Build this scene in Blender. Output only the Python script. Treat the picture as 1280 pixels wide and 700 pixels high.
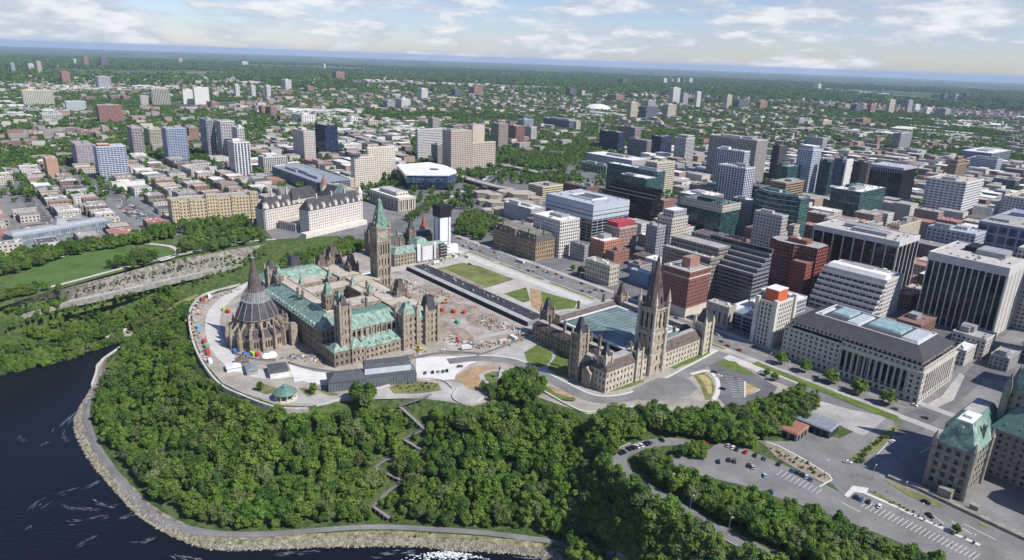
import bpy, math, random
import numpy as np
from mathutils import Vector, Matrix
from mathutils.geometry import tessellate_polygon

for o in list(bpy.data.objects):
    bpy.data.objects.remove(o)
scene = bpy.context.scene
COL = scene.collection
R = math.radians
random.seed(7)
rng = np.random.default_rng(7)

# ------------------------------------------------------------------ camera
FPX, PITCH, ROLL, CAMH = 854.0, R(17.97), R(2.07), 212.0
_f = np.array([0, math.cos(PITCH), -math.sin(PITCH)])
_r0 = np.array([1.0, 0, 0]); _u0 = np.cross(_r0, _f)
_r = _r0 * math.cos(ROLL) + _u0 * math.sin(ROLL); _u = np.cross(_r, _f)
CAMR = np.array([_r, _u, _f])
cam = bpy.data.cameras.new('camera'); cam_o = bpy.data.objects.new('camera', cam); COL.objects.link(cam_o)
cam.sensor_fit = 'HORIZONTAL'; cam.sensor_width = 36.0; cam.lens = 36.0 * FPX / 1280.0
cam.clip_start = 1.0; cam.clip_end = 200000.0
cam_o.matrix_world = Matrix(((_r[0], _u[0], -_f[0], 0), (_r[1], _u[1], -_f[1], 0), (_r[2], _u[2], -_f[2], CAMH), (0, 0, 0, 1)))
scene.camera = cam_o

# ------------------------------------------------------------------ sky, sun, exposure
SUN_AZ, SUN_EL = R(-30.0), R(48.0)
world = bpy.data.worlds.new('World'); scene.world = world; world.use_nodes = True
nt = world.node_tree; nt.nodes.clear()
def _n(tree, t, **kw):
    n = tree.nodes.new(t)
    for k, v in kw.items(): setattr(n, k, v)
    return n
w_out = _n(nt, 'ShaderNodeOutputWorld'); w_bg = _n(nt, 'ShaderNodeBackground')
w_sky = _n(nt, 'ShaderNodeTexSky', sky_type='NISHITA')
w_sky.sun_disc = False; w_sky.sun_elevation = SUN_EL; w_sky.sun_rotation = math.pi / 2 - SUN_AZ
w_sky.altitude = 200; w_sky.air_density = 1.0; w_sky.dust_density = 0.3; w_sky.ozone_density = 2.0
w_tc = _n(nt, 'ShaderNodeTexCoord'); w_sep = _n(nt, 'ShaderNodeSeparateXYZ')
nt.links.new(w_tc.outputs['Generated'], w_sep.inputs[0])
def wm(op, a, b=None):
    n = _n(nt, 'ShaderNodeMath', operation=op)
    for i, v in enumerate((a, b)):
        if v is None: continue
        if isinstance(v, (int, float)): n.inputs[i].default_value = v
        else: nt.links.new(v, n.inputs[i])
    return n.outputs[0]
def cloud_noise(scale, zs, detail, off, rough=0.6):
    m = _n(nt, 'ShaderNodeMapping'); m.inputs['Location'].default_value = off; m.inputs['Scale'].default_value = (scale, scale, scale * zs)
    nt.links.new(w_tc.outputs['Generated'], m.inputs[0])
    t = _n(nt, 'ShaderNodeTexNoise'); t.inputs['Scale'].default_value = 1.0; t.inputs['Detail'].default_value = detail; t.inputs['Roughness'].default_value = rough
    nt.links.new(m.outputs[0], t.inputs['Vector'])
    return t.outputs[0]
def cloud_step(v, lo, hi):
    mr = _n(nt, 'ShaderNodeMapRange', interpolation_type='SMOOTHSTEP'); mr.inputs[1].default_value = lo; mr.inputs[2].default_value = hi
    nt.links.new(v, mr.inputs[0]); return mr.outputs[0]
# scattered fair-weather cloud: it stacks up toward the horizon and opens overhead
n_big = cloud_noise(3.2, 4.0, 3, (3.3, 1.2, 0.4)); n_puff = cloud_noise(11.0, 4.2, 6, (1.4, 8.2, 2.0), 0.55)
c_sum = wm('ADD', wm('MULTIPLY', n_big, 0.5), wm('MULTIPLY', n_puff, 0.5))
c_sum = wm('SUBTRACT', c_sum, wm('MULTIPLY', cloud_step(w_sep.outputs[2], 0.06, 0.6), 0.15))
c_big = cloud_step(c_sum, 0.425, 0.53)
c_lit = cloud_step(wm('ADD', wm('MULTIPLY', n_puff, 0.75), wm('MULTIPLY', cloud_noise(30.0, 3.0, 4, (7.0, 2.5, 1.0)), 0.25)), 0.45, 0.64)
w_cc = _n(nt, 'ShaderNodeMixRGB'); w_cc.inputs[1].default_value = (5.6, 6.3, 7.4, 1); w_cc.inputs[2].default_value = (9.6, 9.8, 10.1, 1)
nt.links.new(c_lit, w_cc.inputs[0])
w_mix = _n(nt, 'ShaderNodeMixRGB'); nt.links.new(wm('MULTIPLY', c_big, 0.9), w_mix.inputs[0])
w_wb = _n(nt, 'ShaderNodeMixRGB', blend_type='MULTIPLY'); w_wb.inputs[0].default_value = 1.0; w_wb.inputs[2].default_value = (1.02, 1.08, 1.40, 1)
nt.links.new(w_sky.outputs[0], w_wb.inputs[1]); nt.links.new(w_wb.outputs[0], w_mix.inputs[1]); nt.links.new(w_cc.outputs[0], w_mix.inputs[2])
nt.links.new(w_mix.outputs[0], w_bg.inputs[0]); w_bg.inputs[1].default_value = 0.08
nt.links.new(w_bg.outputs[0], w_out.inputs[0])

sun = bpy.data.lights.new('sun', 'SUN'); sun_o = bpy.data.objects.new('sun', sun); COL.objects.link(sun_o)
sun.energy = 5.0; sun.angle = R(0.55); sun.color = (1.0, 0.95, 0.87)
_s = Vector((math.cos(SUN_AZ) * math.cos(SUN_EL), math.sin(SUN_AZ) * math.cos(SUN_EL), math.sin(SUN_EL)))
sun_o.rotation_euler = _s.to_track_quat('Z', 'Y').to_euler(); sun_o.location = _s * 500

scene.view_settings.view_transform = 'Standard'; scene.view_settings.look = 'None'
scene.view_settings.exposure = 0.25; scene.view_settings.gamma = 1.0; scene.view_settings.use_curve_mapping = False
scene.render.engine = 'CYCLES'
scene.cycles.max_bounces = 5; scene.cycles.diffuse_bounces = 2; scene.cycles.glossy_bounces = 2
scene.cycles.transmission_bounces = 3; scene.cycles.volume_bounces = 0; scene.cycles.transparent_max_bounces = 6
scene.render.resolution_x = 1024; scene.render.resolution_y = 560

# ------------------------------------------------------------------ survey helpers: photograph point -> place on a level
CAMP = np.array([0, 0, CAMH])
def un(px, py, z=0.0):
    d = np.array([(px - 640) / FPX, -(py - 350) / FPX, 1.0]) @ CAMR
    return CAMP + d * ((z - CAMH) / d[2])
def pr(P):
    c = CAMR @ (np.asarray(P, float) - CAMP)
    return 640 + FPX * c[0] / c[2], 350 - FPX * c[1] / c[2]
def prs(P):
    c = (np.asarray(P, float) - CAMP) @ CAMR.T
    return np.stack([640 + FPX * c[:, 0] / c[:, 2], 350 - FPX * c[:, 1] / c[:, 2]], 1), c[:, 2]
GRID = R(40.5)
_bx = np.array([math.cos(GRID), math.sin(GRID)]); _by = np.array([-math.sin(GRID), math.cos(GRID)])
ORG = un(473, 246, 92)[:2]
def W(x, y, z=0.0):                       # town grid -> world
    p = ORG + _bx * x + _by * y
    return np.array([p[0], p[1], z])
def Lc(px, py, z=0.0):                    # photograph point -> town grid
    d = un(px, py, z)[:2] - ORG
    return float(d @ _bx), float(d @ _by)
def inpoly(P, poly):
    P = np.asarray(P, float); x, y = P[:, 0], P[:, 1]; ins = np.zeros(len(P), bool)
    n = len(poly)
    for i in range(n):
        x0, y0 = poly[i]; x1, y1 = poly[(i + 1) % n]
        c = ((y0 > y) != (y1 > y))
        with np.errstate(divide='ignore', invalid='ignore'):
            ins ^= c & (x < (x1 - x0) * (y - y0) / (y1 - y0 + 1e-12) + x0)
    return ins
def dist_line(P, line):
    P = np.asarray(P, float)[:, :2]; best = np.full(len(P), 1e9)
    for a, b in zip(line[:-1], line[1:]):
        a = np.asarray(a[:2], float); b = np.asarray(b[:2], float); d = b - a
        t = np.clip(((P - a) @ d) / (d @ d + 1e-9), 0, 1)
        q = P - (a + t[:, None] * d)
        best = np.minimum(best, np.hypot(q[:, 0], q[:, 1]))
    return best

# ------------------------------------------------------------------ materials
MATS = {}
def mat(name, col, rough=0.85, var=0.12, scale=0.3, spec=0.3, metal=0.0, bump=0.0, col2=None, fine=None):
    """plain procedural surface: base colour broken up by two noises"""
    if name in MATS: return MATS[name]
    m = bpy.data.materials.new(name); m.use_nodes = True; t = m.node_tree; b = t.nodes['Principled BSDF']
    b.inputs['Roughness'].default_value = rough; b.inputs['Metallic'].default_value = metal
    b.inputs['Specular IOR Level'].default_value = spec
    g = _n(t, 'ShaderNodeTexCoord'); n1 = _n(t, 'ShaderNodeTexNoise'); n1.inputs['Scale'].default_value = scale; n1.inputs['Detail'].default_value = 6
    n1.inputs['Roughness'].default_value = 0.65
    t.links.new(g.outputs['Object'], n1.inputs['Vector'])
    mx = _n(t, 'ShaderNodeMixRGB')
    c2 = col2 if col2 else tuple(min(1, c * (1 + 2.2 * var)) for c in col)
    c1 = col if col2 else tuple(c * (1 - 1.6 * var) for c in col)
    mx.inputs[1].default_value = (*c1, 1); mx.inputs[2].default_value = (*c2, 1)
    mr = _n(t, 'ShaderNodeMapRange'); mr.inputs[1].default_value = 0.32; mr.inputs[2].default_value = 0.68
    t.links.new(n1.outputs[0], mr.inputs[0]); t.links.new(mr.outputs[0], mx.inputs[0])
    out = mx.outputs[0]
    if fine:
        n2 = _n(t, 'ShaderNodeTexNoise'); n2.inputs['Scale'].default_value = fine[0]; n2.inputs['Detail'].default_value = 3
        t.links.new(g.outputs['Object'], n2.inputs['Vector'])
        m2 = _n(t, 'ShaderNodeMixRGB', blend_type='MULTIPLY'); m2.inputs[0].default_value = 1
        r2 = _n(t, 'ShaderNodeMapRange'); r2.inputs[1].default_value = 0.3; r2.inputs[2].default_value = 0.7; r2.inputs[3].default_value = 1 - fine[1]; r2.inputs[4].default_value = 1 + fine[1]
        t.links.new(n2.outputs[0], r2.inputs[0]); t.links.new(out, m2.inputs[1]); t.links.new(r2.outputs[0], m2.inputs[2]); out = m2.outputs[0]
    t.links.new(out, b.inputs['Base Color'])
    if bump:
        bp = _n(t, 'ShaderNodeBump'); bp.inputs['Strength'].default_value = bump; bp.inputs['Distance'].default_value = 0.3
        t.links.new(n1.outputs[0], bp.inputs['Height']); t.links.new(bp.outputs[0], b.inputs['Normal'])
    MATS[name] = m
    return m
def glass_mat(name, col, lite=(0.25, 0.27, 0.28), amount=0.2, rough=0.08, cell=(3.0, 3.0, 3.3)):
    """window glass: pane by pane some blinds behind it"""
    if name in MATS: return MATS[name]
    m = bpy.data.materials.new(name); m.use_nodes = True; t = m.node_tree; b = t.nodes['Principled BSDF']
    b.inputs['Roughness'].default_value = rough; b.inputs['Specular IOR Level'].default_value = 0.6
    g = _n(t, 'ShaderNodeTexCoord'); dv = _n(t, 'ShaderNodeVectorMath', operation='DIVIDE'); dv.inputs[1].default_value = cell
    fl = _n(t, 'ShaderNodeVectorMath', operation='FLOOR'); wn = _n(t, 'ShaderNodeTexWhiteNoise', noise_dimensions='3D')
    t.links.new(g.outputs['Object'], dv.inputs[0]); t.links.new(dv.outputs[0], fl.inputs[0]); t.links.new(fl.outputs[0], wn.inputs[0])
    mr = _n(t, 'ShaderNodeMapRange'); mr.inputs[1].default_value = 1 - amount * 2; mr.inputs[2].default_value = 1.0
    t.links.new(wn.outputs[0], mr.inputs[0])
    mx = _n(t, 'ShaderNodeMixRGB'); mx.inputs[1].default_value = (*col, 1); mx.inputs[2].default_value = (*lite, 1)
    t.links.new(mr.outputs[0], mx.inputs[0]); t.links.new(mx.outputs[0], b.inputs['Base Color'])
    MATS[name] = m
    return m
def leaf_mat(name, dark, light, scale=0.25):
    if name in MATS: return MATS[name]
    m = bpy.data.materials.new(name); m.use_nodes = True; t = m.node_tree; b = t.nodes['Principled BSDF']
    b.inputs['Roughness'].default_value = 0.6; b.inputs['Specular IOR Level'].default_value = 0.25
    oi = _n(t, 'ShaderNodeObjectInfo'); g = _n(t, 'ShaderNodeNewGeometry'); n = _n(t, 'ShaderNodeTexNoise'); n.inputs['Scale'].default_value = scale; n.inputs['Detail'].default_value = 4
    t.links.new(g.outputs['Position'], n.inputs['Vector'])
    n3 = _n(t, 'ShaderNodeTexNoise'); n3.inputs['Scale'].default_value = 0.09; n3.inputs['Detail'].default_value = 2
    t.links.new(g.outputs['Position'], n3.inputs['Vector'])
    def mth(op, a, bb):
        q = _n(t, 'ShaderNodeMath', operation=op)
        for i, v in enumerate((a, bb)):
            if isinstance(v, (int, float)): q.inputs[i].default_value = v
            else: t.links.new(v, q.inputs[i])
        return q.outputs[0]
    f = mth('ADD', mth('MULTIPLY', oi.outputs['Random'], 0.34), mth('MULTIPLY', mth('SUBTRACT', n.outputs[0], 0.32), 1.1))
    f = mth('ADD', f, mth('MULTIPLY', mth('SUBTRACT', n3.outputs[0], 0.5), 1.3))
    mx = _n(t, 'ShaderNodeMixRGB'); mx.inputs[1].default_value = (*dark, 1); mx.inputs[2].default_value = (*light, 1); mx.use_clamp = True
    cl = _n(t, 'ShaderNodeClamp'); t.links.new(f, cl.inputs[0]); t.links.new(cl.outputs[0], mx.inputs[0])
    t.links.new(mx.outputs[0], b.inputs['Base Color'])
    tr = _n(t, 'ShaderNodeBsdfTranslucent'); t.links.new(mx.outputs[0], tr.inputs[0])
    ms = _n(t, 'ShaderNodeMixShader'); ms.inputs[0].default_value = 0.25
    out = t.nodes['Material Output']
    t.links.new(b.outputs[0], ms.inputs[1]); t.links.new(tr.outputs[0], ms.inputs[2]); t.links.new(ms.outputs[0], out.inputs[0])
    MATS[name] = m
    return m

# ------------------------------------------------------------------ mesh building
class MB:
    def __init__(s, ox=0.0, oy=0.0, oz=0.0): s.v = []; s.f = []; s.o = (ox, oy, oz)
    def add(s, vs, fs):
        n = len(s.v); o = s.o
        s.v += [(a - o[0], b - o[1], c - o[2]) for a, b, c in vs]
        s.f += [tuple(i + n for i in f) for f in fs]
    def box(s, x0, y0, z0, x1, y1, z1, bottom=False):
        v = [(x0, y0, z0), (x1, y0, z0), (x1, y1, z0), (x0, y1, z0), (x0, y0, z1), (x1, y0, z1), (x1, y1, z1), (x0, y1, z1)]
        f = [(0, 1, 5, 4), (1, 2, 6, 5), (2, 3, 7, 6), (3, 0, 4, 7), (4, 5, 6, 7)]
        if bottom: f.append((3, 2, 1, 0))
        s.add(v, f)
    def frustum(s, x0, y0, x1, y1, z0, X0, Y0, X1, Y1, z1, bottom=False):
        v = [(x0, y0, z0), (x1, y0, z0), (x1, y1, z0), (x0, y1, z0), (X0, Y0, z1), (X1, Y0, z1), (X1, Y1, z1), (X0, Y1, z1)]
        f = [(0, 1, 5, 4), (1, 2, 6, 5), (2, 3, 7, 6), (3, 0, 4, 7), (4, 5, 6, 7)]
        if bottom: f.append((3, 2, 1, 0))
        s.add(v, f)
    def pyr(s, x0, y0, x1, y1, z0, z1, k=0.0):
        cx, cy = (x0 + x1) / 2, (y0 + y1) / 2
        s.frustum(x0, y0, x1, y1, z0, cx + (x0 - cx) * k, cy + (y0 - cy) * k, cx + (x1 - cx) * k, cy + (y1 - cy) * k, z1) if k else \
            s.add([(x0, y0, z0), (x1, y0, z0), (x1, y1, z0), (x0, y1, z0), (cx, cy, z1)], [(0, 1, 4), (1, 2, 4), (2, 3, 4), (3, 0, 4)])
    def gable(s, x0, y0, x1, y1, z0, z1, axis='x', hip=0.0):
        if axis == 'x':
            yc = (y0 + y1) / 2
            v = [(x0, y0, z0), (x1, y0, z0), (x1, y1, z0), (x0, y1, z0), (x0 + hip, yc, z1), (x1 - hip, yc, z1)]
            s.add(v, [(0, 1, 5, 4), (2, 3, 4, 5), (3, 0, 4), (1, 2, 5)])
        else:
            xc = (x0 + x1) / 2
            v = [(x0, y0, z0), (x1, y0, z0), (x1, y1, z0), (x0, y1, z0), (xc, y0 + hip, z1), (xc, y1 - hip, z1)]
            s.add(v, [(1, 2, 5, 4), (3, 0, 4, 5), (0, 1, 4), (2, 3, 5)])
    def prism(s, poly, z0, z1, bottom=False):
        n = len(poly)
        v = [(p[0], p[1], z0) for p in poly] + [(p[0], p[1], z1) for p in poly]
        f = [(i, (i + 1) % n, n + (i + 1) % n, n + i) for i in range(n)]
        tri = tessellate_polygon([[Vector((p[0], p[1], 0)) for p in poly]])
        f += [tuple(n + i for i in t) for t in tri]
        if bottom: f += [tuple(t) for t in tri]
        s.add(v, f)
    def lathe(s, cx, cy, prof, n=16, a0=0.0, cap=True):
        v = []; f = []
        for r, z in prof:
            v += [(cx + r * math.cos(a0 + 2 * math.pi * i / n), cy + r * math.sin(a0 + 2 * math.pi * i / n), z) for i in range(n)]
        for k in range(len(prof) - 1):
            f += [(k * n + i, k * n + (i + 1) % n, (k + 1) * n + (i + 1) % n, (k + 1) * n + i) for i in range(n)]
        if cap: f.append(tuple((len(prof) - 1) * n + i for i in range(n)))
        s.add(v, f)
    def tube(s, p0, p1, r0, r1=None, n=6):
        r1 = r0 if r1 is None else r1
        p0 = np.asarray(p0, float); p1 = np.asarray(p1, float); d = p1 - p0; L = np.linalg.norm(d); d = d / (L + 1e-9)
        a = np.cross(d, [0, 0, 1.0] if abs(d[2]) < 0.9 else [1.0, 0, 0]); a /= np.linalg.norm(a); b = np.cross(d, a)
        v = []
        for p, r in ((p0, r0), (p1, r1)):
            v += [tuple(p + r * (math.cos(2 * math.pi * i / n) * a + math.sin(2 * math.pi * i / n) * b)) for i in range(n)]
        f = [(i, (i + 1) % n, n + (i + 1) % n, n + i) for i in range(n)] + [tuple(range(n, 2 * n)), tuple(reversed(range(n)))]
        s.add(v, f)
    def beam(s, p0, p1, w, h):
        """upright bar along p0-p1, w wide, h high, tops at the given z"""
        p0 = np.asarray(p0, float); p1 = np.asarray(p1, float); d = (p1 - p0)[:2]; d = d / (np.hypot(*d) + 1e-9); q = np.array([-d[1], d[0]]) * w / 2
        c = [(p0[0] - q[0], p0[1] - q[1]), (p1[0] - q[0], p1[1] - q[1]), (p1[0] + q[0], p1[1] + q[1]), (p0[0] + q[0], p0[1] + q[1])]
        zz = [p0[2], p1[2], p1[2], p0[2]]
        v = [(c[i][0], c[i][1], zz[i] - h) for i in range(4)] + [(c[i][0], c[i][1], zz[i]) for i in range(4)]
        s.add(v, [(0, 1, 5, 4), (1, 2, 6, 5), (2, 3, 7, 6), (3, 0, 4, 7), (4, 5, 6, 7), (3, 2, 1, 0)])
    def mesh(s, name, m=None, smooth=False):
        me = bpy.data.meshes.new(name); me.from_pydata(s.v, [], s.f); me.update()
        if m: me.materials.append(m)
        if smooth:
            me.polygons.foreach_set('use_smooth', [True] * len(me.polygons))
        return me
    def build(s, name, m, parent=None, smooth=False, kind=None, label=None):
        return obj(name, s.mesh(name, m, smooth), parent, kind, label)
def obj(name, me, parent=None, kind=None, label=None, loc=None, rot=0.0):
    o = bpy.data.objects.new(name, me); COL.objects.link(o)
    if parent: o.parent = parent
    if kind: o['kind'] = kind
    if label: o['label'] = label
    if loc is not None: o.location = [float(q) for q in loc]
    if rot: o.rotation_euler = (0, 0, rot)
    return o
def thing(name, label, cat, loc=(0, 0, 0), rot=0.0, group=None):
    o = bpy.data.objects.new(name, None); COL.objects.link(o); o.empty_display_size = 1
    o.location = [float(q) for q in loc]; o.rotation_euler = (0, 0, rot); o['label'] = label; o['category'] = cat
    if group: o['group'] = group
    return o
def tag(o, label, cat, group=None):
    o['label'] = label; o['category'] = cat
    if group: o['group'] = group
    return o
KIDS = {}
def kids(o):
    return o.children
def dup(o, loc, rot, label=None, scale=None):
    c = o.copy(); COL.objects.link(c); c.location = [float(q) for q in loc]; c.rotation_euler = (0, 0, rot)
    if label: c['label'] = label
    if scale: c.scale = scale
    for ch in KIDS[o.name]:
        d = ch.copy(); COL.objects.link(d); d.parent = c
        for g in KIDS.get(ch.name, ()):
            e = g.copy(); COL.objects.link(e); e.parent = d
    return c
_SH = [0]
def sheet(name, pts, z, m, kind='structure', parent=None):
    """flat polygon at level z; pts are world xy"""
    _SH[0] += 1; z = z + (0 if name == 'river' else _SH[0] * 0.0003)
    tri = tessellate_polygon([[Vector((p[0], p[1], 0)) for p in pts]])
    me = bpy.data.meshes.new(name)
    vs = [(float(p[0]), float(p[1]), z) for p in pts]
    fs = []
    for t in tri:
        a, b, c = (vs[i] for i in t)
        if (b[0] - a[0]) * (c[1] - a[1]) - (b[1] - a[1]) * (c[0] - a[0]) < 0: t = (t[0], t[2], t[1])
        fs.append(tuple(t))
    me.from_pydata(vs, [], fs); me.update(); me.materials.append(m)
    return obj(name, me, parent, kind)
def psheet(name, px, z, m, **k): return sheet(name, [un(a, b, z)[:2] for a, b in px], z, m, **k)
def gsheet(name, g, z, m, **k): return sheet(name, [W(a, b)[:2] for a, b in g], z, m, **k)
def smooth_line(pts, n=6):
    """Catmull-Rom through the points"""
    P = [np.asarray(p, float) for p in pts]; P = [2 * P[0] - P[1]] + P + [2 * P[-1] - P[-2]]; out = []
    for i in range(1, len(P) - 2):
        for k in range(n):
            t = k / n; a, b, c, d = P[i - 1:i + 3]
            out.append(0.5 * ((2 * b) + (-a + c) * t + (2 * a - 5 * b + 4 * c - d) * t * t + (-a + 3 * b - 3 * c + d) * t ** 3))
    out.append(P[-2]); return out
def offset_line(line, w):
    L = [np.asarray(p[:2], float) for p in line]; a = []; b = []
    for i, p in enumerate(L):
        d = L[min(i + 1, len(L) - 1)] - L[max(i - 1, 0)]; d /= np.hypot(*d) + 1e-9; q = np.array([-d[1], d[0]]) * w / 2
        a.append(p + q); b.append(p - q)
    return a, b
def ribbon(name, line, w, z, m, kind='structure', parent=None, cross=1):
    """strip along a line; z a level or a function of (x, y)"""
    rows = []
    for k in range(cross + 1):
        a, _ = offset_line(line, w * (1 - 2 * k / cross)); rows.append(a)
    vs = []; fs = []; n = len(line)
    allp = np.array([p for r in rows for p in r]); zz = z(allp) if callable(z) else np.full(len(allp), float(z))
    vs = [(float(p[0]), float(p[1]), float(q)) for p, q in zip(allp, zz)]
    for k in range(cross):
        for i in range(n - 1): fs.append((k * n + i, (k + 1) * n + i, (k + 1) * n + i + 1, k * n + i + 1))
    me = bpy.data.meshes.new(name); me.from_pydata(vs, [], fs); me.update(); me.materials.append(m)
    return obj(name, me, parent, kind)
def wall_line(line, w, z0, z1, mb):
    """upright wall along a line"""
    a, b = offset_line(line, w); n = len(a)
    f0 = z0 if callable(z0) else (lambda x, y: z0); f1 = z1 if callable(z1) else (lambda x, y: z1)
    v = []
    for p, q in zip(a, b):
        v += [(p[0], p[1], f0(*p)), (p[0], p[1], f1(*p)), (q[0], q[1], f1(*q)), (q[0], q[1], f0(*q))]
    f = []
    for i in range(n - 1):
        k = 4 * i
        f += [(k, k + 1, k + 5, k + 4), (k + 1, k + 2, k + 6, k + 5), (k + 2, k + 3, k + 7, k + 6)]
    f += [(0, 3, 2, 1), (4 * n - 4, 4 * n - 3, 4 * n - 2, 4 * n - 1)]
    mb.add(v, f)

# ================================================================== the lie of the land
ZW = -45.0                                   # river level; the hill and the town are level 0
def wl(px, z): return [un(a, b, z)[:2] for a, b in px]
edge_park = [(-90, 408), (0, 381), (60, 363), (120, 346), (215, 321), (300, 305), (345, 306), (440, 292)]
edge_hill = [(462, 306), (400, 328), (345, 346), (300, 356), (262, 366), (247, 375), (238, 388), (237, 405), (243, 432), (256, 458), (275, 481), (300, 494), (345, 510),
             (385, 512), (430, 503), (470, 497), (520, 500), (560, 505), (590, 512), (612, 506), (640, 498), (668, 498), (700, 510), (735, 522), (765, 520), (775, 540), (764, 570),
             (776, 592), (803, 627), (870, 668), (960, 722)]
shore_px = [(-120, 484), (0, 449), (20, 446), (60, 434), (100, 428), (135, 421), (150, 415), (162, 424), (150, 432), (130, 447), (121, 458), (118, 478), (108, 496), (97, 515), (93, 533), (101, 556),
            (118, 583), (150, 620), (176, 646), (205, 664), (240, 680), (270, 687), (330, 687), (400, 684), (470, 683), (520, 683), (560, 688), (610, 690), (660, 694), (684, 704), (698, 735), (712, 790)]
E_PARK = wl(edge_park, 0); E_HILL = wl(edge_hill, 0)
SHORE = smooth_line(wl(shore_px, ZW), 4)
CLIFF = [np.array([-3000.0, E_PARK[0][1] + 500])] + E_PARK + E_HILL + [E_HILL[-1] + np.array([40, -110]), np.array([260.0, -400])]
SHORE_L = [np.array([-3000.0, 900.0])] + SHORE + [SHORE[-1] + np.array([40, -110]), np.array([180.0, -400])]
LOW = CLIFF + [np.array([-3000.0, -400])]
WATER = SHORE_L + [np.array([-3000.0, -400])]
_nz = rng.random((64, 64))
def vnoise(x, y, s):
    x = np.asarray(x) / s; y = np.asarray(y) / s; i = np.floor(x).astype(int); j = np.floor(y).astype(int); u = x - i; v = y - j
    u = u * u * (3 - 2 * u); v = v * v * (3 - 2 * v); g = lambda a, b: _nz[a % 64, b % 64]
    return (g(i, j) * (1 - u) + g(i + 1, j) * u) * (1 - v) + (g(i, j + 1) * (1 - u) + g(i + 1, j + 1) * u) * v
def terrain(P):
    P = np.asarray(P, float)[:, :2]; z = np.zeros(len(P))
    near = (P[:, 0] > -3000) & (P[:, 0] < 320) & (P[:, 1] < 1500)
    idx = np.where(near)[0]; Q = P[idx]
    low = inpoly(Q, LOW); idx = idx[low]; Q = Q[low]
    if len(Q):
        d1 = dist_line(Q, CLIFF); d2 = dist_line(Q, SHORE_L); wet = inpoly(Q, WATER)
        t = np.clip((d2 - 21) / np.maximum(d1 + d2 - 21, 1), 0, 1)
        t = np.where(d1 + d2 < 24, np.clip(d2 / (d1 + d2), 0, 1), t)
        h = ZW + 3.2 * np.clip(d2 / 7, 0, 1) + (-ZW - 3.2) * np.where(Q[:, 1] > 505, t ** 1.7, 0.35 * t + 0.65 * t ** 1.5)
        h += np.clip(t * 4, 0, 1) * np.clip(d1 / 8, 0, 1) * (vnoise(Q[:, 0], Q[:, 1], 17) - 0.5) * 3 * np.clip((500 - Q[:, 1]) / 40, 0, 1)
        z[idx] = np.where(wet, ZW - np.minimum(4, d2 * 0.5), np.minimum(h, -0.02 - 0.02 * d1))
    return z
def th(x, y): return float(terrain([(x, y)])[0])
def hit(px, py):
    """where the line of sight through a photograph point meets the land"""
    d = np.array([(px - 640) / FPX, -(py - 350) / FPX, 1.0]) @ CAMR
    t = np.linspace(200, 1100, 900); P = CAMP + d * t[:, None]
    k = np.argmax(P[:, 2] < terrain(P)); P = CAMP + d * np.linspace(t[max(k - 1, 0)], t[k], 12)[:, None]; return P[np.argmax(P[:, 2] <= terrain(P))]

def axis(lo, fa, fb, hi, step, grow=1.16):
    mid = list(np.arange(fa, fb + 0.1, step)); a = []; s = step; x = fa
    while x > lo: s *= grow; x -= s; a.append(x)
    b = []; s = step; x = mid[-1]
    while x < hi: s *= grow; x += s; b.append(x)
    return np.array(a[::-1] + mid + b)
GX = axis(-60000, -520, 260, 60000, 5.0); GY = axis(-600, 190, 800, 62000, 5.0)
XX, YY = np.meshgrid(GX, GY); GP = np.stack([XX.ravel(), YY.ravel()], 1)
GZ = terrain(GP)
far = np.clip((GP[:, 1] - 14000) / 16000, 0, 1)
GZ += far * (vnoise(GP[:, 0], GP[:, 1], 6000) - 0.4) * 70
GZ -= np.maximum(np.hypot(GP[:, 0], GP[:, 1]) - 7000, 0) ** 2 / (2 * 6.4e6)      # the earth curves away
nx, ny = len(GX), len(GY)
me = bpy.data.meshes.new('ground')
me.from_pydata([(float(p[0]), float(p[1]), float(z)) for p, z in zip(GP, GZ)], [], [(j * nx + i, j * nx + i + 1, (j + 1) * nx + i + 1, (j + 1) * nx + i) for j in range(ny - 1) for i in range(nx - 1)])
me.update(); me.polygons.foreach_set('use_smooth', [True] * len(me.polygons))
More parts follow.
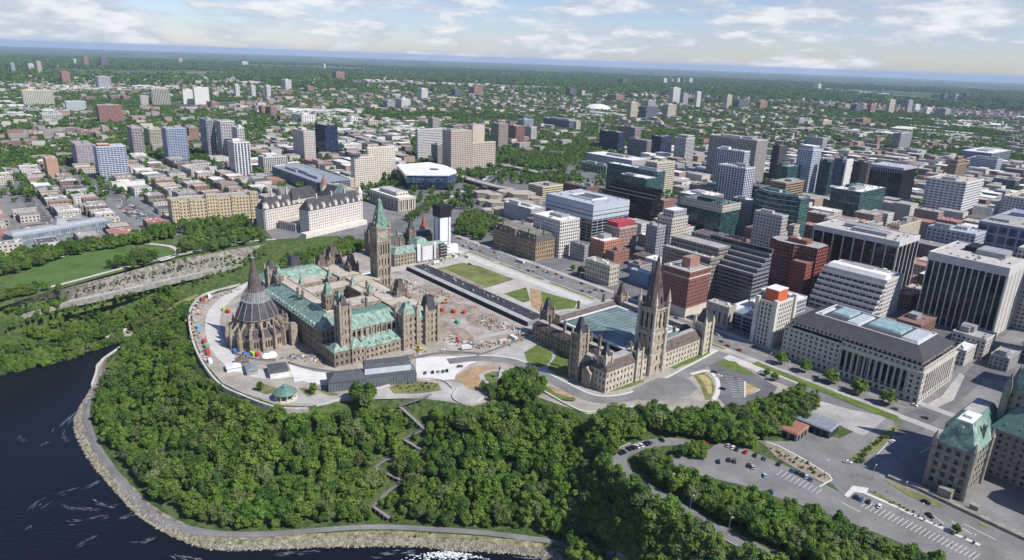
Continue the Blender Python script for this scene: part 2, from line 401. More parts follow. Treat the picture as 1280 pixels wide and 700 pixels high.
def ground_mat():
    m = bpy.data.materials.new('land'); m.use_nodes = True; t = m.node_tree; b = t.nodes['Principled BSDF']; b.inputs['Roughness'].default_value = 0.95; b.inputs['Specular IOR Level'].default_value = 0.1
    g = _n(t, 'ShaderNodeNewGeometry')
    def noise(s, d=5, stretch=None):
        n = _n(t, 'ShaderNodeTexNoise'); n.inputs['Scale'].default_value = s; n.inputs['Detail'].default_value = d; n.inputs['Roughness'].default_value = 0.6
        if stretch:
            mp = _n(t, 'ShaderNodeMapping'); mp.inputs['Scale'].default_value = stretch; t.links.new(g.outputs['Position'], mp.inputs[0]); t.links.new(mp.outputs[0], n.inputs['Vector'])
        else: t.links.new(g.outputs['Position'], n.inputs['Vector'])
        return n.outputs[0]
    def rng_(v, a, c, lo=0, hi=1):
        r = _n(t, 'ShaderNodeMapRange'); r.inputs[1].default_value = a; r.inputs[2].default_value = c; r.inputs[3].default_value = lo; r.inputs[4].default_value = hi
        t.links.new(v, r.inputs[0]); return r.outputs[0]
    def mix(f, a, c):
        x = _n(t, 'ShaderNodeMixRGB')
        t.links.new(f, x.inputs[0])
        for i, v in ((1, a), (2, c)):
            if isinstance(v, tuple): x.inputs[i].default_value = (*v, 1)
            else: t.links.new(v, x.inputs[i])
        return x.outputs[0]
    wood = mix(rng_(noise(0.02, 6), 0.35, 0.65), (0.018, 0.042, 0.014), (0.05, 0.085, 0.028))
    field = mix(rng_(noise(0.002, 3), 0.4, 0.6), (0.09, 0.13, 0.045), (0.19, 0.19, 0.10))
    c = mix(rng_(noise(0.0006, 5), 0.54, 0.62), wood, field)
    urb = mix(rng_(noise(0.05, 4), 0.45, 0.62), (0.05, 0.075, 0.03), (0.21, 0.20, 0.19))
    c = mix(rng_(noise(0.0011, 4), 0.50, 0.58), c, urb)
    soil = mix(rng_(noise(0.3, 5), 0.4, 0.6), (0.035, 0.07, 0.02), (0.09, 0.12, 0.04))
    ln = _n(t, 'ShaderNodeVectorMath', operation='LENGTH'); t.links.new(g.outputs['Position'], ln.inputs[0])
    c = mix(rng_(ln.outputs['Value'], 900, 1400), soil, c)
    t.links.new(c, b.inputs['Base Color'])
    return m
me.materials.append(ground_mat())
obj('ground', me, None, 'structure')

# ------------------------------------------------------------------ river
def water_mat():
    m = bpy.data.materials.new('river_water'); m.use_nodes = True; t = m.node_tree; b = t.nodes['Principled BSDF']
    b.inputs['Base Color'].default_value = (0.006, 0.008, 0.014, 1); b.inputs['Roughness'].default_value = 0.16; b.inputs['IOR'].default_value = 1.33; b.inputs['Specular IOR Level'].default_value = 0.2
    g = _n(t, 'ShaderNodeNewGeometry'); mp = _n(t, 'ShaderNodeMapping'); mp.inputs['Rotation'].default_value = (0, 0, R(35)); mp.inputs['Scale'].default_value = (0.16, 0.4, 1)
    t.links.new(g.outputs['Position'], mp.inputs[0])
    n = _n(t, 'ShaderNodeTexNoise'); n.inputs['Scale'].default_value = 1; n.inputs['Detail'].default_value = 6; n.inputs['Distortion'].default_value = 0.6; t.links.new(mp.outputs[0], n.inputs['Vector'])
    bp = _n(t, 'ShaderNodeBump'); bp.inputs['Strength'].default_value = 0.6; bp.inputs['Distance'].default_value = 0.6; t.links.new(n.outputs[0], bp.inputs['Height']); t.links.new(bp.outputs[0], b.inputs['Normal'])
    return m
wm_ = MB(); k = 0
tri_pts = [tuple(p) for p in WATER]
sheet('river', [(p[0], p[1]) for p in WATER], ZW, water_mat())
FOAM = mat('foam', (0.13, 0.15, 0.18), 0.7, 0.45, 0.6)
def foam_streak(px, w, seed):
    r_ = random.Random(seed); line = smooth_line([un(a, b, ZW)[:2] for a, b in px], 10); mb = MB(); n = len(line)
    for s in range(11):                         # a drawn-out skein of froth: many ragged threads
        i0 = r_.randint(0, n - 4); L = r_.randint(4, max(5, n // 2)); seg = line[i0:i0 + L]
        if len(seg) < 3: continue
        off = r_.gauss(0, w * 0.55); a, b = offset_line(seg, 2 * off + 0.001)
        c = []; d = []
        for i, p in enumerate(a):
            tt = i / (len(a) - 1); ww = (0.12 + 0.55 * r_.random()) * math.sin(math.pi * min(max(tt, 0.03), 0.97)) * w * 0.20
            q = np.asarray(seg[min(i + 1, len(seg) - 1)]) - np.asarray(seg[max(i - 1, 0)]); q = q / (np.hypot(*q) + 1e-9); nq = np.array([-q[1], q[0]])
            j = r_.gauss(0, w * 0.12)
            c.append(p + nq * (ww + j)); d.append(p + nq * (j - ww))
        vs = [(x[0], x[1], ZW + 0.03 + 0.004 * s) for x in c] + [(x[0], x[1], ZW + 0.03 + 0.004 * s) for x in d]; m_ = len(c)
        mb.add(vs, [(i, m_ + i, m_ + i + 1, i + 1) for i in range(m_ - 1)])
    mb.build('river_foam', FOAM, None, kind='stuff')
for i, (px, w) in enumerate([
    ([(106, 505), (90, 518), (78, 530), (72, 543), (76, 551), (87, 550)], 2.6), ([(62, 552), (48, 558)], 1.6), ([(40, 640), (55, 628), (80, 616), (108, 608), (125, 600)], 2.6),
    ([(78, 628), (92, 633), (108, 636), (125, 638)], 1.8), ([(80, 652), (95, 653), (115, 648), (137, 645)], 2.2), ([(158, 678), (180, 676), (196, 672)], 1.8),
    ([(215, 692), (228, 697), (250, 702)], 3.0), ([(88, 687), (105, 677), (122, 669)], 1.6), ([(115, 622), (126, 630), (145, 634)], 2.2), ([(145, 647), (158, 646), (168, 643)], 2.2),
    ([(30, 664), (42, 655)], 1.2), ([(20, 545), (33, 551)], 1.4), ([(455, 690), (490, 693), (520, 690)], 3), ([(640, 697), (680, 701), (700, 703)], 2), ([(330, 694), (370, 691), (400, 692)], 2),
    ([(105, 437), (120, 433), (148, 428)], 3.0), ([(93, 441), (110, 437)], 2)]):
    foam_streak(px, w, i)
def rapids():
    mb = MB(); r_ = random.Random(5)
    for i in range(330):
        x = r_.gauss(560, 20); y = 689 + abs(r_.gauss(0, 5)) + abs(x - 556) * 0.12
        p = un(x, y, ZW); s = r_.uniform(0.15, 0.7); a = r_.random() * 3
        mb.add([(p[0] + s * math.cos(a + k * 1.05) * (1.5 if k % 2 else 0.8), p[1] + s * math.sin(a + k * 1.05), ZW + 0.05 + r_.random() * 0.25) for k in range(6)], [(0, 1, 2, 3, 4, 5)])
    mb.build('outfall_white_water', mat('white_water', (0.55, 0.58, 0.62), 0.6, 0.2, 1.0), None, kind='stuff')
rapids()

# ------------------------------------------------------------------ shore: riprap, verge, path
STONE_G = mat('riprap_stone', (0.225, 0.205, 0.17), 0.9, 0.4, 0.5)
def riprap():
    mb = MB(); r_ = random.Random(3); line = SHORE[36:]
    pts = []
    for a, b in zip(line[:-1], line[1:]):
        L = np.hypot(*(b - a)); d = (b - a) / L; q = np.array([d[1], -d[0]]) * -1
        for _ in range(int(L * 9)):
            u = r_.random(); w = r_.uniform(-0.8, 4.8) * r_.uniform(.6, 1.15); p = a + (b - a) * u + q * w
            pts.append((p[0], p[1], r_.choice((.3, .4, .5, .6, .9))))
    zs = terrain([(p[0], p[1]) for p in pts])
    base = [(1, 0, 0), (-1, 0.1, 0), (0, 1, 0.1), (0.1, -1, 0), (0, 0, 1), (0, 0, -1)]
    fc = [(0, 2, 4), (2, 1, 4), (1, 3, 4), (3, 0, 4)]
    for (x, y, s), z in zip(pts, zs):
        a = r_.random() * 6.28; c, sn = math.cos(a), math.sin(a); k = [r_.uniform(0.7, 1.3) for _ in range(3)]
        mb.add([(x + s * (c * v[0] * k[0] - sn * v[1] * k[1]), y + s * (sn * v[0] * k[0] + c * v[1] * k[1]), z + s * 0.8 * v[2] * k[2] + 0.1) for v in base], fc)
    _rb = offset_line(line, 7.6)[0]; ribbon('rocky_bank', _rb, 7.4, lambda P: terrain(P) + 0.16, mat('tan_gravel', (0.165, 0.15, 0.115), 0.95, 0.4, 0.3, fine=(1.3, 0.35)), cross=4)
    mb.build('riprap_stones', STONE_G, None, kind='stuff')
riprap()
ASPH = mat('asphalt', (0.115, 0.115, 0.122), 0.9, 0.17, 0.05, fine=(1.1, 0.14))
ASPH_L = mat('worn_asphalt', (0.168, 0.166, 0.166), 0.9, 0.15, 0.045, fine=(1.0, 0.12))
CONC = mat('concrete_paving', (0.33, 0.32, 0.305), 0.9, 0.12, 0.06, fine=(0.8, 0.12))
CONC_W = mat('pale_concrete', (0.46, 0.45, 0.43), 0.9, 0.08, 0.12)
GRAVEL = mat('dusty_gravel', (0.29, 0.265, 0.235), 0.95, 0.16, 0.06, fine=(0.7, 0.12))
DIRT = mat('bare_soil', (0.31, 0.215, 0.125), 0.95, 0.14, 0.15, fine=(0.9, 0.1))
DIRT_D = mat('trodden_earth', (0.235, 0.195, 0.155), 0.95, 0.18, 0.08, fine=(0.8, 0.12))
GRASS = mat('lawn', (0.092, 0.130, 0.028), 0.95, 0.2, 0.12, fine=(1.4, 0.16))
GRASS_D = mat('dry_lawn', (0.140, 0.145, 0.052), 0.95, 0.25, 0.06, fine=(0.9, 0.15))
GRASS_P = mat('park_lawn', (0.068, 0.125, 0.028), 0.95, 0.16, 0.05, fine=(0.6, 0.12))
WHITE_L = mat('road_paint', (0.72, 0.72, 0.70), 0.8, 0.05)
KERB = mat('kerb_stone', (0.52, 0.51, 0.49), 0.9, 0.06)
tz = lambda dz: (lambda P: terrain(P) + dz)
path_px = [(163, 425), (140, 455), (124, 478), (112, 500), (108, 520), (116, 548), (130, 572), (150, 600), (170, 625), (192, 646), (225, 660), (270, 667), (330, 668), (400, 663), (470, 659), (540, 662), (600, 666), (650, 672), (700, 680), (745, 695), (790, 715)]
PATH = smooth_line([hit(a, b)[:2] for a, b in path_px], 5)
ribbon('riverside_path', PATH, 4.2, tz(0.30), ASPH_L, cross=2)
_v, _ = offset_line(PATH, -9.0)
ribbon('path_verge', _v[24:], 2.6, tz(0.26), mat('rough_verge', (0.17, 0.165, 0.09), 0.95, 0.4, 0.25, fine=(1.2, 0.25)), cross=2)
# foot of the lock flight: quay and lock walls by the canal mouth
qb = MB()
for px, w, zt in ([[(133, 421), (150, 413), (176, 404)], 2.2, -41.0], [[(152, 432), (166, 424), (178, 416)], 3.0, -40.5], [[(121, 458), (130, 447), (152, 432)], 2.0, -41.5], [[(150, 413), (166, 424)], 3.0, -42.0],
                  [[(115, 480), (120, 466), (122, 455)], 1.6, -41.8]):
    wall_line([un(a, b, zt)[:2] for a, b in px], w, ZW - 3, zt, qb)
tag(qb.build('quay_wall', CONC_W), 'pale concrete quay walls around the canal mouth at the river', 'quay')
gh = thing('lock_gate', 'low pale concrete gate block across the canal mouth', 'lock gate', (*un(165, 420, -41)[:2], -45), GRID)
g_ = MB(); g_.box(-5, -3.5, 0, 5, 3.5, 5.2); g_.build('pier', CONC_W, gh)
g_ = MB(); g_.box(-6, -1, 5.2, 6, 1, 6.0); g_.box(-6, 1.6, 5.2, 6, 1.8, 6.3); g_.build('walkway', CONC, gh)

# ================================================================== ground surfaces on the hill and in town
gsheet('town_pavement', [(150, -760), (1500, -760), (1500, 420), (600, 520), (120, 420), (60, 200), (135, 150)], 0.02, mat('street_asphalt', (0.13, 0.13, 0.135), 0.9, 0.16, 0.05, fine=(0.5, 0.12)))
psheet('market_pavement', [(-60, 330), (150, 305), (330, 300), (460, 292), (520, 262), (420, 215), (300, 190), (60, 200), (-80, 240)], 0.05, mat('market_asphalt', (0.17, 0.168, 0.17), 0.9, 0.14, 0.05, fine=(0.4, 0.12)))
hill_px = [(470, 306), (400, 332), (345, 349), (300, 359), (262, 369), (249, 378), (241, 390), (240, 405), (246, 432), (259, 457), (278, 479), (303, 491), (345, 506),
           (385, 508), (430, 500), (470, 494), (520, 497), (560, 502), (590, 508), (612, 502), (640, 495), (668, 495), (700, 506), (735, 518), (765, 516), (800, 512), (860, 520), (920, 520), (980, 500), (1010, 462)]
HILL_G = [un(a, b)[:2] for a, b in hill_px] + [W(157, -330)[:2], W(157, 160)[:2]]
sheet('hill_ground', HILL_G, 0.04, GRAVEL)
gsheet('hill_forecourt', [(-14, -132), (157, -150), (157, 100), (40, 80), (-14, 60)], 0.07, mat('pale_gravel', (0.37, 0.35, 0.325), 0.95, 0.1, 0.05, fine=(0.6, 0.08)))
for _i, (_x, _y, _r) in enumerate(((0, -90, 13), (22, -60, 18), (40, -105, 14), (12, -20, 14), (44, -20, 12), (30, 20, 12), (46, -70, 10), (6, -118, 9))):
    _pp = [(_x + _r * random.uniform(.55, 1.2) * math.cos(t * .52), _y + 1.6 * _r * random.uniform(.55, 1.2) * math.sin(t * .52)) for t in range(12)]
    gsheet('torn_earth', [(min(57, a), b) for a, b in _pp], 0.13, mat('torn_earth', (.235, .195, .155), .95, .25, .12, fine=(.8, .2)))
gsheet('construction_yard', [(-16, -125), (58, -134), (58, 56), (-6, 56)], 0.10, mat('churned_ground', (0.29, 0.262, 0.235), 0.95, 0.2, 0.07, fine=(0.5, 0.15)))
terr = smooth_line([un(a, b)[:2] for a, b in [(318, 352), (296, 364), (276, 380), (266, 398), (268, 420), (278, 441), (300, 459), (335, 469), (375, 466)]], 6)
ribbon('terrace_road', terr, 11, 0.09, CONC_W)
psheet('white_tarpaulin', [(360, 455), (374, 459), (392, 464), (408, 466), (420, 467), (410, 475), (408, 482), (392, 480), (378, 476), (368, 478), (366, 468)], 0.12, mat('white_membrane', (0.56, 0.555, 0.55), 0.8, 0.06, 0.1))
psheet('white_tarpaulin', [(520, 448), (540, 446), (568, 445), (590, 448), (596, 452), (586, 456), (570, 468), (568, 474), (550, 475), (520, 474)], 0.12, MATS['white_membrane'])
psheet('terrace_walk', [(315, 488), (350, 494), (395, 492), (430, 497), (460, 480), (520, 480), (560, 477), (585, 480), (605, 497), (590, 505), (560, 498), (500, 498), (440, 500), (395, 505), (345, 503), (310, 492)], 0.10, CONC)
for px in ([(314, 486), (330, 480), (345, 484), (352, 489), (332, 493)], [(373, 484), (385, 486), (396, 493), (384, 496)], [(396, 485), (412, 489), (424, 493), (413, 495), (402, 490)],
           [(486, 484), (500, 479), (525, 477), (548, 479), (552, 488), (520, 492), (492, 492)]):
    psheet('terrace_lawn', px, 0.14, GRASS_D)
psheet('bare_garden_bed', [(569, 471), (588, 459), (608, 457), (628, 461), (640, 470), (632, 484), (600, 488), (585, 486)], 0.14, DIRT)
psheet('monument_walk', [(598, 468), (612, 462), (630, 461), (632, 478), (616, 482), (602, 477)], 0.17, CONC)
psheet('monument_lawn', [(605, 468), (616, 464), (630, 465), (630, 477), (616, 479), (607, 475)], 0.20, GRASS)
# west of the forecourt
psheet('west_court', [(596, 452), (640, 432), (672, 420), (692, 428), (706, 450), (718, 478), (700, 470), (668, 462), (620, 452)], 0.13, CONC)
wroad = smooth_line([un(a, b)[:2] for a, b in [(560, 452), (600, 448), (640, 452), (668, 464), (700, 480), (728, 494), (755, 500), (790, 496), (832, 480), (866, 462), (905, 441)]], 6)
ribbon('hill_road', wroad, 9.5, 0.17, ASPH_L)
ribbon('hill_road_kerb', offset_line(wroad, 10.6)[0], 1.6, 0.22, KERB)
for px in ([(655, 441), (672, 430), (688, 434), (691, 446), (684, 457), (672, 460), (660, 454)], [(684, 461), (694, 446), (697, 432), (712, 436), (716, 460), (714, 473), (700, 470)],
           [(678, 419), (690, 416), (706, 422), (709, 432), (694, 431)]):
    psheet('court_lawn', px, 0.19, GRASS)
psheet('side_lawn', [(751, 489), (770, 485), (800, 474), (806, 476), (786, 484), (756, 491)], 0.21, GRASS)
psheet('side_lawn', [(838, 459), (862, 448), (884, 438), (888, 441), (866, 452), (844, 461)], 0.21, GRASS)
psheet('roof_garden', [(664, 477), (680, 482), (700, 490), (720, 498), (718, 501), (700, 499), (680, 490)], 0.9, GRASS)
psheet('planting_bed', [(680, 480), (700, 487), (718, 495), (714, 497), (694, 491)], 0.96, DIRT)
# west parking court
psheet('parking_court', [(884, 455), (905, 448), (935, 462), (972, 484), (958, 506), (930, 512), (908, 508), (896, 495), (898, 478)], 0.13, ASPH)
psheet('tower_forecourt', [(790, 487), (822, 472), (862, 474), (872, 486), (862, 494), (832, 500), (800, 500)], 0.21, ASPH_L)
ribbon('court_kerb', smooth_line([un(a, b)[:2] for a, b in [(864, 468), (884, 464), (896, 474), (897, 490), (892, 500)]], 5), 3.2, 0.24, KERB)
psheet('dry_bed', [(866, 467), (880, 465), (891, 474), (893, 488), (889, 500), (882, 500), (876, 482)], 0.19, GRASS_D)
psheet('dry_bed', [(870, 469), (882, 468), (889, 477), (890, 492), (885, 492), (880, 478)], 0.23, mat('straw_mulch', (0.33, 0.26, 0.13), 0.95, 0.2, 0.3))
psheet('green_verge', [(896, 455), (905, 450), (920, 452), (928, 460), (944, 468), (938, 469), (918, 464)], 0.19, GRASS)
psheet('mulch_island', [(931, 478), (949, 486), (932, 495)], 0.19, MATS['straw_mulch'])
ribbon('island_kerb', [un(a, b)[:2] for a, b in [(931, 477), (931, 497), (950, 487)]], 1.2, 0.22, KERB)
lt = thing('bay_lines', 'faded white bay lines painted in the upper parking court', 'road marking')
mb = MB()
for i in range(9):
    a = un(906 + i * 1.2, 470 + i * 3.2); b = un(916 + i * 1.2, 471 + i * 3.2); mb.beam((a[0], a[1], 0.17), (b[0], b[1], 0.17), 0.25, 0.01)
    a = un(921 + i * 0.6, 473 + i * 2.8); b = un(929, 474 + i * 2.6); mb.beam((a[0], a[1], 0.17), (b[0], b[1], 0.17), 0.25, 0.01)
mb.build('painted_lines', WHITE_L, lt, kind='stuff')
# front lawns
def gl(name, px, m, z): psheet(name, px, z, m)
gl('front_lawn', [(540, 337), (578, 328), (600, 333), (643, 349), (607, 360), (572, 349)], GRASS_D, 0.15)
gl('front_lawn', [(560, 336), (581, 330), (602, 335), (640, 349), (612, 357), (585, 348)], mat('patchy_lawn', (0.135, 0.148, 0.048), 0.95, 0.25, 0.05, fine=(0.5, 0.15)), 0.18)
gl('trodden_lawn', [(540, 338), (559, 337), (584, 349), (608, 358), (605, 361), (570, 350)], DIRT_D, 0.18)
gl('front_lawn', [(630, 367), (658, 359), (663, 376), (654, 378)], GRASS, 0.15)
gl('front_lawn', [(676, 364), (722, 377), (718, 385), (694, 388), (678, 381)], GRASS, 0.15)
gl('trodden_lawn', [(662, 360), (676, 363), (678, 381), (690, 388), (676, 391), (664, 382)], DIRT, 0.15)
# Wellington Street and its verges
gsheet('main_street', [(161, -560), (184, -560), (184, 190), (161, 190)], 0.06, ASPH_L)
gsheet('street_pavement', [(184.2, -560), (191, -560), (191, 190), (184.2, 190)], 0.14, CONC)
gsheet('street_pavement', [(154, -420), (160.8, -420), (160.8, 120), (154, 120)], 0.14, CONC)
mb = MB()
for i in range(-54, 18):
    a = W(172.5, i * 10, 0.09); b = W(172.5, i * 10 + 4, 0.09); mb.beam(a, b, 0.3, 0.01)
mk = thing('street_markings', 'dashed white lane line along the broad main street', 'road marking'); mb.build('painted_lines', WHITE_L, mk, kind='stuff')
for y0, y1 in ((-120, -60), (-50, 20), (30, 78), (-200, -135), (-262, -215)):
    gsheet('street_verge', [(155.5, y0), (159, y0), (159, y1), (155.5, y1)], 0.17, GRASS_D)
gsheet('west_verge', [(147, -400), (156, -392), (157, -290), (150, -290)], 0.2, GRASS)
gsheet('upper_drive', [(141, -330), (150.5, -330), (150.5, 84), (139, 84)], 0.11, CONC_W)
gsheet('west_drive', [(133, -440), (146, -440), (147, -300), (138, -300)], 0.12, ASPH_L)
# cross streets in the town
for x in (262, 340, 420, 520, 620, 740):
    gsheet('cross_street', [(x, -740), (x + 11, -740), (x + 11, 60), (x, 60)], 0.05, ASPH)
for y in (-500, -395, -272, -158, -40, 60):
    gsheet('cross_street', [(191, y - 7), (760, y - 7), (760, y + 7), (191, y + 7)], 0.08, ASPH_L)
# lower road, parking lots, forecourt on the right
low_road = smooth_line([un(a, b)[:2] for a, b in [(872, 556), (840, 552), (806, 556), (778, 568), (776, 582), (796, 602), (836, 626), (884, 655), (940, 684), (1010, 722)]], 6)
ribbon('lower_road', low_road, 8.5, 0.06, ASPH_L)
kb = MB(); wall_line(offset_line(low_road, 10.0)[1][14:], 0.5, -0.3, 0.7, kb); tag(kb.build('road_parapet', CONC), 'low pale parapet along the winding lower road', 'parapet')
psheet('lower_parking', [(815, 573), (838, 568), (876, 571), (893, 556), (905, 552), (935, 562), (985, 583), (1032, 606), (1060, 620), (1150, 660), (1240, 700), (1215, 715), (1100, 668), (1030, 640), (980, 625), (930, 607), (875, 594)], 0.05, ASPH_L)
psheet('forecourt', [(945, 550), (985, 552), (1010, 540), (1050, 548), (1090, 528), (1112, 510), (1150, 510), (1215, 470), (1262, 478), (1300, 560), (1310, 720), (1240, 705), (1130, 655), (1050, 615), (1040, 605), (1000, 580)], 0.09, ASPH_L)
psheet('approach_road', [(1000, 512), (1022, 500), (1062, 512), (1110, 521), (1080, 545), (1056, 535), (1030, 520)], 0.12, CONC)
psheet('side_street', [(1117, 520), (1160, 508), (1235, 440), (1262, 448), (1190, 510), (1150, 540), (1120, 545)], 0.13, ASPH)
psheet('footway', [(1158, 506), (1178, 494), (1200, 466), (1206, 470), (1192, 500), (1166, 512)], 0.2, CONC)
psheet('green_verge', [(1062, 573), (1098, 546), (1120, 530), (1124, 536), (1100, 560), (1068, 580)], 0.2, GRASS_D)
psheet('soil_bank', [(955, 555), (968, 555), (1000, 572), (1030, 590), (1040, 601), (1030, 604), (1002, 590), (970, 571)], 0.2, DIRT_D)
ribbon('kerb_strip', [un(a, b)[:2] for a, b in [(958, 553), (972, 557), (1004, 574), (1036, 594), (1040, 600), (1024, 609)]], 1.0, 0.32, KERB)
for px in ([(1086, 612), (1100, 618), (1136, 637), (1132, 640), (1100, 625)], [(1104, 599), (1130, 609), (1160, 622), (1182, 633), (1172, 634), (1136, 620)], [(1222, 651), (1236, 657), (1236, 660), (1224, 655)]):
    psheet('planted_strip', px, 0.24, GRASS_D)
psheet('pale_apron', [(1055, 619), (1066, 607), (1086, 610), (1083, 617), (1068, 615), (1060, 622)], 0.26, KERB)
ribbon('island_walk', [un(a, b)[:2] for a, b in [(1070, 612), (1105, 627), (1150, 648), (1200, 671), (1225, 682)]], 2.2, 0.3, KERB)
lt = thing('bay_lines', 'white parking bay lines painted along the lower lot by the wood', 'road marking'); mb = MB()
for i in range(26):
    x, y = 1085 + i * 5.6, 627 + i * 2.62; a = un(x, y); b = un(x - 9, y + 7); mb.beam((a[0], a[1], 0.14), (b[0], b[1], 0.14), 0.2, 0.01)
for i in range(10):
    x, y = 978 + i * 5.5, 588 + i * 2.6; a = un(x, y); b = un(x - 7, y + 6); mb.beam((a[0], a[1], 0.1), (b[0], b[1], 0.1), 0.18, 0.01)
mb.build('painted_lines', WHITE_L, lt, kind='stuff')
lt = thing('lane_arrows', 'long white lane lines where the right hand street meets the forecourt', 'road marking'); mb = MB()
for a, b in (((1092, 573), (1118, 545)), ((1150, 566), (1166, 558)), ((1052, 628), (1075, 640)), ((1205, 655), (1245, 675)), ((1160, 640), (1180, 655)), ((1190, 652), (1215, 668)), ((1118, 518), (1160, 536))):
    a = un(*a); b = un(*b); mb.beam((a[0], a[1], 0.15), (b[0], b[1], 0.15), 0.3, 0.01)
mb.build('painted_lines', WHITE_L, lt, kind='stuff')
# left: the park on the other side of the locks
park_px = [(-40, 400), (0, 384), (60, 365), (120, 348), (215, 322), (300, 306), (345, 303), (330, 285), (280, 278), (215, 296), (150, 300), (60, 322), (-40, 338)]
psheet('park_ground', park_px, 0.09, mat('park_ground', (0.07, 0.105, 0.032), 0.95, 0.25, 0.05, fine=(0.4, 0.2)))
psheet('park_lawn', [(2, 352), (20, 343), (60, 328), (100, 316), (128, 314), (150, 306), (190, 306), (216, 310), (214, 320), (180, 330), (120, 345), (70, 357), (20, 363)], 0.12, GRASS_P)
psheet('park_lawn', [(270, 300), (285, 292), (310, 293), (318, 300), (296, 306)], 0.12, GRASS_P)
for px, w in (([(-10, 372), (30, 366), (90, 352), (150, 336), (210, 321), (240, 315), (300, 303), (345, 299)], 4.5), ([(-5, 344), (20, 337), (60, 326), (110, 312), (140, 309)], 3.5), ([(178, 304), (200, 306), (216, 309), (222, 315), (214, 322), (200, 326)], 5),
              ([(238, 305), (250, 299), (262, 297)], 3)):
    ribbon('park_path', smooth_line([un(a, b)[:2] for a, b in px], 5), w, 0.16, CONC_W)
# rubble slope, lower path and wall above the lock flight
def strip(name, A, za, Bp, zb, m, n=6):
    a = smooth_line([un(x, y, za) for x, y in A], n); b = smooth_line([un(x, y, zb) for x, y in Bp], n); rows = 5; vs = []; N = len(a)
    for k in range(rows + 1):
        f = k / rows
        for i in range(N):
            p = a[i] * (1 - f) + b[i] * f; j = (random.random() - .5) * (1.6 if 0 < k < rows and m.name == 'shale_rock' else 0); vs.append((p[0], p[1], p[2] + j))
    me = bpy.data.meshes.new(name); me.from_pydata([tuple(map(float, v)) for v in vs], [], [(k * N + i, (k + 1) * N + i, (k + 1) * N + i + 1, k * N + i + 1) for k in range(rows) for i in range(N - 1)]); me.update(); me.materials.append(m)
    return obj(name, me, None, 'structure')
RK0 = [(-30, 391), (20, 377), (70, 363), (120, 350), (170, 337), (220, 325), (290, 312), (345, 303)]
RK1 = [(-30, 403), (20, 391), (70, 378), (120, 368), (170, 357), (220, 346), (290, 331), (345, 318)]
RK2 = [(-30, 407), (20, 395), (70, 382), (120, 371.5), (170, 360), (220, 348.6), (290, 333), (345, 319.5)]
strip('rubble_slope', RK0, 0.05, RK1, -13, mat('shale_rock', (0.165, 0.150, 0.130), 0.95, 0.4, 0.25, fine=(1.0, 0.35)))
strip('lock_path', RK1, -12.9, RK2, -13.1, CONC)
q = MB(); wall_line(smooth_line([un(x, y, -13)[:2] for x, y in RK2], 6), .8, -17.5, -12.6, q); tag(q.build('lock_wall', mat('old_grey_wall', (.24, .23, .21), .95, .25, .3, fine=(1, .25))), 'long grey retaining wall below the park path', 'wall')
RK3 = [(-30, 424), (20, 411), (70, 398), (120, 386), (170, 373), (220, 359), (290, 340), (345, 325)]
strip('bank_meadow', RK2, -14.5, RK3, -25, mat('bank_grass', (.085, .12, .035), .95, .3, .1, fine=(.7, .3)))
def hsheet(name, px, dz, m):
    P = [hit(a, b) for a, b in px]; me = bpy.data.meshes.new(name); tri = tessellate_polygon([[Vector((p[0], p[1], 0)) for p in P]]); me.from_pydata([(float(p[0]), float(p[1]), float(p[2]) + dz) for p in P], [], [tuple(t) for t in tri]); me.update(); me.materials.append(m); return obj(name, me, None, 'structure')
hsheet('lock_lawn', [(150, 412), (172, 399), (200, 387), (228, 376), (246, 368), (250, 372), (234, 384), (205, 397), (180, 410), (165, 418)], .8, mat('olive_lawn', (.165, .15, .065), .95, .25, .08, fine=(.6, .2)))

# ================================================================== building kit
STONE = mat('buff_sandstone', (0.275, 0.232, 0.182), 0.9, 0.22, 0.35, fine=(1.6, 0.25))
STONE_D = mat('weathered_sandstone', (0.188, 0.158, 0.126), 0.9, 0.26, 0.35, fine=(1.6, 0.25))
STONE_L = mat('cleaned_sandstone', (0.43, 0.385, 0.31), 0.9, 0.18, 0.35, fine=(1.8, 0.2))
LIME = mat('cream_limestone', (0.55, 0.49, 0.42), 0.9, 0.08, 0.15, fine=(1.0, 0.08))
LIME_G = mat('grey_limestone', (0.40, 0.375, 0.345), 0.9, 0.08, 0.15, fine=(1.0, 0.08))
COPPER = mat('green_copper', (0.172, 0.255, 0.215), 0.65, 0.32, 0.35, spec=0.3, fine=(0.9, 0.12), bump=0.1)
COPPER_D = mat('dark_copper', (0.10, 0.19, 0.16), 0.6, 0.14, 0.2, fine=(0.9, 0.12))
SLATE = mat('dark_slate', (0.055, 0.053, 0.062), 0.6, 0.2, 0.3, fine=(1.5, 0.15))
SLATE_P = mat('purple_slate', (0.098, 0.074, 0.070), 0.65, 0.2, 0.3, fine=(1.5, 0.15))
FLAT_B = mat('beige_roofing', (0.40, 0.36, 0.30), 0.95, 0.1, 0.1, fine=(0.6, 0.1))
FLAT_G = mat('grey_roofing', (0.30, 0.295, 0.285), 0.95, 0.12, 0.1, fine=(0.5, 0.12))
FLAT_W = mat('white_roofing', (0.62, 0.62, 0.62), 0.9, 0.08, 0.08, fine=(0.5, 0.08))
FLAT_D = mat('dark_roofing', (0.09, 0.09, 0.10), 0.9, 0.15, 0.1)
WIN_OLD = glass_mat('old_windows', (0.018, 0.018, 0.022), (0.16, 0.15, 0.13), 0.12, 0.15)
WIN = glass_mat('office_glass', (0.016, 0.02, 0.028), (0.13, 0.14, 0.15), 0.2)
METAL_W = mat('white_metal', (0.62, 0.62, 0.61), 0.5, 0.05)
METAL_G = mat('grey_metal', (0.28, 0.285, 0.29), 0.5, 0.1)
WRAP = mat('white_sheeting', (0.72, 0.73, 0.76), 0.7, 0.06, 0.15)
BLACK = mat('black_sheet_and_shade', (0.012, 0.012, 0.016), 0.6, 0.2)  # real black sheeting; on openings it stands in for the shade inside

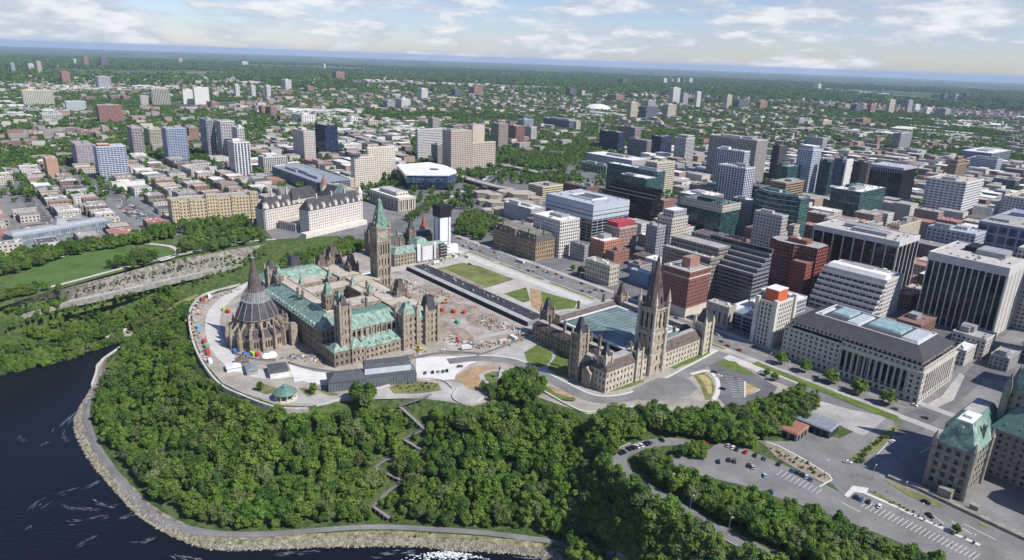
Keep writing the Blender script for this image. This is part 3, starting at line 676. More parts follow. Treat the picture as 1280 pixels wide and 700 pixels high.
def fac(mw, mg, x0, y0, x1, y1, z0, z1, bay, fl, pf=0.5, sf=0.45, d=0.4, plinth=0.0, cor=0.9, db=0.06, faces='wesn'):
    """window wall: dark core box behind real piers and floor bands on all four sides"""
    mg.box(x0 + d, y0 + d, z0, x1 - d, y1 - d, z1 - 0.15)
    def quad(o, u, w, a, b, c0, c1, za, zb):
        P = lambda s, t, z: (o[0] + u[0] * s + w[0] * t, o[1] + u[1] * s + w[1] * t, z)
        mw.add([P(a, c0, za), P(b, c1, za), P(b, c1, zb), P(a, c0, zb)], [(0, 1, 2, 3)])
    def hquad(o, u, w, a, b, t0, t1, z):
        P = lambda s, t: (o[0] + u[0] * s + w[0] * t, o[1] + u[1] * s + w[1] * t, z)
        mw.add([P(a, t0), P(b, t0), P(b, t1), P(a, t1)], [(0, 1, 2, 3)])
    F = {'s': ((x0, y0), (1, 0), (0, 1), x1 - x0), 'e': ((x1, y0), (0, 1), (-1, 0), y1 - y0), 'n': ((x1, y1), (-1, 0), (0, -1), x1 - x0), 'w': ((x0, y1), (0, -1), (1, 0), y1 - y0)}
    for k in faces:
        o, u, w, L = F[k]; n = max(1, int(round(L / bay))); bw = L / n; pw = bw * pf
        for i in range(n + 1):
            c = i * bw; a = max(0, c - pw / 2); b = min(L, c + pw / 2)
            quad(o, u, w, a, b, 0, 0, z0, z1 - cor)
            if a > 0.001: quad(o, u, w, a, a, 0, d, z0, z1 - cor)
            if b < L - 0.001: quad(o, u, w, b, b, 0, d, z0, z1 - cor)
        zb = z0 + plinth
        if plinth:
            quad(o, u, w, db, L - db, db, db, z0, zb); hquad(o, u, w, db, L - db, db, d, zb)
        H = z1 - cor - zb; m = max(1, int(round(H / fl))); fh = H / m
        for j in range(m):
            za = zb + j * fh; zt = za + fh * sf * 0.55 if j == 0 and not plinth else za + fh * sf / 2
            zs = za - fh * sf / 2 if j else za
            if zt - zs < 0.05: continue
            quad(o, u, w, db, L - db, db, db, zs, zt); hquad(o, u, w, db, L - db, db, d, zt)
            if j: hquad(o, u, w, db, L - db, db, d, zs)
        quad(o, u, w, db, L - db, db, db, z1 - cor - fh * sf / 2, z1 - cor); hquad(o, u, w, db, L - db, db, d, z1 - cor - fh * sf / 2)
        if cor:
            quad(o, u, w, -0.0, L, 0, 0, z1 - cor, z1)
def ring(mb, x0, y0, x1, y1, z0, z1, t=0.4, out=0.0):
    x0 -= out; y0 -= out; x1 += out; y1 += out
    mb.box(x0, y0, z0, x1, y0 + t, z1, True); mb.box(x0, y1 - t, z0, x1, y1, z1, True)
    mb.box(x0, y0 + t, z0, x0 + t, y1 - t, z1, True); mb.box(x1 - t, y0 + t, z0, x1, y1 - t, z1, True)
class Bld:
    """a building on its own Empty; geometry given in the building's own frame"""
    def __init__(s, name, label, cat, loc, rot, group=None, ox=0.0, oy=0.0):
        s.t = thing(name, label, cat, loc, rot, group); s.ox, s.oy = ox, oy
    def mb(s): return MB(s.ox, s.oy)
    def put(s, name, mb, m, parent=None, kind=None, smooth=False, label=None):
        return mb.build(name, m, parent or s.t, smooth, kind, label)
    def block(s, x0, y0, x1, y1, z0, z1, wall=STONE, glass=WIN_OLD, bay=3.6, fl=4.2, pf=0.6, sf=0.5, d=0.4, plinth=0.0, cor=0.9, db=0.06, roof=None, par=0.0, wname='wall', deck=None):
        a = s.mb(); g = s.mb(); fac(a, g, x0, y0, x1, y1, z0, z1, bay, fl, pf, sf, d, plinth, cor, db)
        if par: ring(a, x0, y0, x1, y1, z1, z1 + par, 0.45, 0.12)
        w = s.put(wname, a, wall); s.put('glazing', g, glass, w)
        if roof:
            r = s.mb(); r.box(x0 + 0.02, y0 + 0.02, z1 - 0.1, x1 - 0.02, y1 - 0.02, z1 + 0.06); s.put('roof', r, roof)
        return w
    def mansard(s, x0, y0, x1, y1, z0, z1, inset, m, top=None, ov=0.5):
        r = s.mb(); r.frustum(x0 - ov, y0 - ov, x1 + ov, y1 + ov, z0, x0 + inset, y0 + inset, x1 - inset, y1 - inset, z1, True); o = s.put('roof', r, m)
        if top:
            q = s.mb(); q.box(x0 + inset + .3, y0 + inset + .3, z1 - .05, x1 - inset - .3, y1 - inset - .3, z1 + 0.12); s.put('roof_deck', q, top, o)
        return o
    def dormers(s, roofo, x0, y0, x1, y1, z0, face, n, m, w=1.5, h=2.0, dep=2.2, gm=WIN_OLD):
        q = s.mb(); g = s.mb()
        for i in range(n):
            f = (i + 0.5) / n
            if face in 'sn':
                cx = x0 + (x1 - x0) * f; yy = y0 if face == 's' else y1; sg = 1 if face == 's' else -1
                ya, yb = sorted((yy, yy + sg * dep)); q.box(cx - w / 2, ya, z0, cx + w / 2, yb, z0 + h * .7, True)
                q.gable(cx - w / 2 - .15, ya - .1, cx + w / 2 + .15, yb, z0 + h * .7, z0 + h * 1.25, 'y')
                ye = yy - sg * 0.03; g.add([(cx - w * .3, ye, z0 + .25), (cx + w * .3, ye, z0 + .25), (cx + w * .3, ye, z0 + h * .65), (cx - w * .3, ye, z0 + h * .65)], [(0, 1, 2, 3)])
            else:
                cy = y0 + (y1 - y0) * f; xx = x0 if face == 'w' else x1; sg = 1 if face == 'w' else -1
                xa, xb = sorted((xx, xx + sg * dep)); q.box(xa, cy - w / 2, z0, xb, cy + w / 2, z0 + h * .7, True)
                q.gable(xa - .1, cy - w / 2 - .15, xb, cy + w / 2 + .15, z0 + h * .7, z0 + h * 1.25, 'x')
                xe = xx - sg * 0.03; g.add([(xe, cy - w * .3, z0 + .25), (xe, cy + w * .3, z0 + .25), (xe, cy + w * .3, z0 + h * .65), (xe, cy - w * .3, z0 + h * .65)], [(0, 1, 2, 3)])
        o = s.put('dormers', q, m, roofo, 'stuff'); s.put('dormer_windows', g, gm, roofo, 'stuff')
    def tower(s, cx, cy, w, h, rh, k=0.25, wall=STONE, rm=SLATE, z0=0.0, pin=True, bay=None, cap=True, name='tower', fl=5.0, pf=0.62, sf=0.5, h2=None):
        x0, y0, x1, y1 = cx - w / 2, cy - w / 2, cx + w / 2, cy + w / 2
        a = s.mb(); g = s.mb(); fac(a, g, x0, y0, x1, y1, z0, h, bay or w / 3, fl, pf, sf, 0.35, 0, 1.0, 0.08)
        ring(a, x0, y0, x1, y1, h, h + 0.8, 0.5, 0.35)
        if pin:
            b = 0.11 * w
            for sx in (x0, x1):
                for sy in (y0, y1):
                    a.box(sx - b, sy - b, z0, sx + b, sy + b, h + 1.4); a.pyr(sx - b * 1.1, sy - b * 1.1, sx + b * 1.1, sy + b * 1.1, h + 1.4, h + 1.4 + 5 * b)
        t = s.put(name, a, wall); s.put('glazing', g, WIN_OLD, t)
        r = s.mb(); i = 0.06 * w
        r.frustum(x0 + i, y0 + i, x1 - i, y1 - i, h + .3, cx - w / 2 * k, cy - w / 2 * k, cx + w / 2 * k, cy + w / 2 * k, h + rh) if k > 0.02 else r.pyr(x0 + i, y0 + i, x1 - i, y1 - i, h + .3, h + rh)
        if cap and k > 0.02: ring(r, cx - w / 2 * k, cy - w / 2 * k, cx + w / 2 * k, cy + w / 2 * k, h + rh, h + rh + 0.7, 0.15)
        s.put('tower_roof', r, rm, t)
        return t
    def chimneys(s, pts, z0, z1, m=STONE_D, w=1.4, l=2.2):
        for x, y in pts:
            q = s.mb(); q.box(x - w / 2, y - l / 2, z0, x + w / 2, y + l / 2, z1); q.box(x - w / 2 - .2, y - l / 2 - .2, z1 - .6, x + w / 2 + .2, y + l / 2 + .2, z1 - .2, True)
            for k in (-.3, .3): q.box(x - .25, y + k * l - .25, z1, x + .25, y + k * l + .25, z1 + .8)
            s.put('chimney', q, m)
    def clutter(s, x0, y0, x1, y1, z, n, seed, m=METAL_G, big=3.0):
        r_ = random.Random(seed); q = s.mb(); boxes = []
        for _ in range(n):
            a = r_.uniform(.6, big); b = r_.uniform(.6, big); h = r_.uniform(.5, 1.8)
            if x1 - x0 < a + 1 or y1 - y0 < b + 1: continue
            cx = r_.uniform(x0 + a / 2, x1 - a / 2); cy = r_.uniform(y0 + b / 2, y1 - b / 2)
            q.box(cx - a / 2, cy - b / 2, z, cx + a / 2, cy + b / 2, z + h + r_.random() * .01)
            if r_.random() < .3: q.tube((cx, cy, z + h), (cx, cy, z + h + r_.uniform(.5, 2.5)), .18)
        if q.v: s.put('rooftop_units', q, m, None, 'stuff')

# ================================================================== Centre Block (long copper-roofed parliament building)
cb = Bld('parliament_building', 'long sandstone parliament building with green copper roofs in the middle of the hill', 'building', W(-60, -34), GRID, None, -60, -34)
# north range
cb.block(-103, -90, -84, 12, 0, 21, bay=4.2, fl=4.6, wall=STONE_D)
r = cb.mb(); r.add([(-103.7, -90, 20.6), (-103.7, 12, 20.6), (-93, 8, 30), (-93, -86, 30), (-84, -90, 30), (-84, 12, 30)], [(0, 3, 2, 1)]); r.add([(-103.7, -90, 20.6), (-93, -86, 30), (-84, -90, 20.6)], [(0, 2, 1)])
r.add([(-103.7, 12, 20.6), (-93, 8, 30), (-84, 12, 20.6)], [(0, 1, 2)])
nr = cb.put('roof', r, COPPER)
q = cb.mb(); q.box(-93, -86, 20.6, -84, 8, 30.05); cb.put('roof_deck', q, FLAT_B, nr)
q = cb.mb(); ring(q, -92.9, -85.9, -84, 7.9, 30.05, 30.9, .5); cb.put('parapet', q, LIME, nr)
cb.dormers(nr, -102.6, -86, -84, 10, 21.4, 'w', 17, COPPER, 1.3, 1.6, 2.4)
cb.chimneys([(-94, -38), (-93.5, -46), (-94, -4)], 28, 36)
cb.tower(-98, -92.5, 10.5, 21.5, 11.5, 0.0, STONE_D, COPPER, pin=False)
cb.block(-103, -117, -88, -98, 0, 11.5, bay=4.2, fl=4.6, wall=STONE_D, par=.5, roof=FLAT_B)
cb.mansard(-103, -117, -92, -106, 11.5, 16, 3.4, COPPER, FLAT_B); cb.mansard(-90, -118, -80, -106, 12, 17.5, 4.4, COPPER)
cb.block(-90, -118.5, -80, -106, 0, 12, bay=3.4, fl=4.5)
# two ventilation towers
cb.tower(-92.6, -111.5, 7.6, 43, 8, 0.12, STONE, SLATE, pin=True, fl=7, pf=.7, cap=False)
cb.tower(-88, -79, 7.6, 41, 8.5, 0.35, STONE_D, COPPER, pin=False, fl=7, pf=.7); cb.tower(-82, -86, 6.5, 36, 8.5, 0.4, STONE_D, COPPER, pin=False, fl=7, pf=.7)
# west range: the chamber with its high copper roof and lower aisle
cb.block(-86, -108, -47, -84, 0, 21.5, bay=5.2, fl=9, pf=.42, sf=.25, plinth=13)
r = cb.mb(); r.frustum(-87, -108.8, -46, -83, 21.5, -85, -98, -47.5, -88, 28.5, True); wr = cb.put('roof', r, COPPER)
q = cb.mb(); q.box(-84.5, -97.5, 28.4, -48, -88.5, 28.9); cb.put('roof_deck', q, COPPER_D, wr)
cb.block(-79, -117.5, -47, -108.2, 0, 9.5, bay=3.6, fl=4.7)
r = cb.mb(); r.add([(-79, -118, 9.4), (-47, -118, 9.4), (-47, -107.9, 15), (-79, -107.9, 15)], [(0, 1, 2, 3)]); r.add([(-79, -118, 9.4), (-79, -107.9, 15), (-79, -107.9, 9.4)], [(0, 1, 2)]); ar = cb.put('aisle_roof', r, COPPER)
cb.dormers(ar, -77, -115.6, -49, -110, 10.9, 's', 5, COPPER, 1.0, 1.2, 2.0)
q = cb.mb()
for i in range(10):
    x = -86 + i * 4.2; q.box(x - .5, -109.2, 9.5, x + .5, -107.95, 20); q.pyr(x - .6, -109.3, x + .6, -107.9, 20, 23)
cb.put('buttresses', q, STONE, None, 'stuff')
# west front pavilions
cb.tower(-41.5, -113, 11.5, 27, 8, 0.35, STONE, COPPER, pin=True)
cb.block(-35.5, -117, -22, -100, 0, 22, bay=3.4, fl=4.4); pv = cb.mansard(-35.5, -117, -22, -100, 22, 29, 4.6, COPPER, FLAT_B)
cb.dormers(pv, -35, -115.6, -23, -100, 23, 's', 3, COPPER, 1.3, 1.6, 2.2)
cb.tower(-22.3, -113, 10.8, 26, 10.5, 0.5, STONE, SLATE, pin=True)
# south front with flat lead roofs
cb.block(-36, -100, -14, -12, 0, 21, bay=3.8, fl=4.4, roof=FLAT_B, par=.9)
cb.block(-36, 9, -14, 56, 0, 21, bay=3.8, fl=4.4, roof=FLAT_B, par=.9)
cb.mansard(-36, -100, -14, -80, 21, 26, 5, FLAT_B); cb.tower(-16, -60, 9, 24, 10, 0.45, STONE_D, SLATE_P, pin=True); cb.tower(-15, 28, 9, 24, 10, 0.45, STONE_D, SLATE_P, pin=True)
cb.tower(-20, 55, 11, 27, 10, 0.5, STONE_D, SLATE_P, pin=True); cb.tower(-34, 50, 9, 23, 9, .5, STONE_D, SLATE_P, pin=True)
# east range
cb.block(-98, 12, -36, 50, 0, 20, bay=3.8, fl=4.4, roof=FLAT_B, par=.6); er = cb.mansard(-98, 30, -37, 51, 20, 27, 7.5, COPPER)
cb.dormers(er, -96, 31.6, -40, 50, 21, 's', 6, COPPER, 1.3, 1.6, 2.2)
cb.tower(-95, 14, 7, 38, 9, 0.12, STONE, SLATE, pin=True, fl=7, cap=False); cb.tower(-92, 5, 6.4, 34, 10, 0.1, STONE, COPPER, pin=False, fl=7)
cb.tower(-55, 63, 11, 22, 9, .6, STONE_D, SLATE, pin=False)
# cross wings between the courts
cb.block(-84, -20, -36, -3, 0, 22, bay=4, fl=4.4, roof=FLAT_B, par=.8); cb.block(-84, -66, -36, -48, 0, 22, bay=4, fl=4.4, roof=FLAT_B, par=.8)
for x, y in ((-74, 2), (-40, -24), (-38, -50), (-46, 8)):
    cb.tower(x, y, 5.2, 24, 7, 0.2, STONE, COPPER, pin=False)
cb.block(-44, -46, -36, -22, 0, 24, bay=4, fl=4.4, roof=FLAT_B, par=.6)
cb.clutter(-34, -96, -18, -20, 21.06, 14, 3); cb.clutter(-82, -64, -40, -50, 22.06, 8, 4)
cb.chimneys([(-20, -84), (-30, -30), (-60, -20), (-50, -66), (-20, 20)], 21, 27)
# link hall south of the block to the tower
cb.block(-30, -12, -6, 9, 0, 20, bay=4, fl=5, roof=FLAT_B)

# ------------------------------------------------------------------ Peace Tower
pt = Bld('clock_tower', 'tall sandstone clock tower with steep green copper spire at the front of the parliament', 'clock tower', W(0, -1), GRID)
a = pt.mb(); g = pt.mb(); w = 6.1
fac(a, g, -w, -w, w, w, 0, 40, 3.0, 9.5, .62, .35, .7, 0, 1.2, .1); pt_sh = pt.put('shaft', a, STONE); pt.put('glazing', g, WIN_OLD, pt_sh)
a = pt.mb(); g = pt.mb(); fac(a, g, -w, -w, w, w, 40, 53, 2.4, 11, .45, .16, 1.2, 0, 1.6, .12); bf = pt.put('belfry', a, STONE); pt.put('openings', g, BLACK, bf)  # black core puts the shade inside the open belfry into colour
a = pt.mb(); a.box(-w - .1, -w - .1, 53, w + .1, w + .1, 64.5); ring(a, -w, -w, w, w, 52.5, 53.6, .5, .6); ring(a, -w, -w, w, w, 64, 65.4, .6, .7)
cs = pt.put('clock_stage', a, STONE)
for dx, dy in ((0, -1), (0, 1), (-1, 0), (1, 0)):
    q = pt.mb(); n = 24; c = w + .1 + .18
    ring1 = [(2.7 * math.cos(2 * math.pi * i / n), 58.8 + 2.7 * math.sin(2 * math.pi * i / n)) for i in range(n)]
    P = lambda u, z, e=0: (u, dy * (c + e), z) if dy else (dx * (c + e), u, z)
    q.add([P(u, z) for u, z in ring1] + [P(u, z, -.25) for u, z in ring1], [tuple(range(n))] + [(i, (i + 1) % n, n + (i + 1) % n, n + i) for i in range(n)])
    dl = pt.put('clock_face', q, mat('clock_dial', (0.36, 0.35, 0.32), .6, .05), cs)
    q = pt.mb(); q.add([P(-.12, 58.8, .06), P(.12, 58.8, .06), P(.12, 60.9, .06), P(-.12, 60.9, .06)], [(0, 1, 2, 3)]); q.add([P(0, 58.7, .09), P(1.5, 58.2, .09), P(1.5, 58.5, .09), P(0, 59, .09)], [(0, 1, 2, 3)])
    pt.put('clock_hands', q, BLACK, dl)
a = pt.mb()
for sx in (-1, 1):
    for sy in (-1, 1):
        x, y = sx * w, sy * w; a.lathe(x, y, [(1.35, 0), (1.35, 20), (1.15, 20.5), (1.15, 52), (1.0, 52.5), (1.0, 66.5), (1.3, 66.8), (1.2, 67.3), (.1, 71)], 8)
pt.put('corner_turrets', a, STONE, None, 'stuff')
a = pt.mb(); a.frustum(-6, -6, 6, 6, 65, -4.6, -4.6, 4.6, 4.6, 70, True); a.frustum(-4.6, -4.6, 4.6, 4.6, 70, -1.55, -1.55, 1.55, 1.55, 87.5); a.box(-1.7, -1.7, 87.4, 1.7, 1.7, 89); a.pyr(-1.5, -1.5, 1.5, 1.5, 89, 91.4); a.tube((0, 0, 91), (0, 0, 95), .12)
sp = pt.put('spire', a, mat('spire_copper', (.135, .225, .185), .65, .2, .3))
a = pt.mb()
for k in range(3):
    z = 68 + k * 5; i = 5.3 - k * 1.1
    for dx, dy in ((0, -1), (0, 1), (-1, 0), (1, 0)): a.box(dx * i - .7, dy * i - .7, z, dx * i + .7, dy * i + .7, z + 1.6); a.pyr(dx * i - .8, dy * i - .8, dx * i + .8, dy * i + .8, z + 1.6, z + 2.8)
pt.put('dormers', a, COPPER, sp, 'stuff')
a = pt.mb(); a.box(-8.5, -3.4, 0, -6.2, 3.4, 11); a.gable(-9, -3.8, -6.2, 3.8, 11, 15, 'x'); pt.put('porch', a, STONE)
a = pt.mb(); a.lathe(9.5, -9, [(1.6, 0), (1.6, 10), (1.9, 10.4), (.1, 18)], 8); pt.put('stair_turret', a, SLATE)
q = pt.mb()
for k in range(5):
    q.tube((-6.9, -5 + k * 2.5, 0), (-6.9, -5 + k * 2.5, 27), .09)
for k in range(9): q.tube((-6.9, -5, 3 + k * 3), (-6.9, 5, 3 + k * 3), .08)
pt.put('scaffolding', q, METAL_G, None, 'stuff')

# ------------------------------------------------------------------ Library of Parliament
lb = Bld('round_library', 'round gothic library with flying buttresses and dark ribbed conical roof behind the parliament', 'library', W(-127.5, -39.5), GRID)
def polar(r, a): return (r * math.cos(a), r * math.sin(a))
a = lb.mb(); a.lathe(0, 0, [(20.5, 0), (20.5, 9.3), (20.9, 9.5), (20.9, 10)], 16, R(11.25)); lw = lb.put('chapel_walls', a, STONE)
a = lb.mb(); a.lathe(0, 0, [(20.9, 10.0), (14.8, 14.4)], 16, R(11.25), cap=False); lb.put('chapel_roof', a, SLATE)
a = lb.mb(); a.lathe(0, 0, [(14.8, 9), (14.8, 21), (15.6, 21.3), (15.6, 22.2), (14.8, 22.4)], 16, R(11.25)); lb.put('drum', a, STONE)
wa = lb.mb(); wb = lb.mb()
for i in range(16):
    t = R(22.5) * i + R(11.25) * 0
    for rr, z0, z1, hw, mbk, nn in ((20.14, 2.2, 6.8, .55, wa, 3), (14.55, 15.6, 19.6, 1.25, wb, 1)):
        for k in range(nn):
            off = (k - (nn - 1) / 2) * 1.9; c, s_ = math.cos(t), math.sin(t); px_, py_ = c * rr, s_ * rr
            P = lambda u, z: (px_ + c * .12 - s_ * (off + u), py_ + s_ * .12 + c * (off + u), z)
            mbk.add([P(-hw, z0), P(hw, z0), P(hw, z1), P(0, z1 + hw * 1.4), P(-hw, z1)], [(0, 1, 2, 3, 4)])
lb.put('chapel_windows', wa, WIN_OLD, lw, 'stuff'); lb.put('clerestory_windows', wb, WIN_OLD, None, 'stuff')
for i in range(16):                                    # each buttress: outer pier, pinnacle, flying arch
    t = R(22.5) * i + R(11.25); c, s_ = math.cos(t), math.sin(t); q = lb.mb()
    def rb(r0, r1, hw, z0, z1, z1o=None):
        z1o = z1 if z1o is None else z1o
        v = []
        for r_, zt in ((r0, z1), (r1, z1o)):
            for u in (-hw, hw): v += [(c * r_ - s_ * u, s_ * r_ + c * u, z0), (c * r_ - s_ * u, s_ * r_ + c * u, zt)]
        q.add(v, [(0, 1, 3, 2), (4, 6, 7, 5), (0, 4, 5, 1), (2, 3, 7, 6), (1, 5, 7, 3)])
    rb(20, 23.4, .85, 0, 12.2); rb(20.3, 23.0, .65, 12.2, 15.2); 
    cx, cy = c * 21.7, s_ * 21.7; q.lathe(cx, cy, [(1.2, 15.2), (.9, 15.4), (.05, 20)], 4, t + R(45))
    v = []
    for u in (-.5, .5):
        for r_, z in ((20.6, 12.2), (14.9, 17.6), (14.9, 19.6), (20.6, 14.6)): v.append((c * r_ - s_ * u, s_ * r_ + c * u, z))
    q.add(v, [(0, 1, 2, 3), (4, 7, 6, 5), (3, 2, 6, 7), (0, 4, 5, 1)])
    lb.put('buttress', q, STONE)
prof = [(15.7, 22.2), (13.0, 28.0), (10.2, 33.6)]
a = lb.mb(); a.lathe(0, 0, prof, 16, R(11.25)); dome = lb.put('dome_roof', a, SLATE)
for i in range(16):
    t = R(22.5) * i + R(11.25); q = lb.mb(); c, s_ = math.cos(t), math.sin(t)
    for (r0, z0), (r1, z1) in zip(prof[:-1], prof[1:]): q.tube((c * (r0 + .1), s_ * (r0 + .1), z0 + .1), (c * (r1 + .1), s_ * (r1 + .1), z1 + .1), .18, n=4)
    lb.put('rib', q, mat('lead_rib', (.36, .35, .34), .6, .1), dome)
a = lb.mb(); a.lathe(0, 0, [(10.6, 33.4), (10.6, 34.2), (7.8, 34.4), (7.0, 39.5), (7.2, 39.8), (6.9, 40.6)], 16, R(11.25)); ln = lb.put('lantern', a, METAL_G)
for i in range(32):
    t = R(11.25) * i; q = lb.mb(); c, s_ = math.cos(t), math.sin(t)
    if i % 2: q.tube((c * 10.4, s_ * 10.4, 33.8), (c * 6.9, s_ * 6.9, 41.8), .22, .12, 4)
    else: q.tube((c * 10.3, s_ * 10.3, 33.8), (c * 10.1, s_ * 10.1, 37.8), .2, .06, 4); q.tube((c * 10.1, s_ * 10.1, 36), (c * 6.0, s_ * 6.0, 44), .16, .1, 4)
    lb.put('pinnacle', q, METAL_G, ln)
a = lb.mb(); a.lathe(0, 0, [(6.9, 40.6), (5.6, 42.6), (4.8, 46), (3.9, 50), (2.8, 55), (1.7, 60), (.9, 64), (.8, 66)], 16, R(11.25)); spl = lb.put('spire', a, SLATE_P)
a = lb.mb(); a.lathe(0, 0, [(1.3, 65.8), (1.3, 66.6), (.35, 66.8), (.3, 70), (.7, 70.4), (.1, 73.5)], 8); lb.put('finial', a, METAL_G, spl)
# link to the block and the corner stair pavilion
a = lb.mb(); g = lb.mb(); fac(a, g, 12, -5, 26, 5, 0, 14, 3.2, 4.6, .6, .5); lk = lb.put('link', a, STONE); lb.put('glazing', g, WIN_OLD, lk)
a = lb.mb(); a.gable(12, -5.4, 26, 5.4, 14, 18, 'x'); lb.put('link_roof', a, SLATE)
a = lb.mb(); a.box(16, -24, 0, 21, -19, 16.5); a.lathe(18.5, -21.5, [(2.6, 16.5), (2.6, 17.5)], 4, R(45)); lb.put('pavilion', a, STONE)

# ------------------------------------------------------------------ West Block
wb_ = Bld('west_block', 'gothic sandstone block with glass court roof and tall dark spire in the right centre', 'building', W(82, -207), GRID, None, 82, -207)
def wing(B, x0, y0, x1, y1, h, rh, inset, rm, top, wall, faces, n, **k):
    B.block(x0, y0, x1, y1, 0, h, wall=wall, **k); o = B.mansard(x0, y0, x1, y1, h, h + rh, inset, rm, top)
    for f in faces: B.dormers(o, x0 + 1, y0 + 1, x1 - 1, y1 - 1, h + .6, f, n, rm, 1.5, 2.0, 2.4)
    return o
wing(wb_, 24, -257, 66, -243, 15.5, 5.5, 3.0, SLATE_P, FLAT_G, STONE_L, 's', 7, bay=3.5, fl=4.6)
wing(wb_, 86, -256, 140, -243, 13.5, 6, 4.0, SLATE_P, FLAT_G, STONE_L, 's', 8, bay=3.5, fl=4.4)
wing(wb_, 24, -243, 37, -221, 13, 6, 4, SLATE, FLAT_G, STONE_D, 'w', 3, bay=3.6, fl=4.4)
wing(wb_, 46, -240, 57, -158, 12, 4, 3, SLATE_P, FLAT_G, STONE_D, 'w', 8, bay=3.6, fl=4.4)
wing(wb_, 62, -172, 140, -158, 13, 5.5, 4, SLATE_P, FLAT_G, STONE_D, 's', 8, bay=3.8, fl=4.4)
wing(wb_, 127, -243, 140, -172, 13.5, 5.5, 4, SLATE, FLAT_G, STONE, 'w', 8, bay=3.8, fl=4.4)
gr = mat('court_glass', (0.125, 0.19, 0.18), 0.12, 0.25, 0.08, spec=0.55)
a = wb_.mb(); a.frustum(62, -238, 124, -176, 17, 72, -229, 114, -185, 21.5, True); gl_ = wb_.put('glass_roof', a, gr)
a = wb_.mb(); ring(a, 61, -239, 125, -175, 15.8, 17.3, 2.2, .6); wb_.put('roof_edge', a, METAL_W, gl_)
a = wb_.mb()
for i in range(15):
    x = 72 + i * 42 / 14; a.tube((x, -229, 21.55), (x, -185, 21.55), .12, n=4)
    x2 = 62 + i * 62 / 14; a.tube((x2, -238, 17.05), (x, -229, 21.55), .12, n=4)
for i in range(11):
    y = -229 + i * 4.4; a.tube((72, y, 21.55), (114, y, 21.55), .12, n=4); y2 = -238 + i * 6.2; a.tube((62, y2, 17.05), (72, y, 21.55), .12, n=4)
wb_.put('glazing_bars', a, METAL_G, gl_, 'stuff')
# the great tower, half of its spire in dark slate
a = wb_.mb(); g = wb_.mb(); cx, cy, w = 77, -250, 7.0
fac(a, g, cx - w, cy - w, cx + w, cy + w, 0, 33, 4.6, 8, .68, .5, .7, 0, 1.4, .1); ts = wb_.put('tower', a, mat('tower_sandstone', (.345, .295, .225), .9, .25, .35, fine=(1.6, .25))); wb_.put('glazing', g, WIN_OLD, ts)
a = wb_.mb(); g = wb_.mb(); fac(a, g, cx - w + .5, cy - w + .5, cx + w - .5, cy + w - .5, 33, 49, 4.3, 14, .55, .2, 1.0, 0, 1.6, .1); ring(a, cx - w, cy - w, cx + w, cy + w, 48.6, 50, .6, .5); bl = wb_.put('belfry', a, MATS['tower_sandstone']); wb_.put('openings', g, BLACK, bl)  # black core paints the shaded inside of the bell stage
a = wb_.mb(); a.lathe(cx, cy, [(7.4, 49.8), (5.6, 60), (2.6, 75), (1.1, 83), (1.4, 83.4), (.2, 87)], 8, R(22.5)); a.tube((cx, cy, 86), (cx, cy, 91), .12); spw = wb_.put('spire', a, SLATE_P)
a = wb_.mb()
for k in range(2):
    for i in range(4):
        t = R(90) * i; rr = 6.2 - k * 2.4; z = 54 + k * 10; x, y = cx + rr * math.cos(t), cy + rr * math.sin(t); a.box(x - .8, y - .8, z, x + .8, y + .8, z + 2.4); a.pyr(x - .9, y - .9, x + .9, y + .9, z + 2.4, z + 4.6)
wb_.put('lucarnes', a, SLATE, spw, 'stuff')
for sx in (-1, 1):
    for sy in (-1, 1):
        a = wb_.mb(); x, y = cx + sx * w, cy + sy * w
        a.lathe(x, y, [(1.9, 0), (1.9, 16), (1.55, 17), (1.55, 33), (1.3, 34), (1.3, 53), (1.7, 53.4), (1.6, 54), (.1, 63)], 8); wb_.put('corner_buttress', a, STONE_L, ts)
# lesser turrets
wb_.tower(29, -251, 6.2, 24, 11, 0.1, STONE_L, SLATE, cap=False); wb_.tower(26, -229, 7.5, 34, 11, 0.3, STONE, SLATE, fl=6); wb_.tower(57, -255, 5.5, 22, 9, 0.08, STONE_L, SLATE, cap=False)
wb_.tower(137, -253, 9.5, 25, 10, 0.3, STONE_L, SLATE); wb_.tower(60, -160, 7, 22, 10, .3, STONE_D, SLATE); wb_.tower(136, -170, 7, 22, 11, .3, STONE, SLATE_P); wb_.tower(130, -205, 8, 23, 12, .25, STONE, SLATE_P)
wb_.tower(50, -212, 6, 20, 8, .3, STONE_D, SLATE)
a = wb_.mb(); a.box(20.5, -246, 0, 23.9, -238, 11); a.gable(20.3, -246.3, 24, -237.7, 11, 15, 'x'); wb_.put('porch', a, STONE)
wb_.chimneys([(34, -222), (50, -226), (60, -246), (96, -246), (110, -246), (120, -165), (90, -165), (50, -190), (50, -174)], 17, 25, STONE_D)
q = wb_.mb(); q.box(98, -249.5, 19.6, 112, -245.5, 21); wb_.put('skylight', q, gr)

# ------------------------------------------------------------------ East Block with its wrapped tower
eb = Bld('east_block', 'gothic sandstone block under repair with white wrapped front left of the front lawn', 'building', W(95, 100), GRID, None, 95, 100)
wing(eb, 56, 70, 122, 84, 13, 5.5, 4, COPPER, FLAT_G, STONE, 's', 8, bay=3.6, fl=4.4)
wing(eb, 56, 84, 68, 132, 13, 5.5, 4, COPPER_D, FLAT_G, STONE_D, 'w', 6, bay=3.6, fl=4.4)
wing(eb, 68, 118, 138, 132, 13, 6, 4, SLATE, FLAT_G, STONE_D, 's', 8, bay=3.6, fl=4.4)
eb.tower(60, 128, 8, 24, 10, .3, STONE_D, SLATE_P); eb.tower(62, 112, 6, 22, 9, .3, STONE_D, SLATE_P); eb.tower(104, 116, 6.5, 24, 12, .2, STONE_D, SLATE); eb.tower(132, 132, 6, 20, 16, .05, STONE, mat('red_slate', (0.30, 0.10, 0.09), .7, .2))
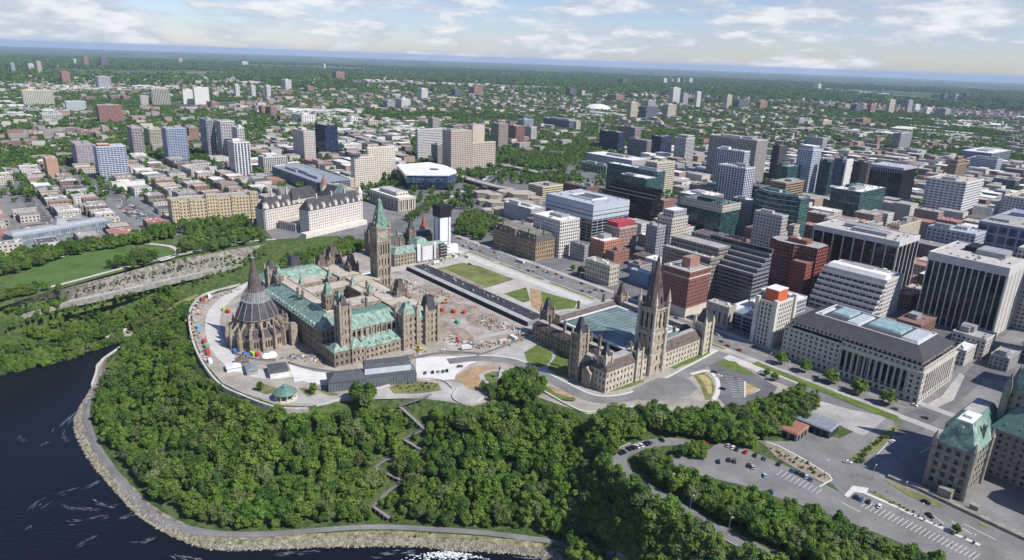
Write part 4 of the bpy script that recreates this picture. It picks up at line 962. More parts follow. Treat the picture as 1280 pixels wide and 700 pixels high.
eb.mansard(84, 72, 102, 90, 18, 24.5, 5, COPPER, None); q = eb.mb(); q.box(84, 69.2, 0, 102, 90, 18); eb.put('pavilion', q, STONE)
for x0, x1 in ((82.5, 86.5), (89, 102), (104, 106)):
    q = eb.mb(); q.box(x0, 68, 2, x1, 68.9, 17.5 + (x1 - x0 < 5) * 3, True); eb.put('wrapped_bay', q, WRAP)
q = eb.mb()
for i in range(12):
    x = 83 + i * 2.3; q.tube((x, 67.2, 0), (x, 67.2, 19), .09, n=4)
for k in range(7): q.tube((83, 67.2, 1.5 + k * 2.6), (109, 67.2, 1.5 + k * 2.6), .08, n=4)
for k in range(6):
    z = 2 + k * 3.4
    for y in (66, 71): q.tube((112, y, z), (124, y, z), .1, n=4)
    q.box(112, 66, z - .15, 124, 70, z, True)
for x in (112, 116, 120, 124): q.tube((x, 66, 0), (x, 66, 22), .1, n=4)
eb.put('scaffolding', q, METAL_G, None, 'stuff')
eb.chimneys([(70, 82), (78, 120), (90, 122), (112, 122), (64, 96)], 17, 25)
et = Bld('wrapped_tower', 'tower wrapped in white sheeting with a black shrouded top beside the front lawn', 'tower', W(133, 96), GRID)
h0 = 40.5
q = et.mb(); q.box(-7, -7, 0, 7, 7, h0); wt = et.put('white_sheeting', q, WRAP)
for x0, x1, y0, y1 in ((-7.25, -6.95, -5, -3), (-7.25, -6.95, 3, 5), (3.2, 5, -7.25, -6.95)):
    q = et.mb(); q.box(x0, y0, 8, x1, y1, h0 - .1, True); et.put('sheet_seam', q, METAL_G, wt)
q = et.mb(); q.box(-7.6, -7.6, h0, 7.6, 7.6, h0 + 12.4, True); q.box(-7.0, -7.0, h0 + 12.4, 7.0, 7.0, h0 + 12.8); et.put('black_shroud', q, BLACK)
q = et.mb(); q.box(-3, -12, 0, 14, -7.2, 8.5); et.put('hoarding', q, WRAP)

# ================================================================== town buildings
FOOT = []                                        # footprints taken: (cx, cy, radius, corners)
def place(near, l, r, h=None, base=None, rot=None, z0=0.0):
    """corner post of a building from its photographed top corner; returns origin, x length, y length, height"""
    rot = GRID if rot is None else rot
    if base is not None:
        g = un(near[0], base, z0)
        for _ in range(6):                       # keep the foot straight under the top corner
            lo, hi = 1.0, 260.0
            for _k in range(40):
                m = (lo + hi) / 2
                if pr(g + [0, 0, m])[1] > near[1]: lo = m
                else: hi = m
            h = lo; q = pr(g + [0, 0, h]); g = un(pr(g)[0] + near[0] - q[0], base, z0)
    N = un(near[0], near[1], z0 + h)
    xd = np.array([math.cos(rot), math.sin(rot), 0]); yd = np.array([-math.sin(rot), math.cos(rot), 0])
    def solve(d, tx, sg):
        lo, hi = 0.0, 420.0
        for _k in range(45):
            m = (lo + hi) / 2
            if (pr(N + d * m)[0] - tx) * sg < 0: lo = m
            else: hi = m
        return max(lo, 3.0)
    b = solve(xd, r, 1); a = solve(yd, l, -1)
    return N[:2], b, a, h
def take(o, b, a, rot):
    c, s = math.cos(rot), math.sin(rot)
    cs = [(o[0] + c * x - s * y, o[1] + s * x + c * y) for x, y in ((-3, -3), (b + 3, -3), (b + 3, a + 3), (-3, a + 3))]
    FOOT.append(cs)
def free_many(P):
    P = np.asarray(P, float); ok = np.ones(len(P), bool)
    for cs in FOOT:
        C = np.array(cs); lo = C.min(0); hi = C.max(0)
        i = np.where(ok & (P[:, 0] > lo[0]) & (P[:, 0] < hi[0]) & (P[:, 1] > lo[1]) & (P[:, 1] < hi[1]))[0]
        if len(i): ok[i[inpoly(P[i], cs)]] = False
    return ok
def free(x, y, r=0):
    for cs in FOOT:
        if inpoly([(x, y)], cs)[0]: return False
    return True
STY = {'G': (3.4, 3.5, .45, .45), 'g': (5.5, 4.2, .42, .45), 'B': (6, 3.6, .06, .5), 'P': (3.0, 3.8, .38, .10), 'C': (3.2, 3.7, .07, .14), 'R': (3.2, 3.4, .55, .5), 'W': (4.2, 3.6, .3, .5), 'K': (4.5, 3.0, .16, .38)}
def wallm(c, rough=.85): return mat('wall_%02d_%02d_%02d' % tuple(int(v * 100) for v in c), c, rough, .06, .15, fine=(.7, .07))
GL = {'d': WIN, 'k': glass_mat('black_glass', (0.008, 0.009, 0.013), (0.05, 0.055, 0.06), .12, .05), 'b': glass_mat('blue_glass', (0.022, 0.042, 0.085), (0.10, 0.15, 0.23), .28, .06),
      't': glass_mat('teal_glass', (0.014, 0.045, 0.046), (0.06, 0.15, 0.145), .3, .06), 's': glass_mat('silver_glass', (0.12, 0.16, 0.19), (0.26, 0.31, 0.34), .3, .1), 'o': WIN_OLD, 'n': glass_mat('navy_glass', (0.012, 0.02, 0.055), (0.05, 0.08, 0.16), .25, .06)}
def tb(label, near, l, r, h=None, base=None, sty='G', wall=(.42, .40, .37), gl='d', roof=FLAT_G, cat='office building', name='office_building', rot=None, par=.9, plant=1, group=None, cor=1.0, plinth=0.0, steps=None, tiers=None, bay=None, fl=None, pf=None, sf=None, d=.35, z0=0.0):
    o, b, a, h = place(near, l, r, h, base, rot, z0); rt = GRID if rot is None else rot
    B = Bld(name, label, cat, (o[0], o[1], z0), rt, group); take(o, b, a, rt)
    s_ = STY[sty]; k = dict(bay=bay or s_[0], fl=fl or s_[1], pf=pf if pf is not None else s_[2], sf=sf if sf is not None else s_[3])
    wm_ = wall if not isinstance(wall, tuple) else wallm(wall); B.b, B.a, B.h, B.o, B.rot = b, a, h, o, rt
    if steps:                                    # terraces climbing away from the street
        n, run, rise = steps
        for i in range(n + 1):
            B.block(i * run, .012 * i, b - .02 * i, a - .012 * i, (h - n * rise + (i - 1) * rise) if i else 0, h - n * rise + i * rise, wall=wm_, glass=GL[gl], roof=roof, par=.7, cor=.8, d=d, **k)
    else:
        B.block(0, 0, b, a, 0, h, wall=wm_, glass=GL[gl], roof=roof, par=par, cor=cor, plinth=plinth, d=d, **k)
    r_ = random.Random(label)
    x_off = steps[0] * steps[1] if steps else 0
    for _ in range(plant):
        if b - x_off < 9 or a < 9: break
        pw = r_.uniform(.22, .45) * (b - x_off); pl = r_.uniform(.22, .45) * a; px_ = x_off + r_.uniform(.1, .8) * (b - x_off - pw); py_ = r_.uniform(.1, .9) * (a - pl); ph = r_.uniform(2.5, 4.5)
        q = B.mb(); q.box(px_, py_, h + .06, px_ + pw, py_ + pl, h + ph); ring(q, px_, py_, px_ + pw, py_ + pl, h + ph, h + ph + .4, .2); B.put('plant_room', q, wm_ if r_.random() < .5 else METAL_G)
    B.clutter(x_off + 1.5, 1.5, b - 1.5, a - 1.5, h + .06, int(3 + min(16, b * a / 110)), len(label) * 7 + int(near[0]), METAL_G if r_.random() < .6 else METAL_W, 2.6)
    if tiers:
        for (x0, y0, x1, y1, z1, wl_, g2) in tiers:
            B.block(x0 * b, y0 * a, x1 * b, y1 * a, h, h + z1, wall=wallm(wl_), glass=GL[g2], roof=roof, par=.6, cor=.6, **k)
    return B
TN = dict(cat='tower', name='office_tower'); AP = dict(cat='apartment tower', name='apartment_tower')
WHT = (.60, .59, .57); CRM = (.52, .46, .37); GRY = (.30, .30, .31); LGR = (.42, .42, .42); BRN = (.20, .15, .125); RED = (.27, .10, .085); DRK = (.045, .045, .052); BEI = (.45, .40, .33); SIL = (.38, .41, .45)
# ---- along the main street, left to right
tb('white nine storey office block with arched top windows beside the mansard government block', (700.6, 277), 667, 725, base=322.5, sty='G', wall=(.56, .54, .50), bay=3.3, fl=3.7, roof=FLAT_W)
tb('small grey stone street building left of the orange brick block', (731, 307.6), 712.8, 736, base=328, sty='R', wall=GRY)
tb('orange and brown brick office block behind the old stone embassy', (755.6, 302.9), 738, 778, h=22, sty='R', wall=(.40, .20, .125), roof=FLAT_W)
tb('low red brick rear block behind the old stone embassy', (768, 316), 757, 787, h=15, sty='R', wall=(.28, .14, .11), roof=FLAT_D)
B = tb('striped red and white office block with a crimson roof storey', (775, 286), 756, 797, h=33, sty='P', wall=(.50, .36, .31), bay=2.4)
q = B.mb(); q.box(1, 4, B.h + .9, B.b - .5, B.a - 2, B.h + 5.5); B.put('roof_storey', q, mat('crimson_panel', (.36, .05, .06), .6, .08))
B = tb('broad silver clad office block with an open square well in its roof', (742, 257), 683, 786.5, h=46, sty='C', wall=SIL, gl='k', roof=mat('pale_blue_roofing', (.36, .39, .43), .8, .06), plant=0, bay=9)
q = B.mb()
for i, z in enumerate((B.h - 18, B.h - 12.5, B.h - 7.5)): q.box(-.6, -.6, z, B.b + .6, B.a + .6, z + 4.1 + (i == 2) * 3, True)
B.put('cladding_bands', q, mat('silver_panel', (.42, .47, .53), .5, .04), None, 'stuff')
q = B.mb(); ring(q, B.b * .3, B.a * .25, B.b * .72, B.a * .72, B.h + .1, B.h + 2.2, 1.2); B.put('well_parapet', q, METAL_W)
q = B.mb(); q.box(B.b * .3 + 1.4, B.a * .25 + 1.4, B.h + .1, B.b * .72 - 1.4, B.a * .72 - 1.4, B.h + .2); B.put('well_shade_plate', q, FLAT_D)  # dark plate at roof level paints the shade of the open well
B = tb('old two storey stone embassy with balustraded roof on the main street', (762.6, 333.5), 732, 774.4, base=358, sty='R', wall=(.44, .40, .34), gl='o', bay=3.2, fl=5.2, plant=0, roof=mat('mossy_roof', (.25, .26, .21), .9, .2))
tb('blue sheeted low building with a pale roof behind the spire', (811, 344), 787, 818, h=13, sty='G', wall=(.16, .24, .36), roof=FLAT_W, bay=6, pf=.96, sf=.95)
tb('small grey flat roofed building between the blue sheeted block and the old embassy', (800, 333), 785, 815, h=10, sty='R', wall=GRY, roof=mat('brown_roof', (.20, .13, .12), .9, .1))
B = tb('dark red brick hotel block with white base and cornice behind the spire', (862.5, 341), 830.6, 888.8, base=398, sty='R', wall=(.21, .095, .08), bay=2.9, fl=3.3, roof=FLAT_G, plant=0)
q = B.mb(); ring(q, 0, 0, B.b, B.a, B.h - 6, B.h - 5.2, .5, .5); ring(q, 0, 0, B.b, B.a, B.h + .2, B.h + 1.0, .7, .6); ring(q, 0, 0, B.b, B.a, 0.02, 9, .4, .12); B.put('stone_dressings', q, LIME, None, 'stuff')
q = B.mb(); q.box(B.b * .35, B.a * .3, B.h, B.b * .8, B.a * .62, B.h + 9); B.put('penthouse', q, wallm((.30, .17, .14)))
B = tb('big brown concrete office block with gridded end behind the red brick hotel', (888.4, 324), 829, 911.7, h=44, sty='W', wall=(.25, .225, .20), roof=FLAT_G, bay=3.4, tiers=[(.38, 0, 1, 1, 8, (.24, .21, .19), 'k')], plant=0)
tb('maroon roofed brick building left of the white tower with the orange top', (924, 358), 908.7, 943.7, h=18, sty='R', wall=CRM, roof=mat('maroon_roof', (.25, .095, .09), .8, .08), tiers=[(.02, .02, .98, .98, 5, (.25, .09, .085), 'k')], plant=0)
B = tb('grey stone temple fronted bank museum on the main street', (911.5, 386), 884, 921, base=412.5, sty='G', wall=(.33, .315, .28), gl='o', bay=6, fl=12, pf=.6, sf=.25, plinth=2, cor=4.0, plant=0)
tb('low block with a broad white roof behind the stone bank museum', (921, 392), 903, 962, h=13, sty='C', wall=SIL, gl='t', roof=FLAT_W, plant=0)
tb('low modern glass fronted block left of the white tower with the orange top', (941, 398), 916, 956, h=14, sty='C', wall=SIL, gl='k', roof=mat('teal_skylight', (.16, .25, .30), .3, .1), bay=8)
B = tb('white art deco office tower with an orange box on its roof', (970.4, 380.5), 948, 994, base=434.5, sty='P', wall=(.57, .55, .50), bay=3.0, pf=.5, sf=.28, fl=3.6, **TN, plant=0)
q = B.mb(); q.box(B.b * .12, B.a * .08, B.h, B.b * .62, B.a * .8, B.h + 9.5); ob = B.put('orange_box', q, mat('orange_panel', (.55, .13, .05), .6, .06)); q = B.mb(); q.box(B.b * .12 - .2, B.a * .08 - .2, B.h + 9.5, B.b * .62 + .2, B.a * .8 + .2, B.h + 10); B.put('lid', q, FLAT_W, ob)
for x, y in ((0, 0), (0, B.a), (B.b, 0)):
    q = B.mb(); q.box(x - 1.6, y - 1.6, 0, x + 1.6, y + 1.6, B.h + 3); B.put('corner_turret', q, wallm((.57, .55, .50)))
tb('white and glass annex behind the white tower with the orange top', (997, 376), 951, 1009, h=30, sty='C', wall=WHT, gl='s', roof=FLAT_W)
tb('low maroon roofed brick block behind the colonnaded bank', (1151.6, 408), 1121, 1171, h=14, sty='R', wall=(.20, .12, .10), roof=mat('maroon_flat', (.20, .115, .11), .9, .1), plant=1)
tb('pale low block with rooftop plant beside the white pilastered slab', (1233, 426), 1191, 1246, h=17, sty='G', wall=(.50, .47, .43), roof=FLAT_G, plant=2)
tb('small curved cornered white block right of the colonnaded bank', (1208, 440), 1193, 1229, h=12, sty='R', wall=(.50, .48, .45), roof=FLAT_W, plant=1)
tb('low grey roofed block at the foot of the white pilastered slab', (1262, 450), 1238, 1278, h=10, sty='R', wall=GRY, roof=FLAT_G)
# ---- second rows
B = tb('cream and grey stepped office tower behind the crimson topped block', (840.5, 274), 822, 860.5, h=50, sty='G', wall=(.50, .46, .39), roof=FLAT_W, tiers=[(.15, .1, .95, .8, 8, (.34, .34, .37), 'd')], **TN)
tb('grey glass side wing of the cream stepped tower', (822, 284), 808, 836, h=42, sty='G', wall=(.27, .28, .32), **TN)
B = tb('office block with cream upper storeys over green glass', (903.3, 257), 851, 926, h=48, sty='C', wall=(.035, .075, .07), gl='t', roof=mat('slate_blue_roof', (.24, .28, .34), .6, .06), plant=1)
q = B.mb(); g = B.mb(); fac(q, g, -.5, -.5, B.b + .5, B.a + .5, B.h - 9, B.h + .4, 3.2, 4.2, .55, .55); w = B.put('upper_storeys', q, wallm((.46, .43, .37))); B.put('glazing', g, WIN, w)
tb('dark terraced office block stepping back in grey bands behind the brown block', (946, 318), 868, 966, h=56, sty='B', wall=(.17, .18, .205), gl='k', steps=(5, 5.5, 3.8), roof=FLAT_G)
tb('grey concrete grid office slab right of the dark terraced block', (978.2, 271), 943.6, 985.6, h=60, sty='G', wall=(.42, .40, .38), bay=3.8, fl=3.8, **TN)
tb('narrow beige grid block left of the columned dark office block', (993, 283), 986, 1000, h=45, sty='G', wall=BEI)
B = tb('teal glass office tower with curved white balcony lines', (1001, 249), 943, 1013, h=62, sty='B', wall=(.08, .15, .155), gl='t', sf=.16, bay=9, **TN)
q = B.mb(); n = 14
arc = [(B.b * .02, B.a * .05)] + [(-7 * math.sin(math.pi * i / n), B.a * (.05 + .9 * i / n)) for i in range(n + 1)] + [(B.b * .02, B.a * .95)]
q.prism(arc[::-1], 0, B.h + 4); cg = B.put('curved_front', q, GL['t'])
for z in range(4, int(B.h) + 4, 6):
    q = B.mb(); q.prism([(x * 1.04, y) for x, y in arc[::-1]], z, z + .5, True); B.put('balcony_line', q, METAL_W, cg)
q = B.mb(); q.lathe(B.b * .3, B.a * .5, [(2.2, B.h + .5), (2.2, B.h + 3), (1.6, B.h + 4.6), (.1, B.h + 5.4)], 12); B.put('roof_ball', q, METAL_W)
tb('tan office block with orange brown floor bands and a blank grey end', (982.8, 229.5), 963, 1005.6, h=55, sty='B', wall=(.33, .25, .16), gl='k', roof=FLAT_G, **TN)
B = tb('white topped terraced office block stepping down toward the bank building', (1109, 352), 1030, 1130, h=36, sty='W', wall=(.55, .53, .51), steps=None, bay=3.2, fl=3.7, pf=.45, sf=.5, roof=FLAT_G, plant=1)
for i in range(6):
    z1 = B.h - 3 - i * 4.6 ; x0 = -3.0 * (i + 1)
    B.block(x0, .02 * i + .02, x0 + 3.0, B.a - .02 * i, 0, z1, wall=wallm((.55, .53, .51)), glass=GL['k'], bay=6, fl=4.2, pf=.1, sf=.4, roof=FLAT_G, par=.8, cor=.8, wname='terrace')
q = B.mb(); q.frustum(.4, 2, B.b * .4, B.a - 2, B.h + .1, 4, 3, B.b * .38, B.a - 3, B.h + 4); B.put('sloped_white_roof', q, FLAT_W)
for i in range(4):
    q = B.mb(); x, y = B.b * (.45 + .15 * (i % 3)), B.a * (.06 + .09 * i); q.tube((x, y, B.h), (x, y, B.h + 2.5), .15); q.lathe(x, y, [(.3, B.h + 2.4), (1.7, B.h + 3.3), (1.9, B.h + 3.9)], 10); B.put('satellite_dish', q, METAL_W)
# columned dark blocks with white roof slabs
def columned(label, near, l, r, h, nl, nr, slab, bandh, wallc=(.50, .49, .47)):
    B = tb(label, near, l, r, h=h, sty='C', wall=(.012, .012, .015), sf=.04, pf=.03, gl='k', roof=mat('pale_gravel_roof', (.40, .385, .365), .95, .08, fine=(.6, .08)), par=0, plant=2, cor=.3)
    m = wallm(wallc); q = B.mb(); ring(q, 0, 0, B.b, B.a, h - bandh, h + .8, 1.4, .9); B.put('roof_slab', q, m)
    for i in range(nl + 1):
        q = B.mb(); y = B.a * i / nl; q.box(-.9, y - .45, 0, .1, y + .45, h - bandh); B.put('pilaster', q, m)
    for i in range(nr + 1):
        q = B.mb(); x = B.b * i / nr; q.box(x - .45, -.9, 0, x + .45, .1, h - bandh); B.put('pilaster', q, m)
    return B
columned('dark office block with pale columns and flat overhanging roof behind the white terraced block', (1124, 303), 1019, 1149, 58, 8, 5, 1, 4.5)
B = columned('dark glass office slab with white pilasters and deep white roof band at right', (1261.7, 336), 1163, 1292, 62, 12, 6, 1, 6.5)
q = B.mb(); q.box(3, -.6, 0, B.b - 1, -.5, B.h - 6.6); B.put('blank_side', q, wallm((.47, .46, .44)))
# red brick faceted tower
o_, b_, a_, h_ = place((1020, 313), 976, 1044, h=46)
B = Bld('office_tower', 'faceted red brick office tower with a chamfered roof left of the columned block', 'tower', (o_[0], o_[1], 0), GRID); take(o_, b_, a_, GRID)
def poly_tower(B, poly, z0, z1, fl, wall, glass, d=.45, sf=.42, roofm=FLAT_G):
    c = np.mean(poly, axis=0); core = [tuple(c + (np.array(p) - c) * (1 - d * 2 / max(8, np.hypot(*(np.array(p) - c))))) for p in poly]
    g = B.mb(); g.prism(core, z0, z1); q = B.mb(); n = int((z1 - z0) / fl)
    for j in range(n + 1):
        z = z0 + j * fl; q.prism(poly, z, min(z + fl * sf, z1 + .8), True)
    m = len(poly)
    for i in range(m):
        p0, p1 = np.array(poly[i]), np.array(poly[(i + 1) % m]); L = np.hypot(*(p1 - p0)); k = max(1, int(L / 3.2))
        for s in range(k):
            p = p0 + (p1 - p0) * s / k + (c - p0) * .004; q.box(p[0] - .4, p[1] - .4, z0, p[0] + .4, p[1] + .4, z1)
    w = B.put('wall', q, wall); B.put('glazing', g, glass, w); q = B.mb(); q.prism([tuple(c + (np.array(p) - c) * .97) for p in poly], z1 + .7, z1 + .95); B.put('roof', q, roofm)
RB = wallm((.25, .085, .07)); b_, a_ = 30, 52
poly_tower(B, [(4, 0), (b_ - 4, 0), (b_, 6), (b_, a_ - 14), (b_ - 12, a_), (8, a_), (0, a_ - 12), (0, 22), (4, 18)], 0, h_, 3.6, RB, GL['d'])
B.block(-10, 2, 3.5, 17, 0, h_ - 13, wall=RB, glass=GL['k'], bay=3, fl=3.4, pf=.5, sf=.5, roof=mat('brown_roof', (.2, .13, .12)), par=.8)
q = B.mb(); q.box(8, 14, h_ + .9, 20, 34, h_ + 5); B.put('plant_room', q, wallm((.22, .09, .08)))
q = B.mb(); q.tube((10, 24, h_ + 5), (10, 24, h_ + 6.5), 2.2, n=14); B.put('fan_drum', q, METAL_W)
# ---- right hand towers
B = tb('black glass tower with a pale tabled roof at right', (1129.7, 210.5), 1089, 1146.5, h=66, sty='P', wall=(.022, .020, .024), gl='k', roof=mat('pale_blue_roofing'  , (.36, .39, .43)), par=.3, plant=0, **TN)
q = B.mb(); ring(q, 0, 0, B.b, B.a, B.h - 3.2, B.h + .6, 1, .6); B.put('roof_band', q, wallm((.33, .35, .37)))
q = B.mb()
for i in range(14): q.box(-.5, B.a * (i + .3) / 14, B.h - 9, .02, B.a * (i + .6) / 14, B.h - 3.3, True)
B.put('fins', q, wallm((.30, .30, .31)), None, 'stuff')
tb('teal glass office block with a bright white roof', (1076.3, 241), 1039.4, 1107.7, h=50, sty='B', wall=(.055, .10, .10), gl='t', roof=FLAT_W, sf=.3, plant=2)
B = tb('white concrete grid tower with wide square windows at right', (1208.5, 229), 1159, 1230, h=64, sty='g', wall=(.62, .61, .59), gl='b', roof=FLAT_B, bay=6.2, fl=4.0, pf=.22, sf=.5, **TN)
tb('glass fronted block with stepped silver roof before the white grid tower', (1220, 294), 1160, 1233, h=38, sty='g', wall=SIL, gl='b', roof=mat('pale_blue_roofing', (.36, .39, .43)), bay=5, plant=2)
tb('blue glass office block with square grey frames at the right edge', (1302, 290), 1224, 1342, h=46, sty='g', wall=(.22, .25, .34), gl='n', roof=FLAT_G, bay=11, fl=10, pf=.22, sf=.22, plant=2)
tb('white banded tower top at the right edge above the blue framed block', (1312, 253), 1254.5, 1345, h=48, sty='W', wall=(.50, .51, .52), gl='d', roof=FLAT_B, **TN)
B = tb('tan art deco hotel tower with stepped crown at right', (1196, 206), 1185, 1209.6, h=46, sty='P', wall=(.36, .26, .19), gl='o', bay=2.6, tiers=[(.12, .12, .88, .88, 7, (.36, .26, .19), 'o'), (.28, .28, .72, .72, 13, (.33, .23, .17), 'o')], cat='hotel', name='hotel', plant=0)
tb('pale blue office block with zigzag floor bands near the right edge', (1247, 200), 1213.6, 1253.6, h=33, sty='B', wall=(.42, .46, .52), gl='b', roof=FLAT_G, plant=2)
tb('long grey glass rooftop block behind the zigzag banded offices', (1240, 192), 1203, 1264, h=32, sty='C', wall=SIL, gl='b', roof=FLAT_W)
tb('low dark glass block right of the zigzag banded offices', (1270, 226), 1242, 1276, h=22, sty='C', wall=GRY, gl='n')
tb('brown roofed beige block below the black glass tower', (1124.8, 283), 1109, 1152, h=27, sty='R', wall=CRM, roof=mat('umber_roof', (.14, .11, .10), .9, .1))
tb('white and blue balconied condominium tower', (1016.6, 188), 997.7, 1027.6, h=80, sty='K', wall=(.52, .56, .62), gl='b', roof=FLAT_W, tiers=[(.1, .1, .9, .9, 6, (.5, .54, .6), 'b')], **AP)
tb('black and teal striped glass tower right of the white balconied condominium', (1038.6, 203), 1025, 1043, h=62, sty='P', wall=(.03, .06, .065), gl='t', **TN)
tb('slim blue grey glass tower with a red roof box', (1054, 199), 1043, 1058, h=60, sty='C', wall=(.2, .26, .33), gl='b', roof=mat('red_roof', (.4, .07, .08)), **TN)
tb('narrow blank white slab tower beside the slim blue grey one', (1059, 200), 1057, 1067, h=60, sty='G', wall=(.60, .58, .55), pf=.85, sf=.5, **AP)
tb('dark brown balconied apartment tower left of the black glass tower', (1086, 204), 1067, 1090, h=54, sty='K', wall=(.14, .12, .115), gl='k', **AP)
tb('slim dark tower left of the white balconied condominium', (975, 183), 966, 985, h=72, sty='G', wall=(.07, .07, .08), gl='d', **AP)
tb('green glass low tower in front of the slim dark tower', (985, 209), 970, 1003, h=52, sty='C', wall=(.05, .10, .09), gl='t')
tb('grey white apartment slab standing alone above the right hand streets', (1126.6, 167), 1117, 1141, base=190, sty='P', wall=(.42, .42, .43), gl='d', **AP)
tb('grey slab block behind the white balconied condominium', (1029, 173), 1006, 1035, h=42, sty='P', wall=(.46, .47, .49), gl='d', **AP)
tb('small white ended office block right of the lone apartment slab', (1147, 188), 1133, 1153, base=200, sty='C', wall=WHT, gl='b')
# ---- middle of the town
B = tb('huge ribbed concrete office tower with a roof box behind the white stepped tower', (946.6, 176), 887, 960.7, h=84, sty='P', wall=(.46, .43, .41), gl='k', bay=3.2, pf=.42, roof=FLAT_G, plant=2, **TN)
tb('white and blue stepped postmodern tower in front of the huge ribbed tower', (931, 190), 895.5, 938, h=76, sty='P', wall=(.56, .60, .62), gl='n', roof=mat('mint_roof', (.50, .60, .55), .7, .05), bay=4.4, pf=.3, sf=.2, plant=1, **TN)
tb('lower white framed tier of the stepped postmodern tower', (932.4, 211), 898, 944, h=64, sty='P', wall=(.56, .59, .62), gl='n', bay=4.8, pf=.3, sf=.18, **TN)
tb('beige banded office tower left of the white slim tower', (821.6, 204), 807.5, 844.5, h=56, sty='W', wall=(.52, .46, .38), gl='d', roof=FLAT_B, pf=.25, sf=.55, **TN)
tb('wide teal glass block with white roof behind the black tower', (822.4, 215), 759, 832, h=48, sty='C', wall=(.10, .18, .18), gl='t', roof=FLAT_W, plant=1)
tb('lower teal glass step with a white roof', (808, 224), 775, 822, h=40, sty='C', wall=(.09, .16, .16), gl='t', roof=FLAT_W)
B = tb('black glass block with terraced top beside the teal glass block', (816, 240), 755, 827.5, h=50, sty='B', wall=(.012, .013, .016), gl='k', sf=.3, roof=FLAT_D, plant=0, steps=(3, 7, 3.6))
tb('violet grey pinstriped office block', (809, 176), 785.5, 815, h=42, sty='P', wall=(.30, .27, .29), gl='k', bay=2.6)
tb('black glass slab right of the pinstriped block', (827, 171), 814.6, 841, h=46, sty='C', wall=(.05, .05, .065), gl='n', **TN)
tb('white slim apartment tower with stepped top', (858, 173), 844, 869, h=58, sty='K', wall=(.50, .50, .50), gl='d', tiers=[(.2, .05, .95, .9, 5, (.56, .54, .5), 'd')], **AP)
tb('navy glass office block with a beige end beside the canal woods', (773.6, 166), 750, 782, base=192, sty='C', wall=(.05, .06, .12), gl='n')
tb('brown and white slab behind the navy glass office block', (794, 160), 772, 802, h=48, sty='B', wall=(.34, .27, .26), gl='d', **AP)
tb('green roofed hall with framed bays beside the canal', (758, 208), 726.5, 768, base=218, sty='g', wall=(.34, .37, .32), gl='t', roof=mat('green_flat_roof', (.12, .20, .17), .8, .1), bay=8, fl=12, pf=.25, sf=.2, plant=2)
tb('low cluttered roof complex behind the green roofed hall', (790, 201), 733, 812, h=16, sty='R', wall=LGR, roof=FLAT_W, plant=3)
tb('cream yellow office block with banded windows above the arts centre', (678.6, 234), 660.5, 703.7, h=22, sty='B', wall=(.56, .49, .30), gl='d', roof=FLAT_G)
tb('maroon brick block right of the cream yellow offices', (733.6, 235), 704.5, 749, h=16, sty='R', wall=(.22, .11, .10), roof=FLAT_D)
tb('white roofed block left of the white nine storey offices', (664, 262), 630, 682, h=20, sty='R', wall=LGR, roof=FLAT_W, plant=3)
tb('grey rooftop block behind the terraced dark offices', (880, 247), 848, 905, h=34, sty='R', wall=(.28, .26, .26), roof=FLAT_W)
tb('brown roofed low block in front of the white slim tower', (893, 236), 862, 912, h=26, sty='R', wall=(.30, .25, .23), roof=mat('umber_roof', (.14, .11, .10)), plant=2)
tb('dark grey glass block below the huge ribbed tower', (950, 234), 912, 962, h=34, sty='C', wall=(.18, .19, .21), gl='k', roof=FLAT_D, plant=2)
tb('grey block with white roof left of the grey concrete grid slab', (942, 252), 916, 950, h=46, sty='R', wall=(.30, .30, .33), roof=FLAT_W)
# ---- headquarters by the canal
tb('tall beige headquarters slab with gridded windows beside the canal', (564, 164), 553, 590, base=214, sty='G', wall=(.47, .40, .34), bay=4.2, fl=3.8, roof=FLAT_B, **TN)
tb('long lower wing of the beige headquarters with pillared base', (590, 179), 588, 619.6, base=211, sty='G', wall=(.50, .43, .36), bay=4.2, fl=3.8, roof=FLAT_W)
tb('blank topped rear tower of the beige headquarters', (591, 157), 585, 606, h=78, sty='G', wall=(.50, .42, .35), pf=.9, sf=.8, **TN)
tb('white horizontally banded office slab left of the beige headquarters', (522, 162), 520, 553.6, base=198, sty='B', wall=(.52, .51, .50), gl='d', sf=.6)
tb('dark topped narrow tower behind the white banded slab', (541, 148), 534.5, 549, base=172, sty='G', wall=(.36, .34, .30), **AP)
tb('narrow grey slab in front of the beige headquarters', (547, 182), 539, 553, base=205, sty='R', wall=(.26, .25, .25))
tb('dark and beige twin faced tower right of the beige headquarters', (623.6, 155), 614, 635.5, base=186, sty='G', wall=(.30, .25, .22), **AP)
tb('red brick ribbed apartment slab right of the dark and beige tower', (645, 158), 635.6, 656, base=181, sty='P', wall=(.36, .17, .145), **AP)
tb('white apartment block right of the red brick ribbed slab', (664, 159), 656, 671, base=179, sty='K', wall=WHT, **AP)
tb('pale blue glass block behind the white apartment block', (655, 150), 647, 667, h=42, sty='C', wall=SIL, gl='s')
tb('long grey glass institute block beyond the canal woods', (712, 151), 679, 727, h=30, sty='C', wall=(.30, .33, .38), gl='b', plant=2)
